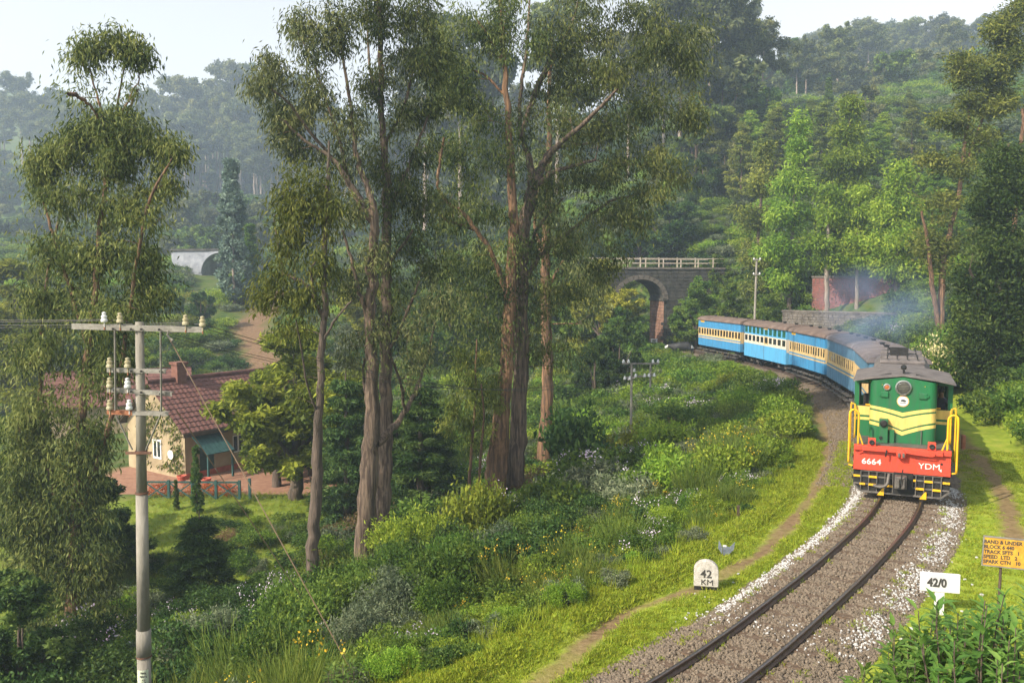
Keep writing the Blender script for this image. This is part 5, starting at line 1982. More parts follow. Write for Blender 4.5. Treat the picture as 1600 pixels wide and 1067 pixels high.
g0 = on_plane(1133, 858, -.2)
gx_, gy_ = g0.x, g0.y
mk = empty('marker_post', (gx_, gy_, hz(gx_, gy_)), R(-10), 'small blue grey metal marker with two raised fins on the grass', 'marker')
MB().prism([(-.05, .0), (.05, .0), (.11, .23), (.02, .27), (-.06, .25)], -.03, .03, 'Y').build('stem_plate', M['bluegrey'], mk, bevel=.006)
MB().prism([(-.065, .06), (-.07, .24), (-.15, .42), (-.17, .22)], -.05, -.02, 'Y').build('fin', M['bluegrey'], mk)
MB().prism([(.06, .05), (.20, .20), (.225, .38), (.10, .25)], -.05, -.02, 'Y').build('fin', M['bluegrey'], mk)
MB().box(-.055, .03, -.04, .04, .253, .28).build('cap', M['ceramic_white'], mk)
g0 = on_plane(1153, 811, -.3)
st = MB().box(-.035, .035, -.035, .035, -.2, .36).build('stake', M['wood_dark'], None, loc=(g0.x, g0.y, hz(g0.x, g0.y)))
tag(st, 'short dark stake where the grass meets the weedy slope', 'stake')
g0 = on_plane(1505, 694, -.1)
st = MB().box(-.06, .06, -.06, .06, -.2, .55).build('stake', M['rust'], None, loc=(g0.x, g0.y, hz(g0.x, g0.y)))
tag(st, 'short rusty post in the grass just past the locomotive', 'stake')
# board by the bridge
sb_ = s_near(15.0, 79.5)
x_, y_, _ = trk(sb_, 1.9)
q_ = at(1022, 533, 80)
fb = empty('kilometre_board', (q_.x, 80, hz(q_.x, 80)), R(-8), 'small white distance board at the foot of the stone bridge', 'sign')
zc = at(1022, 532, 80).z - hz(q_.x, 80)
MB().box(-.07, .07, 0, .05, -.2, zc - .2).build('post', M['signwhite'], fb)
MB().box(-.32, .32, -.01, .06, zc - .19, zc + .18).build('board', M['signwhite'], fb)
text('board_lettering', '42/2', .22, M['blackletter'], fb, (0, -.014, zc), sx=.9, bold=.008)
# litter and loose stones
for k, (px, py) in enumerate(((1508, 905), (1533, 930), (1483, 857), (1526, 871), (1519, 914), (1402, 985), (1408, 999), (1423, 983), (1503, 955), (1153, 897), (1086, 927), (1102, 933), (1108, 942), (1100, 966), (1278, 825), (1295, 811), (1146, 911))):
    g0 = on_plane(px, py, -.3)
    me_ = rock_mesh('loose_stone', 60 + k % 4, M['whitestone'])
    o = link('loose_stone', me_, None, (g0.x, g0.y, hz(g0.x, g0.y) + .01), random.uniform(0, 6))
    sc_ = random.uniform(.025, .055)
    o.scale = (sc_, sc_, sc_)
    side_ = 'between the track and the white board' if px > 1380 else 'around the round topped kilometre stone'
    tag(o, f'small white stone lying in the grass {side_}', 'stone', f'white stones in the grass {side_}')

# ------------------------------------------------------------------ tall trees
EL = dict(leaves=105, tuft_r=.66, leaf=(.18, .042), droop=1.3, spread=(.9, .9, .85), thin=.78)
traced_tree('eucalyptus_tree', 24.0, [
    [(112, 1100, 26), (115, 950, 24), (118, 830, 22), (122, 740, 18), (128, 640, 15), (138, 540, 13), (150, 430, 11), (160, 330, 9), (172, 240, 7), (180, 185, 5)],
    [(172, 240, 6), (165, 200, 5), (155, 160, 4), (146, 130, 3), (140, 105, 3)],
    [(174, 230, 6), (180, 190, 5), (186, 150, 4), (192, 115, 3), (197, 95, 2.5)],
    [(180, 190, 5), (200, 160, 4), (207, 140, 3), (218, 126, 3), (214, 100, 2)],
    [(172, 210, 5), (158, 188, 6), (140, 165, 6), (120, 150, 8), (106, 147, 7)],
    [(182, 200, 4), (203, 170, 5), (210, 150, 6), (216, 140, 4)],
    [(116, 860, 14), (85, 770, 11), (68, 690, 9), (62, 600, 8), (66, 500, 7), (80, 400, 6), (95, 330, 5)],
    [(120, 800, 12), (160, 700, 9), (185, 600, 8), (200, 500, 7), (215, 400, 6), (235, 310, 5), (262, 260, 4)],
    [(138, 540, 9), (110, 450, 8), (85, 370, 6), (62, 300, 4)],
], [(136, 80, 20, 9, 6), (120, 92, 8, 9, 3), (160, 74, 10, 6, 4), (182, 66, 14, 7, 6), (200, 72, 12, 8, 5), (214, 86, 10, 8, 5), (232, 92, 10, 4, 3), (150, 92, 8, 6, 2), (112, 148, 8, 4, 2), (205, 140, 5, 6, 2),
    (180, 190, 36, 14, 13), (150, 215, 55, 22, 24), (215, 215, 45, 20, 20), (95, 240, 45, 18, 20), (260, 240, 36, 12, 15), (70, 260, 25, 18, 10),
    (180, 262, 70, 24, 22), (110, 310, 58, 30, 18), (210, 330, 58, 34, 20), (250, 300, 26, 18, 9), (150, 400, 82, 42, 30), (80, 385, 42, 32, 11),
    (230, 420, 42, 42, 14), (150, 490, 95, 42, 30), (75, 480, 45, 40, 12), (45, 560, 46, 40, 15), (150, 580, 80, 50, 24), (235, 470, 36, 32, 9),
    (60, 660, 60, 60, 26), (140, 690, 58, 50, 18), (40, 780, 50, 60, 44), (120, 790, 66, 50, 42), (70, 880, 65, 60, 48), (145, 890, 48, 50, 34), (100, 720, 60, 40, 20), (30, 690, 40, 50, 18),
    (110, 990, 80, 60, 50), (40, 830, 40, 60, 30), (185, 560, 36, 50, 12), (165, 980, 40, 50, 14)],
    'tall many stemmed eucalyptus behind the telegraph pole with a tufted top', M['bark_red'], M['euc'], 1, .8, **dict(EL, thin=1.0, leaves=120))

traced_tree('eucalyptus_tree', 23.0, [
    [(484, 985, 26), (487, 900, 24), (490, 820, 21), (496, 720, 18), (499, 640, 16), (502, 560, 14), (507, 470, 12), (507, 400, 11), (510, 330, 9), (513, 270, 7), (514, 220, 4)],
    [(504, 495, 9), (492, 470, 8), (478, 445, 7), (455, 432, 6), (443, 425, 6), (437, 395, 5), (431, 360, 4), (428, 340, 3)],
    [(492, 470, 5), (488, 440, 5), (486, 420, 4), (492, 411, 3)],
    [(503, 540, 6), (520, 505, 5), (540, 480, 4), (550, 470, 3)],
    [(498, 650, 5), (480, 600, 4), (470, 540, 3), (462, 500, 2)],
], [(470, 275, 28, 18, 11), (450, 320, 25, 25, 13), (480, 330, 25, 25, 13), (455, 380, 22, 30, 13), (430, 450, 26, 28, 11), (470, 470, 24, 28, 11), (500, 420, 22, 38, 12), (412, 470, 18, 22, 7), (522, 330, 18, 36, 9), (450, 520, 20, 18, 5),
    (470, 600, 14, 30, 3), (500, 880, 24, 40, 4)],
    'slender eucalyptus with one thin bare trunk and a crooked side limb', M['bark_dark'], M['olive'], 2, 1.0, **EL)

traced_tree('eucalyptus_tree', 27.0, [
    [(562, 915, 34), (568, 860, 34), (573, 780, 32), (578, 700, 30), (581, 620, 27), (579, 540, 24), (578, 480, 22), (581, 420, 20), (584, 360, 18), (580, 310, 14), (565, 270, 11), (553, 220, 9), (548, 160, 7), (535, 90, 5), (530, 30, 3)],
    [(588, 692, 16), (612, 670, 13), (632, 645, 11), (648, 615, 9), (660, 580, 8), (672, 540, 6), (680, 500, 4)],
    [(632, 645, 7), (628, 610, 6), (622, 585, 5), (612, 560, 4)],
    [(575, 640, 9), (571, 610, 8), (568, 590, 6), (569, 560, 5)],
    [(578, 505, 10), (566, 470, 9), (556, 440, 8), (548, 400, 7), (535, 360, 5)],
    [(582, 345, 16), (560, 312, 14), (545, 285, 11), (525, 255, 8), (500, 235, 6), (470, 215, 5), (440, 185, 4)],
    [(545, 285, 9), (530, 220, 7), (510, 160, 5), (490, 100, 4), (470, 60, 3)],
    [(525, 255, 6), (480, 200, 5), (450, 160, 4), (425, 140, 3)],
], [(420, 120, 30, 26, 18), (400, 140, 14, 16, 6), (460, 180, 50, 28, 24), (490, 60, 45, 40, 32), (460, 40, 20, 25, 8), (530, 50, 35, 42, 22), (440, 210, 30, 20, 11), (490, 130, 35, 38, 18), (480, 240, 40, 22, 13),
    (545, 180, 35, 45, 20), (510, 310, 32, 34, 13), (545, 330, 28, 34, 10), (535, 250, 28, 28, 9), (545, 440, 28, 40, 11), (575, 400, 26, 40, 9), (590, 520, 30, 40, 9), (545, 540, 22, 40, 6), (660, 520, 28, 38, 12), (690, 470, 28, 38, 10), (640, 570, 25, 30, 6), (510, -40, 50, 40, 14), (420, 90, 14, 10, 4)],
    'big eucalyptus with a forked low branch beside its straight twin', M['bark'], M['euc_grey'], 3, 1.0, **EL)

traced_tree('eucalyptus_tree', 29.0, [
    [(596, 800, 30), (600, 720, 28), (602, 640, 26), (601, 560, 24), (603, 480, 22), (601, 410, 20), (604, 340, 18), (601, 260, 15), (596, 180, 12), (594, 90, 10), (592, 0, 8), (590, -90, 6)],
    [(604, 560, 9), (622, 520, 7), (640, 480, 6), (655, 440, 4)], [(602, 330, 8), (630, 280, 7), (650, 230, 5), (670, 180, 4)],
    [(596, 180, 7), (580, 120, 6), (575, 60, 5), (572, -10, 4)], [(598, 230, 7), (630, 170, 6), (645, 110, 5), (655, 60, 4)], [(604, 420, 7), (625, 390, 6), (645, 360, 4)],
], [(600, 30, 45, 46, 28), (560, 0, 40, 30, 15), (650, 100, 40, 38, 26), (680, 90, 25, 15, 9), (640, 30, 35, 35, 18), (590, 120, 40, 42, 20), (640, 190, 45, 36, 24), (690, 170, 28, 28, 12), (620, 270, 45, 38, 18), (660, 300, 38, 36, 16),
    (590, 250, 25, 36, 8), (650, 370, 38, 36, 15), (620, 440, 28, 45, 13), (560, -80, 60, 50, 16), (640, -60, 60, 50, 16), (665, 240, 30, 28, 10), (690, 90, 30, 40, 14), (690, 330, 30, 40, 12), (680, 420, 30, 40, 12), (605, 340, 26, 40, 9), (612, 510, 26, 40, 8), (670, 20, 30, 40, 12)],
    'straight pale trunked eucalyptus standing close behind its forked twin', M['bark'], M['euc'], 4, 1.0, **EL)

traced_tree('eucalyptus_tree', 34.0, [
    [(768, 795, 42), (774, 740, 37), (779, 690, 33), (785, 630, 30), (791, 560, 27), (796, 490, 25), (799, 420, 22), (802, 350, 19), (799, 280, 16), (795, 200, 13), (789, 120, 10), (784, 40, 8), (780, -60, 6)],
    [(793, 470, 11), (770, 400, 10), (745, 360, 9), (720, 330, 8), (698, 315, 7), (684, 290, 6), (688, 250, 5), (694, 215, 4)],
    [(745, 360, 7), (715, 350, 5), (700, 345, 4), (685, 335, 3)], [(786, 100, 7), (765, 60, 6), (745, 30, 4)], [(790, 150, 6), (760, 120, 5), (735, 110, 4), (715, 120, 3)],
], [(710, 120, 34, 22, 20), (700, 160, 24, 22, 11), (730, 150, 28, 26, 12), (760, 60, 45, 38, 24), (790, 0, 50, 42, 24), (720, 30, 28, 22, 7), (760, 200, 48, 45, 22), (700, 240, 24, 28, 9), (730, 290, 38, 38, 17), (700, 330, 28, 36, 11), (745, 420, 38, 45, 17),
    (720, 500, 32, 45, 13), (770, 520, 22, 45, 9), (760, 330, 38, 38, 15), (820, 80, 48, 45, 22), (740, 580, 28, 36, 8), (690, 60, 34, 40, 14), (720, 220, 36, 40, 16), (790, 260, 30, 40, 12), (795, 400, 30, 45, 11), (785, 480, 28, 40, 9), (690, 420, 28, 36, 9), (760, 450, 30, 36, 10)],
    'massive eucalyptus with an orange lit trunk at the foot of the slope', M['bark_red'], M['euc'], 5, 1.0, **dict(EL, tuft_r=.78, leaf=(.21, .05)))

traced_tree('eucalyptus_tree', 34.8, [
    [(800, 790, 38), (806, 720, 34), (811, 640, 31), (815, 560, 29), (815, 480, 28), (815, 400, 27), (822, 340, 25), (832, 295, 22)],
    [(832, 297, 18), (828, 250, 14), (815, 215, 10), (812, 160, 8), (820, 100, 7), (826, 30, 5), (830, -40, 3)],
    [(836, 290, 18), (852, 250, 14), (868, 232, 12), (885, 228, 9), (910, 226, 6), (940, 225, 4)],
    [(850, 255, 11), (880, 220, 9), (915, 190, 8), (940, 165, 6), (965, 140, 4)],
    [(838, 292, 12), (865, 270, 9), (895, 260, 7), (930, 250, 5)],
    [(815, 215, 10), (835, 150, 11), (860, 95, 10), (880, 65, 8), (900, 20, 5), (910, -40, 3)],
    [(860, 95, 7), (890, 75, 6), (930, 55, 5), (960, 40, 3)],
    [(816, 445, 11), (845, 400, 9), (880, 370, 8), (925, 335, 7), (960, 312, 5), (1005, 303, 3)],
    [(818, 420, 8), (838, 360, 7), (862, 330, 5), (880, 310, 4)],
], [(870, 60, 50, 38, 26), (930, 50, 50, 38, 24), (980, 20, 38, 28, 14), (880, 130, 52, 38, 26), (950, 120, 52, 38, 26), (1010, 90, 38, 28, 16), (1060, 60, 38, 24, 15), (1080, 110, 28, 36, 14), (900, 200, 58, 38, 30), (980, 190, 52, 36, 26),
    (1050, 170, 42, 36, 18), (1000, 250, 52, 28, 24), (1050, 270, 38, 22, 16), (930, 270, 58, 28, 25), (870, 300, 38, 38, 17), (960, 330, 56, 26, 22), (1020, 310, 36, 20, 12), (900, 380, 56, 38, 22), (850, 460, 46, 46, 22), (920, 450, 38, 46, 16),
    (960, 400, 28, 36, 10), (880, 540, 36, 36, 10), (830, 530, 24, 36, 8), (1000, 150, 36, 36, 14), (900, -20, 60, 30, 14), (820, 180, 34, 36, 12), (830, 400, 30, 40, 9), (1090, 60, 24, 40, 10), (1085, 180, 24, 30, 9), (990, 350, 40, 24, 12), (940, 130, 40, 40, 12), (1030, 40, 40, 34, 12), (845, 330, 26, 34, 8)],
    'massive dark eucalyptus whose great limbs spread over the line toward the bridge', M['bark'], M['euc'], 6, 1.0, **dict(EL, tuft_r=.82, leaf=(.21, .05)))

traced_tree('eucalyptus_tree', 42.0, [
    [(852, 690, 24), (855, 620, 22), (855, 540, 21), (854, 460, 19), (852, 400, 17), (856, 330, 14), (858, 250, 11), (858, 150, 8), (862, 60, 5)],
    [(852, 412, 9), (840, 370, 8), (836, 330, 6), (842, 290, 4)], [(855, 450, 7), (885, 400, 6), (910, 370, 4)],
], [(860, 330, 38, 46, 14), (885, 420, 38, 38, 12), (840, 250, 28, 38, 9), (870, 180, 38, 38, 10), (930, 480, 28, 38, 8)],
    'pale trunked eucalyptus behind the massive pair beside a round dark bush', M['bark_red'], M['euc_grey'], 7, 1.0, **dict(EL, tuft_r=.8, leaf=(.26, .07)))

traced_tree('eucalyptus_tree', 33.0, [
    [(733, 765, 7), (737, 700, 6), (742, 640, 5), (743, 580, 4), (745, 530, 3)], [(748, 770, 6), (750, 720, 5), (756, 650, 4), (752, 600, 3)],
], [(735, 560, 34, 30, 16), (715, 610, 30, 36, 16), (760, 640, 26, 40, 16), (700, 660, 26, 30, 10), (740, 690, 30, 30, 10), (770, 600, 20, 30, 8)],
    'young eucalyptus with two thin stems beside the massive orange lit trunk', M['bark_red'], M['olive'], 8, 1.0, **dict(EL, tuft_r=.5))

traced_tree('eucalyptus_tree', 55.0, [
    [(1470, 540, 14), (1472, 450, 12), (1475, 400, 10), (1490, 340, 9), (1500, 290, 8), (1505, 240, 7), (1512, 190, 5), (1515, 140, 4)],
    [(1468, 520, 9), (1455, 430, 8), (1450, 380, 6), (1440, 330, 4)], [(1500, 290, 7), (1530, 200, 6), (1560, 120, 5), (1580, 60, 4)], [(1560, 560, 10), (1580, 400, 9), (1592, 280, 8), (1598, 170, 6)],
], [(1505, 105, 24, 22, 16), (1560, 38, 30, 26, 22), (1580, 80, 32, 26, 20), (1545, 112, 38, 22, 22), (1530, 160, 28, 14, 12), (1595, 8, 22, 18, 10), (1485, 190, 26, 12, 11), (1562, 160, 32, 22, 15), (1500, 258, 28, 20, 11), (1540, 220, 36, 26, 14), (1460, 252, 24, 20, 8),
    (1470, 320, 28, 30, 10), (1445, 380, 24, 30, 9), (1490, 400, 20, 30, 7)],
    'tall orange barked eucalyptus with rounded crown clumps above the dark wattle', M['bark_red'], M['olive'], 9, 1.0, **dict(EL, leaves=170, tuft_r=1.0, leaf=(.30, .09), droop=.2, spread=(1, 1, .6), thin=1.0))

traced_tree('wattle_tree', 42.0, [
    [(1560, 640, 28), (1562, 500, 24), (1570, 380, 15), (1575, 280, 8), (1576, 225, 4)], [(1562, 520, 10), (1530, 460, 8), (1515, 420, 5)], [(1566, 480, 10), (1595, 420, 7), (1610, 380, 4)],
], [(1575, 255, 24, 36, 18), (1548, 315, 34, 34, 28), (1592, 290, 30, 40, 26), (1560, 385, 50, 40, 42), (1518, 430, 26, 32, 20), (1592, 430, 40, 50, 34), (1540, 495, 46, 40, 38), (1512, 545, 24, 32, 16), (1590, 540, 46, 45, 34), (1550, 590, 42, 28, 24), (1600, 610, 40, 40, 20), (1630, 480, 50, 80, 30)],
    'dense dark green wattle tree towering behind the locomotive', M['bark_dark'], M['wattle'], 10, 1.0, **dict(leaves=190, tuft_r=.78, leaf=(.23, .075), droop=-.1, spread=(1.1, 1.1, .75)))

FK = dict(leaves=150, tuft_r=1.0, leaf=(.38, .12), droop=.5, spread=(1.15, 1.15, .85), thin=1.2)
traced_tree('silver_oak', 78.0, [[(1288, 490, 11), (1300, 390, 9), (1312, 300, 7), (1325, 220, 5), (1331, 155, 3)]],
            [(1332, 165, 10, 16, 8), (1326, 205, 24, 20, 18), (1326, 250, 42, 22, 30), (1322, 300, 52, 24, 38), (1312, 350, 52, 24, 34), (1310, 400, 42, 22, 22), (1350, 380, 30, 20, 10)],
            'tallest bright green tree with a pointed crown behind the brick wall', M['bark_dark'], M['fresh'], 11, .9, **FK)
traced_tree('silver_oak', 77.0, [[(1233, 490, 10), (1238, 380, 8), (1243, 290, 6), (1248, 200, 3)]],
            [(1250, 190, 8, 16, 6), (1246, 235, 18, 20, 12), (1237, 285, 30, 24, 20), (1228, 335, 36, 24, 24), (1216, 390, 40, 24, 24), (1230, 435, 38, 22, 18)],
            'bright green slim tree standing on the bank above the middle coaches', M['bark_dark'], M['fresh'], 12, .9, **FK)
traced_tree('silver_oak', 70.0, [[(1400, 520, 14), (1401, 430, 11), (1400, 350, 7), (1400, 270, 3)]],
            [(1402, 275, 18, 20, 12), (1396, 325, 38, 24, 24), (1402, 375, 48, 24, 28), (1400, 418, 38, 22, 20), (1435, 440, 24, 20, 10)],
            'bright green tree with an ivy dark trunk rising from the smoke', M['bark_dark'], M['fresh'], 13, .9, **FK)
traced_tree('silver_oak', 82.0, [[(1180, 490, 9), (1184, 390, 7), (1190, 300, 5), (1196, 225, 3)]],
            [(1197, 235, 12, 18, 8), (1190, 285, 22, 24, 16), (1182, 340, 26, 26, 18), (1178, 400, 26, 26, 18), (1180, 450, 24, 20, 12)],
            'olive green narrow tree at the edge of the grove above the last coaches', M['bark'], M['olive'], 14, .9, **FK)
for px, wpx, lab, sd in ((1291, 9, 'slim tree whose straight pale trunk stands before the brick wall end', 15), (1338, 7, 'slim tree whose thin pale trunk stands before the middle of the brick wall', 16)):
    traced_tree('silver_oak', 72.3, [[(px, 487, wpx), (px + 1, 430, wpx * .9), (px + 2, 380, wpx * .7), (px + 4, 330, wpx * .4), (px + 5, 300, wpx * .2)]],
                [(px + 4, 300, 12, 14, 5), (px + 3, 335, 22, 18, 9), (px, 375, 28, 18, 11), (px + 6, 405, 30, 10, 7)], lab, M['bark_pale'], M['fresh'], sd, .9, **FK)

# ------------------------------------------------------------------ tree models used more than once
make_proto('broad_green', 'broad', 21, 230, 140, (.32, .13), 9, M['bark_dark'], M['mid'])
make_proto('broad_dark', 'broad', 22, 230, 140, (.31, .13), 9, M['bark_dark'], M['dark'])
make_proto('broad_yellow', 'broad', 23, 230, 150, (.28, .10), 8, M['bark_dark'], M['yellowgreen'])
make_proto('airy_green', 'cone', 24, 170, 150, (.40, .14), 16, M['bark_dark'], M['fresh'])
make_proto('airy_olive', 'cone', 25, 160, 140, (.40, .14), 15, M['bark'], M['olive'])
make_proto('pine_green', 'pine', 26, 220, 150, (.34, .06), 9, M['bark_dark'], M['pine'])
make_proto('pine_dark', 'pine', 27, 220, 150, (.34, .065), 9, M['bark_dark'], M['dark'])
make_proto('column_blue', 'column', 28, 220, 90, (.46, .24), 18, M['bark_pale'], M['blue'])
make_proto('column_dark', 'column', 29, 200, 90, (.42, .18), 14, M['bark'], M['mid'])
make_proto('tall_a', 'tall', 31, 84, 130, (.75, .30), 26, M['bark_pale'], M['euc_grey'])
make_proto('tall_b', 'tall', 32, 96, 130, (.75, .30), 26, M['bark_pale'], M['euc'])
make_proto('tall_c', 'tall', 33, 75, 130, (.75, .30), 26, M['bark_pale'], M['euc_grey'])
make_proto('wood_a', 'broad', 34, 120, 90, (.85, .38), 14, M['bark'], M['mid'])
make_proto('wood_b', 'broad', 35, 120, 90, (.85, .36), 14, M['bark'], M['euc_grey'])

PT = place_tree
PT('broad_yellow', 'acacia_tree', 456, 41, 500, 'yellow green feathery tree between the tiled house and the slender eucalyptus', wide=1.2)
PT('broad_yellow', 'acacia_tree', 424, 43.5, 560, 'low yellow green tree overhanging the edge of the tiled roof', wide=1.1)
PT('broad_green', 'bushy_tree', 480, 46, 545, 'mid green tree behind the yellow green ones above the red yard')
PT('pine_green', 'pine_tree', 537, 38, 585, 'light green drooping pine between the slender tree and the forked eucalyptus', wide=1.05)
PT('pine_dark', 'pine_tree', 655, 37, 600, 'dark green pine in the shade behind the twin eucalyptus trunks', wide=1.3)
PT('pine_dark', 'pine_tree', 618, 40, 640, 'smaller dark pine half hidden by the straight pale trunk', wide=1.2)
PT('pine_green', 'pine_tree', 300, 26, 800, 'dark green young pine below the teal fence, widest of the low pines', wide=1.55)
PT('column_dark', 'cypress_tree', 297, 39, 690, 'thin young cypress in front of the teal garden fence', wide=.8)
PT('column_dark', 'cypress_tree', 264, 39.5, 745, 'very short young cypress beside the telegraph pole before the fence', wide=.9)
PT('column_blue', 'eucalyptus_tree', 364, 92, 243, 'silvery blue green columnar tree beside the dirt road', wide=1.0)
PT('column_dark', 'cypress_tree', 392, 95, 345, 'dark green columnar tree close behind the silvery blue one', wide=1.2)
PT('broad_dark', 'bushy_tree', 312, 82, 452, 'dark round tree with an orange tinged top near the white arch')
PT('broad_green', 'bushy_tree', 268, 86, 440, 'rounded green tree below the white arch bridge')
PT('broad_yellow', 'acacia_tree', 20, 62, 398, 'ochre tinged tree at the edge of the picture behind the tall tufted eucalyptus', wide=1.3)
PT('broad_green', 'bushy_tree', 60, 70, 470, 'green tree hidden behind the stems of the tall tufted eucalyptus')
PT('broad_dark', 'bushy_tree', 4, 20, 880, 'dark glossy bushy tree in the lower corner under the tall tufted eucalyptus', wide=1.0)
PT('broad_dark', 'bushy_tree', 95, 29, 730, 'dark bushy tree filling the gap behind the lower stems of the tufted eucalyptus', wide=1.3)
PT('broad_dark', 'bushy_tree', 165, 31, 790, 'low dark bushy tree just behind the telegraph pole foot', wide=1.3)
PT('broad_green', 'bushy_tree', 25, 33, 640, 'green bushy tree at the picture edge behind the tufted eucalyptus stems', wide=1.2)
PT('broad_dark', 'bushy_tree', 1045, 98, 310, 'dark spreading conifer like tree above the stone bridge', wide=1.3)
PT('broad_dark', 'bushy_tree', 1000, 102, 330, 'dark tree left of the spreading one above the stone bridge', wide=1.2)
for px, d, yt, key, lab in ((560, 78, 410, 'broad_yellow', 'yellow green tree seen between the slender and the forked eucalyptus'), (640, 74, 430, 'broad_green', 'green bushy tree seen through the fork of the twin trunks'), (700, 70, 400, 'broad_green', 'green bushy tree seen between the twin trunks and the massive pair'),
                            (760, 82, 390, 'broad_green', 'green bushy tree hidden behind the orange lit massive trunk'), (900, 84, 380, 'broad_green', 'green bushy tree behind the crown hanging over the bridge'), (940, 76, 400, 'broad_yellow', 'yellow green tree left of the bridge arch'), (975, 74, 470, 'broad_green', 'green tree partly covering the bridge arch'), (925, 80, 402, 'broad_green', 'tall green tree hiding the near end of the bridge'), (1098, 82, 428, 'broad_green', 'green tree rising against the wall of the stone bridge'),
                            (600, 95, 380, 'airy_green', 'airy light green tree far behind the twin trunks'), (520, 92, 400, 'airy_olive', 'airy olive tree far behind the slender eucalyptus'), (830, 98, 350, 'broad_green', 'large green tree far behind the massive pair'), (680, 100, 340, 'broad_dark', 'dark tree far behind the twin trunks'),
                            (460, 100, 390, 'broad_green', 'green tree at the end of the dirt road'), (970, 62, 505, 'broad_dark', 'dark low tree beside the track left of the bridge'), (930, 58, 525, 'broad_dark', 'dark green low tree below the hanging crown near the bridge'),
                            (1120, 88, 395, 'broad_green', 'green bushy tree where the bridge railing ends'), (1140, 78, 440, 'broad_green', 'green bushy tree on the bank behind the last coach'), (1090, 80, 440, 'broad_green', 'green bushy tree against the stone bridge above the last coach'),
                            (1205, 72, 455, 'broad_green', 'green low tree by the pale pole behind the coaches'), (1260, 84, 400, 'broad_green', 'green tree filling the gap behind the two bright slim trees'), (1445, 66, 440, 'broad_green', 'green low tree beside the orange barked eucalyptus'), (1360, 88, 300, 'airy_green', 'light green airy tree behind the tallest bright green one'),
                            (1425, 92, 240, 'airy_olive', 'olive airy tree upslope of the brick wall'), (1455, 84, 250, 'airy_green', 'light green airy tree upslope beside the orange barked eucalyptus'), (1150, 100, 300, 'airy_olive', 'olive airy tree upslope above the last coach'), (1270, 104, 250, 'airy_green', 'light green tree upslope behind the pair of bright trees'),
                            (1212, 105, 275, 'airy_olive', 'olive tree upslope behind the bright slim tree'), (1480, 60, 500, 'broad_green', 'green low tree just behind the cream flowering bush'), (1540, 62, 300, 'airy_olive', 'olive airy tree behind the dark wattle'),
                            (1590, 50, 640, 'broad_green', 'green bushy tree at the edge beside the dark wattle'), (1100, 105, 330, 'broad_green', 'green tree above the railing of the stone bridge')):
    PT(key, {'broad_yellow': 'acacia_tree', 'airy_green': 'silver_oak', 'airy_olive': 'silver_oak'}.get(key, 'bushy_tree'), px, d, yt, lab)
for px, d, yt, key, lab in ((1060, 118, -20, 'tall_b', 'towering hazy eucalyptus nearest the sky gap above the bridge'), (1105, 128, -40, 'tall_a', 'towering hazy blue eucalyptus right behind the spreading crown'), (1150, 130, -8, 'tall_b', 'towering hazy blue eucalyptus at the edge of the sky gap'),
                            (1185, 138, 20, 'tall_c', 'hazy eucalyptus last in the towering row beside the sky gap'), (1035, 135, 30, 'tall_c', 'hazy eucalyptus half hidden by the spreading crown'), (980, 130, 40, 'tall_a', 'hazy eucalyptus behind the spreading crown'),
                            (1125, 120, 90, 'wood_b', 'hazy rounded tree under the towering eucalyptus row'), (1165, 125, 130, 'wood_a', 'hazy rounded tree lower right of the towering eucalyptus row'), (1085, 115, 160, 'wood_a', 'hazy rounded tree over the bridge under the towering row'),
                            (1288, 132, 118, 'column_dark', 'dark spire shaped tree standing before the hazy forest'), (1345, 128, 128, 'wood_b', 'brownish rounded tree top peeping behind the tallest bright tree'), (1412, 130, 138, 'airy_olive', 'olive pointed tree before the hazy forest beside the tea slope'),
                            (1095, 108, 235, 'broad_dark', 'dark tree over the bridge railing below the towering hazy row'), (1130, 112, 215, 'wood_b', 'dusky tree between the bridge railing end and the towering hazy row'), (1160, 108, 255, 'broad_dark', 'dark tree upslope of the last coach beside the olive narrow tree'), (1205, 116, 205, 'wood_b', 'dusky tree above the bright slim tree below the sky gap'),
                            (1225, 122, 170, 'column_dark', 'dark upright tree below the sky gap above the bright slim tree'), (1178, 118, 190, 'wood_a', 'rounded dark tree under the edge of the sky gap'),
                            (720, 140, 10, 'tall_a', 'hazy eucalyptus seen between the twin trunks and the massive pair'), (665, 150, 40, 'tall_c', 'hazy eucalyptus right of the straight twin'), (870, 135, 0, 'tall_b', 'hazy eucalyptus behind the massive dark limbs'), (770, 150, 60, 'wood_b', 'hazy rounded tree behind the massive orange lit trunk')):
    PT(key, 'cypress_tree' if 'column' in key else 'hazy_tree', px, d, yt, lab)

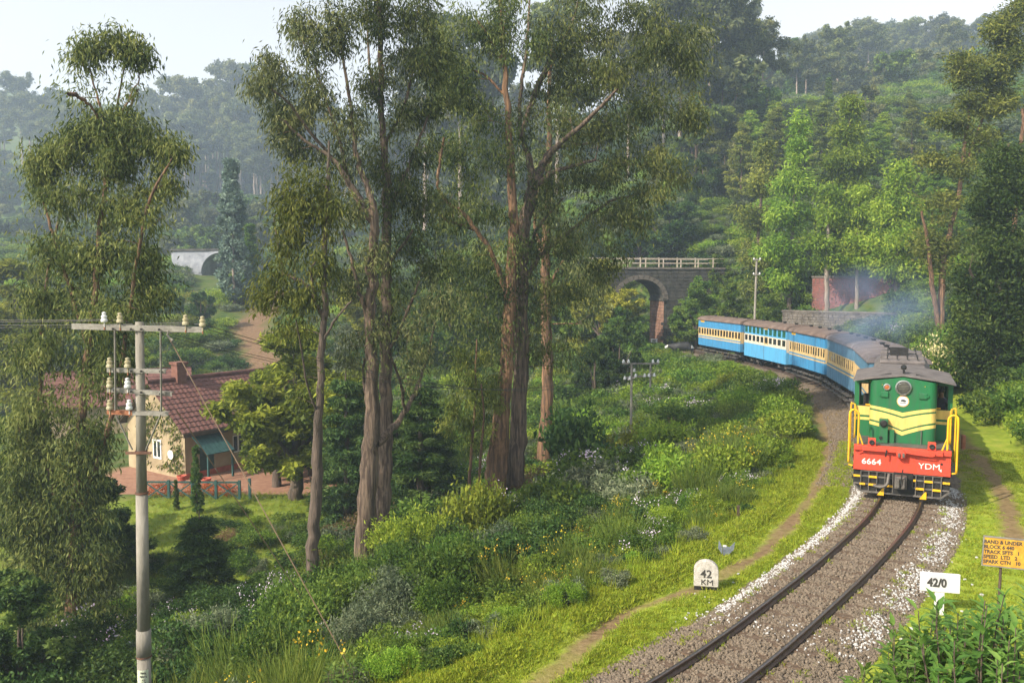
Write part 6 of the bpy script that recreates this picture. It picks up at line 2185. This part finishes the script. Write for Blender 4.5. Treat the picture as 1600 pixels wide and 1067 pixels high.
for px, d, yt, key, lab in ((8, 330, 135, 'tall_a', 'hazy skyline tree at the very edge of the pale sky'), (42, 320, 112, 'tall_b', 'broad domed hazy skyline tree near the edge of the pale sky'), (92, 340, 130, 'tall_c', 'thin hazy skyline tree just before the tufted top of the tall eucalyptus'),
                            (228, 330, 134, 'tall_b', 'hazy skyline tree first after the tufted top of the tall eucalyptus'), (262, 345, 140, 'tall_c', 'thin hazy skyline tree above the white arch bridge'), (293, 320, 116, 'tall_a', 'tall domed hazy skyline tree above the silvery blue column'), (322, 335, 122, 'tall_b', 'hazy skyline tree beside the tall domed one above the silvery column'),
                            (348, 330, 112, 'tall_c', 'thin hazy skyline tree near the hanging crown of the forked eucalyptus'), (378, 325, 92, 'tall_a', 'tallest hazy skyline tree touching the hanging crown of the forked eucalyptus'), (408, 330, 100, 'tall_b', 'hazy skyline tree behind the hanging crown of the forked eucalyptus'),
                            (1240, 300, 60, 'tall_b', 'hazy hilltop tree first after the sky gap above the train'), (1268, 310, 44, 'tall_c', 'thin hazy hilltop tree near the sky gap'), (1345, 300, 26, 'tall_a', 'tall hazy hilltop tree above the tallest bright green tree'), (1378, 310, 38, 'tall_c', 'hazy hilltop tree beside the tall one above the bright green tree'),
                            (1412, 305, 28, 'tall_b', 'thin topped hazy hilltop tree above the tea slope'), (1452, 300, 22, 'tall_a', 'tall hazy hilltop tree before the rounded crown clumps'), (1480, 310, 30, 'tall_c', 'hazy hilltop tree almost touching the rounded crown clumps'), (1530, 320, 24, 'tall_b', 'hazy hilltop tree behind the rounded crown clumps')):
    PT(key, 'hazy_tree', px, d, yt, lab)

# ------------------------------------------------------------------ far forest: individuals on the two hillsides
FAR = []
g = np.random.default_rng(77)


def far_trees(n, xa, xb, da, db, ha, hb_, keys, label, group, cap=None):
    k = 0
    for _ in range(n * 6):
        if k >= n:
            break
        d = g.uniform(da, db)
        px = g.uniform(xa, xb)
        x = (px - 800) / F_PX * d
        z = hz(x, d)
        hh = g.uniform(ha, hb_)
        if cap:
            top = to_px(x, d, z + hh)[1]
            if top < cap(px):
                hh *= .7
                if to_px(x, d, z + hh)[1] < cap(px):
                    continue
        if any((x - q[0]) ** 2 + (d - q[1]) ** 2 < 12 for q in FAR):
            continue
        FAR.append((x, d))
        w, c, h = PROTO[keys[g.integers(len(keys))]]
        top = to_px(x, d, z + hh)[1]
        for lim, ph in ((60, 'nearest the picture edge'), (230, 'behind the tufted eucalyptus'), (340, 'above the white arch'), (520, 'behind the slender eucalyptus'), (760, 'seen between the great trunks'), (1180, 'behind the spreading crown'),
                        (1300, 'beside the sky gap'), (1400, 'above the pointed bright tree'), (1500, 'above the tea slope'), (9999, 'behind the rounded crown clumps')):
            if px < lim:
                break
        lab = label + (', skyline one ' if cap and top < cap(px) + 45 else ', lower one ') + ph
        o = empty('forest_tree', (x, d, z - .3), g.uniform(0, 6.28), lab, 'tree', group + ' ' + ph)
        s_ = hh / h
        o.scale = (s_ * g.uniform(.9, 1.3), s_ * g.uniform(.9, 1.3), s_)
        link('trunk', w, o)
        link('crown', c, o)
        k += 1


far_trees(140, -60, 480, 280, 500, 30, 42, ('tall_a', 'tall_b', 'tall_c'), 'tall hazy forest tree on the far hillside', 'trees of the hazy left hillside',
          lambda px: np.interp(px, [-60, 0, 60, 110, 180, 250, 330, 400, 480], [170, 170, 140, 150, 165, 170, 150, 130, 100]))
far_trees(50, -60, 500, 150, 300, 10, 18, ('wood_a', 'wood_b'), 'rounded hazy tree on the far hillside', 'low trees of the hazy left hillside', lambda px: 330)
far_trees(120, 1190, 1660, 200, 430, 26, 36, ('tall_a', 'tall_b', 'tall_c'), 'tall hazy forest tree on the hilltop', 'trees of the hazy right hilltop',
          lambda px: np.interp(px, [1190, 1220, 1260, 1330, 1400, 1500, 1560, 1660], [90, 70, 45, 28, 30, 22, 10, 0]))
far_trees(50, 500, 1190, 190, 400, 22, 30, ('tall_a', 'tall_b', 'tall_c'), 'hazy forest tree on the middle hill', 'trees of the hazy middle hillside', lambda px: np.interp(px, [500, 560, 640, 720, 900, 1190], [60, 55, 60, 25, -40, -60]))
far_trees(34, 1110, 1500, 104, 138, 11, 17, ('airy_green', 'airy_olive', 'broad_green', 'airy_olive'), 'green grove tree on the middle slope', 'grove trees on the slope above the train', lambda px: 150)
far_trees(30, 1130, 1560, 160, 205, 22, 30, ('tall_a', 'tall_b', 'tall_c', 'wood_b', 'column_dark'), 'tall blue hazed forest tree', 'front rank of the hazy forest above the train', lambda px: 55)
# the mass of woodland filling the slopes
n = 1300
d = g.uniform(175, 540, n)
px = g.uniform(-150, 1750, n)
x = (px - 800) / F_PX * d
z = ground_z(x, d)
hh = g.uniform(9, 14, n)
top = to_px(x, d, z + hh)[1]
cap = np.interp(px, [-150, 60, 300, 480, 560, 640, 800, 1190, 1240, 1330, 1560, 1750], [215, 215, 205, 165, 110, 90, 0, 75, 76, 62, 50, 36])
ok = top > cap
gn_scatter('far_woodland', [PROTO['wood_a'][1], PROTO['wood_b'][1]], np.stack([x, d, z - 2], 1)[ok], np.stack([np.zeros(n), np.zeros(n), g.uniform(0, 6.28, n)], 1)[ok], (hh / 14)[ok],
           'hazy unbroken woodland covering the far hillsides')

# ------------------------------------------------------------------ bushes
SH = {}


def add_shrub(key, matk, kind='dome', seeds=(1, 2), n=2400, r=1.0, h=1.1, leaf=(.13, .055), flower=None):
    SH[key] = []
    for s_ in seeds:
        V, Q, t = shrub_arrays(kind, s_ * 13 + len(SH), n, r, h, leaf)
        me = np_mesh(key, V, Q, M[matk], t)
        fl = None
        if flower:
            fm, fn, fs = flower
            V, Q, t = flowers_arrays(s_ * 7 + 3, r, h, fn, fs)
            fl = np_mesh('blossom', V, Q, M[fm], t)
        SH[key].append((me, fl))
    if kind == 'dome':                     # finer leaves for the bushes nearest the camera
        V, Q, t = shrub_arrays(kind, 99 + len(SH), n * 2 + 600, r, h, (leaf[0] * .62, leaf[1] * .62))
        SH[key].append((np_mesh(key, V, Q, M[matk], t), SH[key][0][1]))


add_shrub('green_bush', 'mid', leaf=(.14, .06))
add_shrub('fresh_bush', 'fresh', leaf=(.13, .05))
add_shrub('dark_bush', 'dark', leaf=(.14, .065))
add_shrub('grey_bush', 'greygreen', leaf=(.16, .045))
add_shrub('dry_bush', 'dry', leaf=(.12, .04), n=1500)
add_shrub('broom_bush', 'broom', 'broom', h=1.25)
add_shrub('flowering_broom', 'broom', 'broom', h=1.2, flower=('yellowflower', 60, .05))
add_shrub('lilac_bush', 'mid', leaf=(.13, .055), flower=('lilac', 130, .06))
add_shrub('lilac_dark_bush', 'dark', leaf=(.12, .055), flower=('lilac', 110, .055))
add_shrub('yellow_bush', 'yellowgreen', leaf=(.12, .05))
LOOK = {'green_bush': 'mid green bush', 'fresh_bush': 'bright green bush', 'dark_bush': 'dark green bush', 'grey_bush': 'grey green bush', 'dry_bush': 'dry brownish bush', 'broom_bush': 'wispy broom bush',
        'flowering_broom': 'yellow flowered broom bush', 'lilac_bush': 'lilac flowered bush', 'lilac_dark_bush': 'lilac sprinkled dark bush', 'yellow_bush': 'yellow green bush'}


def spot(px, py, u):
    if u < 0:
        return 'past the locomotive footpath' if px > 1490 else 'behind the coaches' if px > 1100 else 'by the stone bridge foot'
    if px < 215:
        return 'under the tufted eucalyptus'
    if py < 560 and px < 480:
        return 'beside the dirt road'
    if py < 640 and px < 900:
        return 'uphill behind the trunks'
    if px < 500:
        return 'near the telegraph pole' if py > 850 else 'by the red yard'
    if px < 700:
        return 'below the twin trunks' if py > 800 else 'behind the twin trunks'
    if px < 860:
        return 'below the massive pair' if py > 780 else 'around the massive pair'
    if py > 800:
        return 'at the grass edge'
    if px < 1050:
        return 'left of the small pole' if py < 680 else 'on the middle slope'
    return 'below the train'


placed, AUTO = [], []


def put_bush(key, x, y, size, label=None, group=None, tall=1.0, variant=None, sink=.08):
    me, fl = SH[key][variant if variant is not None else random.randrange(min(2, len(SH[key])))]
    z = hz(x, y)
    px, py, _ = to_px(x, y, z + size * .5)
    if y < 27 and variant is None and len(SH[key]) > 2:
        me, fl = SH[key][2]
    u = float(track_us([x], [y])[0][0])
    w = spot(float(px), float(py), u)
    o = link(key, me, None, (x, y, z - sink), random.uniform(0, 6.28))
    o.scale = (size, size, size * tall)
    tag(o, label or f'{LOOK[key]} {w}', 'bush', group if label else f'{LOOK[key]}es {w}')
    if fl:
        tag(link('blossom', fl, o), None, None, None, 'stuff')
    placed.append((x, y, size))
    if not label:
        AUTO.append((o, f'{LOOK[key]} {w}', x, y, z + size * .55, size, tall))
    return o


def free(x, y, s_):
    return all((x - a) ** 2 + (y - b) ** 2 > (.62 * (s_ + c)) ** 2 for a, b, c in placed)


# signature bushes
put_bush('dark_bush', at(897, 600, 37).x, 37, 2.0, 'large round dark green bush at the top of the weedy slope', None, 1.45)
p = on_plane(735, 845, -2.4)
put_bush('yellow_bush', p.x, 27.5, 1.15, 'tall yellow green feathery bush leaning against the slope below the orange lit trunk', None, 2.0)
put_bush('yellow_bush', p.x + .5, 28.2, .9, 'narrow yellow green bush just behind the tall feathery one', None, 2.3)
p = at(1470, 570, 44)
for kx in (0,):
    V_, Q_, t_ = flowers_arrays(91, 1.0, 1.05, 420, .085)
    SH['cream_bush'] = [(SH['green_bush'][0][0], np_mesh('blossom', V_, Q_, M['creamflower'], t_))]
LOOK['cream_bush'] = 'green bush covered in cream blossom'
put_bush('cream_bush', at(1478, 560, 45).x, 45, 1.5, 'bush covered in cream yellow blossom behind the locomotive cab', None, 1.6)
put_bush('cream_bush', at(1463, 560, 47).x, 47.5, 1.2, 'smaller cream blossomed bush nearer the coach roofs', None, 2.0)
put_bush('lilac_bush', at(1420, 500, 56).x, 58, 1.3, 'lilac flowered bush under the orange barked eucalyptus', None, 1.4)
put_bush('fresh_bush', at(885, 930, 15.9).x, 16.6, .42, 'small bright green leafy shrub at the grass edge', None, 1.5)
for px, py, k_ in ((250, 786, 0), (310, 784, 1), (350, 782, 0)):
    me = np_mesh('flower_bed_plants', *(lambda a: (a[0], a[1]))(shrub_arrays('dome', 50 + k_, 900, 1.0, .7, (.10, .05))), M['orangeflower'], np.random.default_rng(k_).random(900 // 150 * 150))
    q_ = at(px, py, 41.7)
    o = link('flower_bed_bush', me, None, (q_.x, 41.8, hz(q_.x, 41.8) - .1))
    o.scale = (1.1, .5, .9)
    tag(o, {250: 'reddish bedding plants behind the fence next to the telegraph pole', 310: 'reddish bedding plants behind the middle of the teal fence', 350: 'reddish bedding plants behind the far end of the teal fence'}[px], 'bush')
# the rest, by zones: (count, sampler, kinds, sizes)
def z_slope(umin, umax, sa, sb):
    def f():
        s = random.uniform(sa, sb)
        x, y, _ = trk(s, random.uniform(umin, umax))
        return float(x), float(y)
    return f


def z_box(pxa, pxb, da, db):
    def f():
        d = random.uniform(da, db)
        return (random.uniform(pxa, pxb) - 800) / F_PX * d, d
    return f


def hides(x, y, h):
    """keep the walls and the foot of the pole as open as the photo shows them"""
    z = height(np.asarray(x, float), np.asarray(y, float))
    px, top, _ = to_px(np.asarray(x, float), np.asarray(y, float), z + h)
    y = np.asarray(y, float)
    a = (px > 1272) & (px < 1405) & (y > 40) & (y < 77) & (top < 488)
    b = (px > 1222) & (px < 1312) & (y > 40) & (y < 72) & (top < 508)
    c = (px > 170) & (px < 275) & (y < 15.6) & (top < 1075)
    return a | b | c


def zone(n, samp, kinds, lo, hi, tall=(.8, 1.2), test=None):
    k = 0
    for _ in range(n * 12):
        if k >= n:
            break
        x, y = samp()
        s_ = random.uniform(lo, hi)
        u = float(track_us([x], [y])[0][0])
        if -(4.6 if y < 26 else 3.5) - s_ * .8 < u < (3.75 if y < 33 else 3.1) + s_ * .75 or y < 9:
            continue
        if abs(x + 14.6) < 9 + s_ and abs(y - 45) < 3.3 + s_:
            continue
        if hc.x - 3 < x < hc.x + 11 and 44 < y < 56:
            continue
        if test and not test(x, y, u):
            continue
        if hides(x, y, s_ * 1.3):
            continue
        if not free(x, y, s_):
            continue
        put_bush(random.choice(kinds), x, y, s_, None, None, random.uniform(*tall))
        k += 1


sA, sM, sE = s_near(-1, 9), s_near(11, 23.6), s_near(19.6, 56)
zone(42, z_slope(4.0, 7.5, sA, sM), ['broom_bush', 'broom_bush', 'flowering_broom', 'flowering_broom', 'fresh_bush', 'green_bush', 'fresh_bush', 'lilac_bush'], .5, .95, (.9, 1.4))
zone(36, z_slope(6.5, 14, sA, sM), ['green_bush', 'grey_bush', 'green_bush', 'broom_bush', 'dark_bush', 'lilac_bush', 'fresh_bush', 'dark_bush', 'green_bush'], .8, 1.5, (.9, 1.4))
zone(26, z_slope(4.1, 8, sM, s_near(17.5, 39)), ['broom_bush', 'fresh_bush', 'fresh_bush', 'flowering_broom', 'lilac_bush', 'green_bush', 'broom_bush'], .7, 1.25, (.9, 1.3))
zone(36, z_slope(8.5, 20, sM, s_near(17.5, 39)), ['fresh_bush', 'lilac_bush', 'green_bush', 'grey_bush', 'lilac_bush', 'dry_bush', 'yellow_bush'], 1.0, 1.8, (.8, 1.2))
zone(60, z_slope(3.4, 15, s_near(15.5, 33), s_near(18.75, 64)), ['fresh_bush', 'fresh_bush', 'lilac_bush', 'yellow_bush', 'green_bush'], .9, 1.7, (.75, 1.05))
zone(20, z_slope(6, 16, s_near(18.75, 64), s_near(12, 88)), ['dark_bush', 'green_bush', 'green_bush', 'yellow_bush'], 1.0, 1.9, (.8, 1.1))
zone(26, z_box(200, 520, 18, 25), ['lilac_dark_bush', 'lilac_dark_bush', 'dark_bush', 'green_bush'], .6, 1.1, (.8, 1.1))
zone(18, z_box(-40, 200, 13, 22), ['dark_bush', 'green_bush', 'lilac_dark_bush'], .7, 1.3, (.9, 1.3))
zone(16, z_box(330, 560, 25, 40), ['green_bush', 'fresh_bush', 'dark_bush', 'dry_bush'], .35, .75, (.7, 1.0))
zone(20, z_box(580, 760, 27, 38), ['dark_bush', 'green_bush', 'grey_bush', 'grey_bush', 'green_bush'], .8, 1.3, (.8, 1.2))
zone(18, z_box(780, 930, 33, 46), ['green_bush', 'dark_bush', 'lilac_bush'], .9, 1.5, (.8, 1.1))
zone(16, z_box(330, 480, 43, 56), ['green_bush', 'dark_bush', 'fresh_bush'], .7, 1.3, (.8, 1.2))
zone(46, z_box(230, 560, 56, 92), ['fresh_bush', 'fresh_bush', 'green_bush', 'grey_bush', 'yellow_bush'], .9, 1.9, (.7, 1.0), lambda x, y, u: float(dist_poly(np.array([x]), np.array([y]), DIRT_ROAD)[0]) > 2.6)
zone(70, z_box(540, 1000, 46, 92), ['fresh_bush', 'green_bush', 'green_bush', 'yellow_bush', 'dark_bush'], 1.2, 2.3, (.8, 1.1), lambda x, y, u: u > 5)
zone(46, z_slope(-14, -4.8, s_near(19.45, 48), s_near(14, 83)), ['green_bush', 'green_bush', 'fresh_bush', 'dark_bush'], 1.0, 1.9, (.8, 1.15))
zone(46, z_slope(-13, -4.2, s_near(13, 27.5), s_near(19, 46)), ['green_bush', 'fresh_bush', 'green_bush', 'dark_bush'], .9, 1.5, (.9, 1.3))
zone(20, z_box(1120, 1500, 74, 100), ['green_bush', 'dark_bush', 'fresh_bush'], 1.4, 2.4, (.8, 1.1), lambda x, y, u: u < -12)
# climbing plant on the gable and a shrub overhanging the roof
g9 = np.random.default_rng(5)
n = 1500
Y_, Z_ = g9.uniform(.1, 4.5, n), g9.uniform(.3, 4.4, n)
dens = (np.sin(Y_ * 2.1) + np.sin(Z_ * 1.7 + Y_) + g9.normal(0, .7, n) - .6 * (Y_ > 2.8)) > -.1
C = np.stack([-.06 - .06 * g9.random(n), Y_, Z_], 1)[dens & (Z_ < EH + (RH - EH) * (1 - np.abs(Y_ - GW / 2) / (GW / 2)))]
V_, Q_ = leaf_quads(C, unit(np.stack([g9.normal(-.2, .2, len(C)), g9.normal(0, .5, len(C)), g9.normal(-.7, .3, len(C))], 1)), .26, .10, g9)
cp_ = empty('climbing_plant', house.location, house.rotation_euler.z, 'straggling creeper hanging over the cream gable wall', 'climber')
tag(link('leaves', np_mesh('climbing_plant', V_, Q_, M['olive'], g9.random(len(Q_))), cp_), None, None, None, 'stuff')

# ------------------------------------------------------------------ low undergrowth over all slopes
under = [SH['green_bush'][0][0], SH['fresh_bush'][0][0], SH['dark_bush'][1][0], SH['grey_bush'][1][0], SH['broom_bush'][0][0], SH['green_bush'][1][0]]
n = 9000
s = rng.uniform(s_near(-6, 4), s_near(8, 95), n)
u = rng.uniform(3.0, 26, n)
x, y, _ = trk(s, u)
u2, s2 = track_us(x, y)
yard = (np.abs(x + 14.6) < 9.2) & (np.abs(y - 45) < 3.7)
glade = (u2 > 15) & (y > 23) & (y < 42) & (x < -4) & (rng.random(n) < .86)
ok = (u2 > np.where(y < 34, VERGE + .25, 3.3)) & ~yard & ~hides(x, y, .6) & ~glade & (y > 7)
ok &= (y < 60) | (rng.random(n) < .5)
x, y, u2 = x[ok], y[ok], u2[ok]
sc = rng.uniform(.28, .75, len(x)) * (1 + np.clip((y - 30) / 40, 0, 1))
sc *= np.where(u2 < 5.8, .65, 1)
gn_scatter('undergrowth', under, np.stack([x, y, ground_z(x, y) - .08], 1), np.stack([np.zeros(len(x)), np.zeros(len(x)), rng.uniform(0, 6.28, len(x))], 1), np.stack([sc, sc, sc * rng.uniform(.7, 1.2, len(x))], 1),
           'tangled low undergrowth covering the slope left of the track')
n = 3600
s = rng.uniform(s_near(11.5, 24.5), s_near(8, 95), n)
u = rng.uniform(-34, -5.2, n)
x, y, _ = trk(s, u)
u2, _ = track_us(x, y)
ok = (u2 < -5.0) & (y > 12) & ~hides(x, y, .8)
x, y = x[ok], y[ok]
sc = rng.uniform(.4, 1.0, len(x))
gn_scatter('bank_undergrowth', under[:4], np.stack([x, y, ground_z(x, y) - .1], 1), np.stack([np.zeros(len(x)), np.zeros(len(x)), rng.uniform(0, 6.28, len(x))], 1), sc,
           'leafy undergrowth covering the bank on the far side of the track')
n = 7000
px, d = rng.uniform(-100, 1720, n), rng.uniform(58, 190, n)
x = (px - 800) / F_PX * d
u2, _ = track_us(x, d)
rd = dist_poly(x, d, DIRT_ROAD)
ok = (np.abs(u2) > np.where(d > 84, 3.4, 9)) & (rd > 2.3) & ~hides(x, d, 1.4) & ~((px > 285) & (px < 362) & (d > 84) & (d < 116))
x, d = x[ok], d[ok]
sc = rng.uniform(.8, 1.8, len(x)) * (1 + np.clip((d - 80) / 90, 0, 1))
gn_scatter('hillside_scrub', under[:4], np.stack([x, d, ground_z(x, d) - .3], 1), np.stack([np.zeros(len(x)), np.zeros(len(x)), rng.uniform(0, 6.28, len(x))], 1), np.stack([sc, sc, sc * .75], 1),
           'continuous green scrub and tea bushes covering the lower hillsides')

# ------------------------------------------------------------------ broad leaved bush close to the camera
def big_leaf_bush(name, cx_, cy_, z0, r, h, nst, seed, label):
    g = np.random.default_rng(seed)
    o = empty(name, (cx_, cy_, z0), 0, label, 'bush')
    VV, QQ, off = [], [], 0
    LV, LQ, LT, lo_ = [], [], [], 0
    for k in range(nst):
        a = g.uniform(0, 6.28)
        q = r * math.sqrt(g.random())
        top = np.array([math.cos(a) * q, math.sin(a) * q, h * g.uniform(.72, 1.05) * (1 - .22 * (q / r) ** 2)])
        bs = np.array([math.cos(a) * q * .45, math.sin(a) * q * .45, 0])
        t = np.linspace(0, 1, 6)[:, None]
        P = bs * (1 - t) + top * t + np.array([math.cos(a), math.sin(a), 0]) * .08 * np.sin(t * 3.14)
        V, Q = tube_arrays(P, np.linspace(.010, .0035, 6), 5)
        VV.append(V)
        QQ.append(Q + off)
        off += len(V)
        nl = int(h * 24)
        st_t = g.normal(.5, .14)
        for j in range(nl):
            f = .35 + .65 * (j + g.random()) / nl
            p = bs * (1 - f) + top * f + np.array([math.cos(a), math.sin(a), 0]) * .08 * math.sin(f * 3.14)
            b = j * 2.4 + g.normal(0, .3)
            el = -.05 + .75 * (f - .35) / .65 + g.normal(0, .25)
            ax = np.array([math.cos(b) * math.cos(el), math.sin(b) * math.cos(el), math.sin(el)])
            L = g.uniform(.10, .19) * (1.15 - .40 * f)
            Wd = L * g.uniform(.32, .42)
            sd = np.cross(ax, [0, 0, 1.0])
            sd /= np.linalg.norm(sd) + 1e-6
            nn = np.cross(sd, ax)
            prof_ = ((0, .08, 0), (.3, .9, .01), (.6, .85, .0), (1.0, .05, -.12))
            row = []
            for (tt, ww, cc_) in prof_:
                c_ = p + ax * L * (tt + .12) + nn * L * cc_ * 1.0
                row.append((c_ - sd * Wd * .5 * ww + nn * Wd * .16 * ww, c_, c_ + sd * Wd * .5 * ww + nn * Wd * .16 * ww))
            base = lo_
            for rr_ in row:
                LV.extend(rr_)
            lo_ += 12
            for m_ in range(3):
                i0 = base + m_ * 3
                LQ += [(i0, i0 + 1, i0 + 4, i0 + 3), (i0 + 1, i0 + 2, i0 + 5, i0 + 4)]
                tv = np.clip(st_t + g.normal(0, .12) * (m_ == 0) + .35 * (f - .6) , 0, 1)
                LT += [tv, tv]
    link('stem', np_mesh(name + '_stems', np.vstack(VV), np.vstack(QQ), M['bark_dark'], smooth=True), o)
    tag(link('leaves', np_mesh(name + '_leaves', np.array(LV), np.array(LQ), M['bigleaf'], np.array(LT), smooth=True), o), None, None, None, 'stuff')
    return o


for (px, py, d, r, h, ns_, lab) in ((1585, 985, 5.6, .62, 1.2, 44, 'tallest broad leaved bush at the bottom corner under the yellow board'), (1490, 1010, 6.2, .5, 1.1, 34, 'broad leaved bush whose top shoots reach up to the white board post'), (1440, 1060, 6.8, .45, .9, 28, 'low broad leaved bush nearest the rails at the picture bottom'),
                                    (1545, 1030, 6.0, .55, 1.0, 40, 'broad leaved bush between the tallest one and the one below the white board'), (1400, 1085, 6.4, .35, .7, 14, 'small sprig of broad leaves at the bottom edge beside the ballast')):
    top = at(px, py - 45, d)
    big_leaf_bush('broad_leaved_bush', top.x, d, top.z - h, r, h, ns_, px, lab)
for (px, py, d, lab) in ((535, 1050, 12.6, 'pale rosette leaved plant at the bottom edge of the weedy bank'),):
    top = at(px, py - 15, d)
    big_leaf_bush('broad_leaved_bush', top.x, d, top.z - .55, .3, .55, 8, 3, lab)

# ------------------------------------------------------------------ labels that tell the bushes apart, by what the camera sees of them
# near bushes are laid over far ones on a coarse picture grid; what stays uncovered counts as seen
cover = np.zeros((267, 400), bool)
cv_y, cv_x = np.mgrid[0:267, 0:400] * 4.0 + 2
seen = {}
for (o, lab, x, y, z, size, tall) in sorted(AUTO, key=lambda a: a[3]):
    px, py, f = (float(v) for v in to_px(x, y, z))
    rx, ry = size * .8 * F_PX / f, size * tall * .5 * F_PX / f
    cells = ((cv_x - px) / rx) ** 2 + ((cv_y - py) / ry) ** 2 < 1
    free_ = (cells & ~cover).sum()
    cover |= ((cv_x - px) / (rx * .85)) ** 2 + ((cv_y - py) / (ry * .85)) ** 2 < 1
    behind_train = px > 1230 and float(track_us([x], [y])[0][0]) < 0 and py > 545 and px < 1500
    seen.setdefault(lab, []).append((free_ > max(3, .2 * math.pi * rx * ry / 16) and not behind_train, px, o))
ORD = 'first second third fourth fifth sixth seventh eighth ninth tenth eleventh twelfth'.split()
NUM = 'one two three four five six seven eight nine ten eleven twelve'.split()
for lab, rows in seen.items():
    vis = sorted([r for r in rows if r[0]], key=lambda r: r[1])
    n = len(vis)
    for k, (_, _, o) in enumerate(vis):
        if n == 1:
            o['label'] = lab
        elif n <= 12:
            o['label'] = f'{lab}, {ORD[k]} of {NUM[n - 1]} from the left'
    if n > 12:                               # too many to count in one row: nearer and farther rows
        byd = sorted(vis, key=lambda r: r[2].location.y)
        for row, part in (('nearer', byd[:n // 2]), ('farther', byd[n // 2:])):
            part = sorted(part, key=lambda r: r[1])
            for k, (_, _, o) in enumerate(part[:12]):
                o['label'] = f'{lab}, {row} row, {ORD[k]} of {NUM[min(len(part), 12) - 1]} from left'
    for (v_, _, o) in rows:
        if not v_:
            o['label'] = lab + ', hidden by nearer plants'

# ------------------------------------------------------------------ smoke and air
def volume_mat(name, color, dens, aniso=.0, noise=None):
    m = bpy.data.materials.new(name)
    m.use_nodes = True
    nt = m.node_tree
    nt.nodes.clear()
    out = nt.nodes.new('ShaderNodeOutputMaterial')
    v = nt.nodes.new('ShaderNodeVolumePrincipled')
    v.inputs['Color'].default_value = c4(color)
    v.inputs['Density'].default_value = dens
    v.inputs['Anisotropy'].default_value = aniso
    if noise:
        tc = nt.nodes.new('ShaderNodeTexCoord')
        nz = nt.nodes.new('ShaderNodeTexNoise')
        nz.inputs['Scale'].default_value = noise
        nz.inputs['Detail'].default_value = 3
        nt.links.new(tc.outputs['Object'], nz.inputs['Vector'])
        ln = nt.nodes.new('ShaderNodeVectorMath')
        ln.operation = 'LENGTH'
        nt.links.new(tc.outputs['Object'], ln.inputs[0])
        mr = nt.nodes.new('ShaderNodeMapRange')
        mr.inputs['From Min'].default_value = 1.0
        mr.inputs['From Max'].default_value = .15
        nt.links.new(ln.outputs['Value'], mr.inputs['Value'])
        m1 = nt.nodes.new('ShaderNodeMapRange')
        m1.inputs['From Min'].default_value = .42
        m1.inputs['From Max'].default_value = .72
        nt.links.new(nz.outputs[0], m1.inputs['Value'])
        mu = nt.nodes.new('ShaderNodeMath')
        mu.operation = 'MULTIPLY'
        nt.links.new(mr.outputs[0], mu.inputs[0])
        nt.links.new(m1.outputs[0], mu.inputs[1])
        m2 = nt.nodes.new('ShaderNodeMath')
        m2.operation = 'MULTIPLY'
        m2.inputs[1].default_value = dens
        nt.links.new(mu.outputs[0], m2.inputs[0])
        nt.links.new(m2.outputs[0], v.inputs['Density'])
    nt.links.new(v.outputs[0], out.inputs['Volume'])
    return m


bm = bmesh.new()
bmesh.ops.create_icosphere(bm, subdivisions=3, radius=1)
me = bpy.data.meshes.new('smoke')
bm.to_mesh(me)
bm.free()
me.materials.append(volume_mat('blue_exhaust_smoke', (.40, .55, .85), .42, .1, 1.6))
ex = local_to_world(loco, (-.1, 6.9, 4.0))
sm = link('smoke', me, None, ex + Vector((.2, 2.6, 1.3)))
sm.scale = (2.1, 3.6, 2.3)
sm.rotation_euler = (R(10), 0, R(12))
tag(sm, 'thin blue exhaust smoke drifting back from the locomotive', 'smoke', None, 'stuff')

zmax = 140.0
hzb = MB().box(-640, 640, -130, 780, -12.0, zmax)
hm = volume_mat('hazy_air', (.64, .79, 1.0), HAZE_DENSITY, .25)
tag(hzb.build('haze', hm), 'thin bluish morning haze filling the whole valley', None, None, 'stuff')
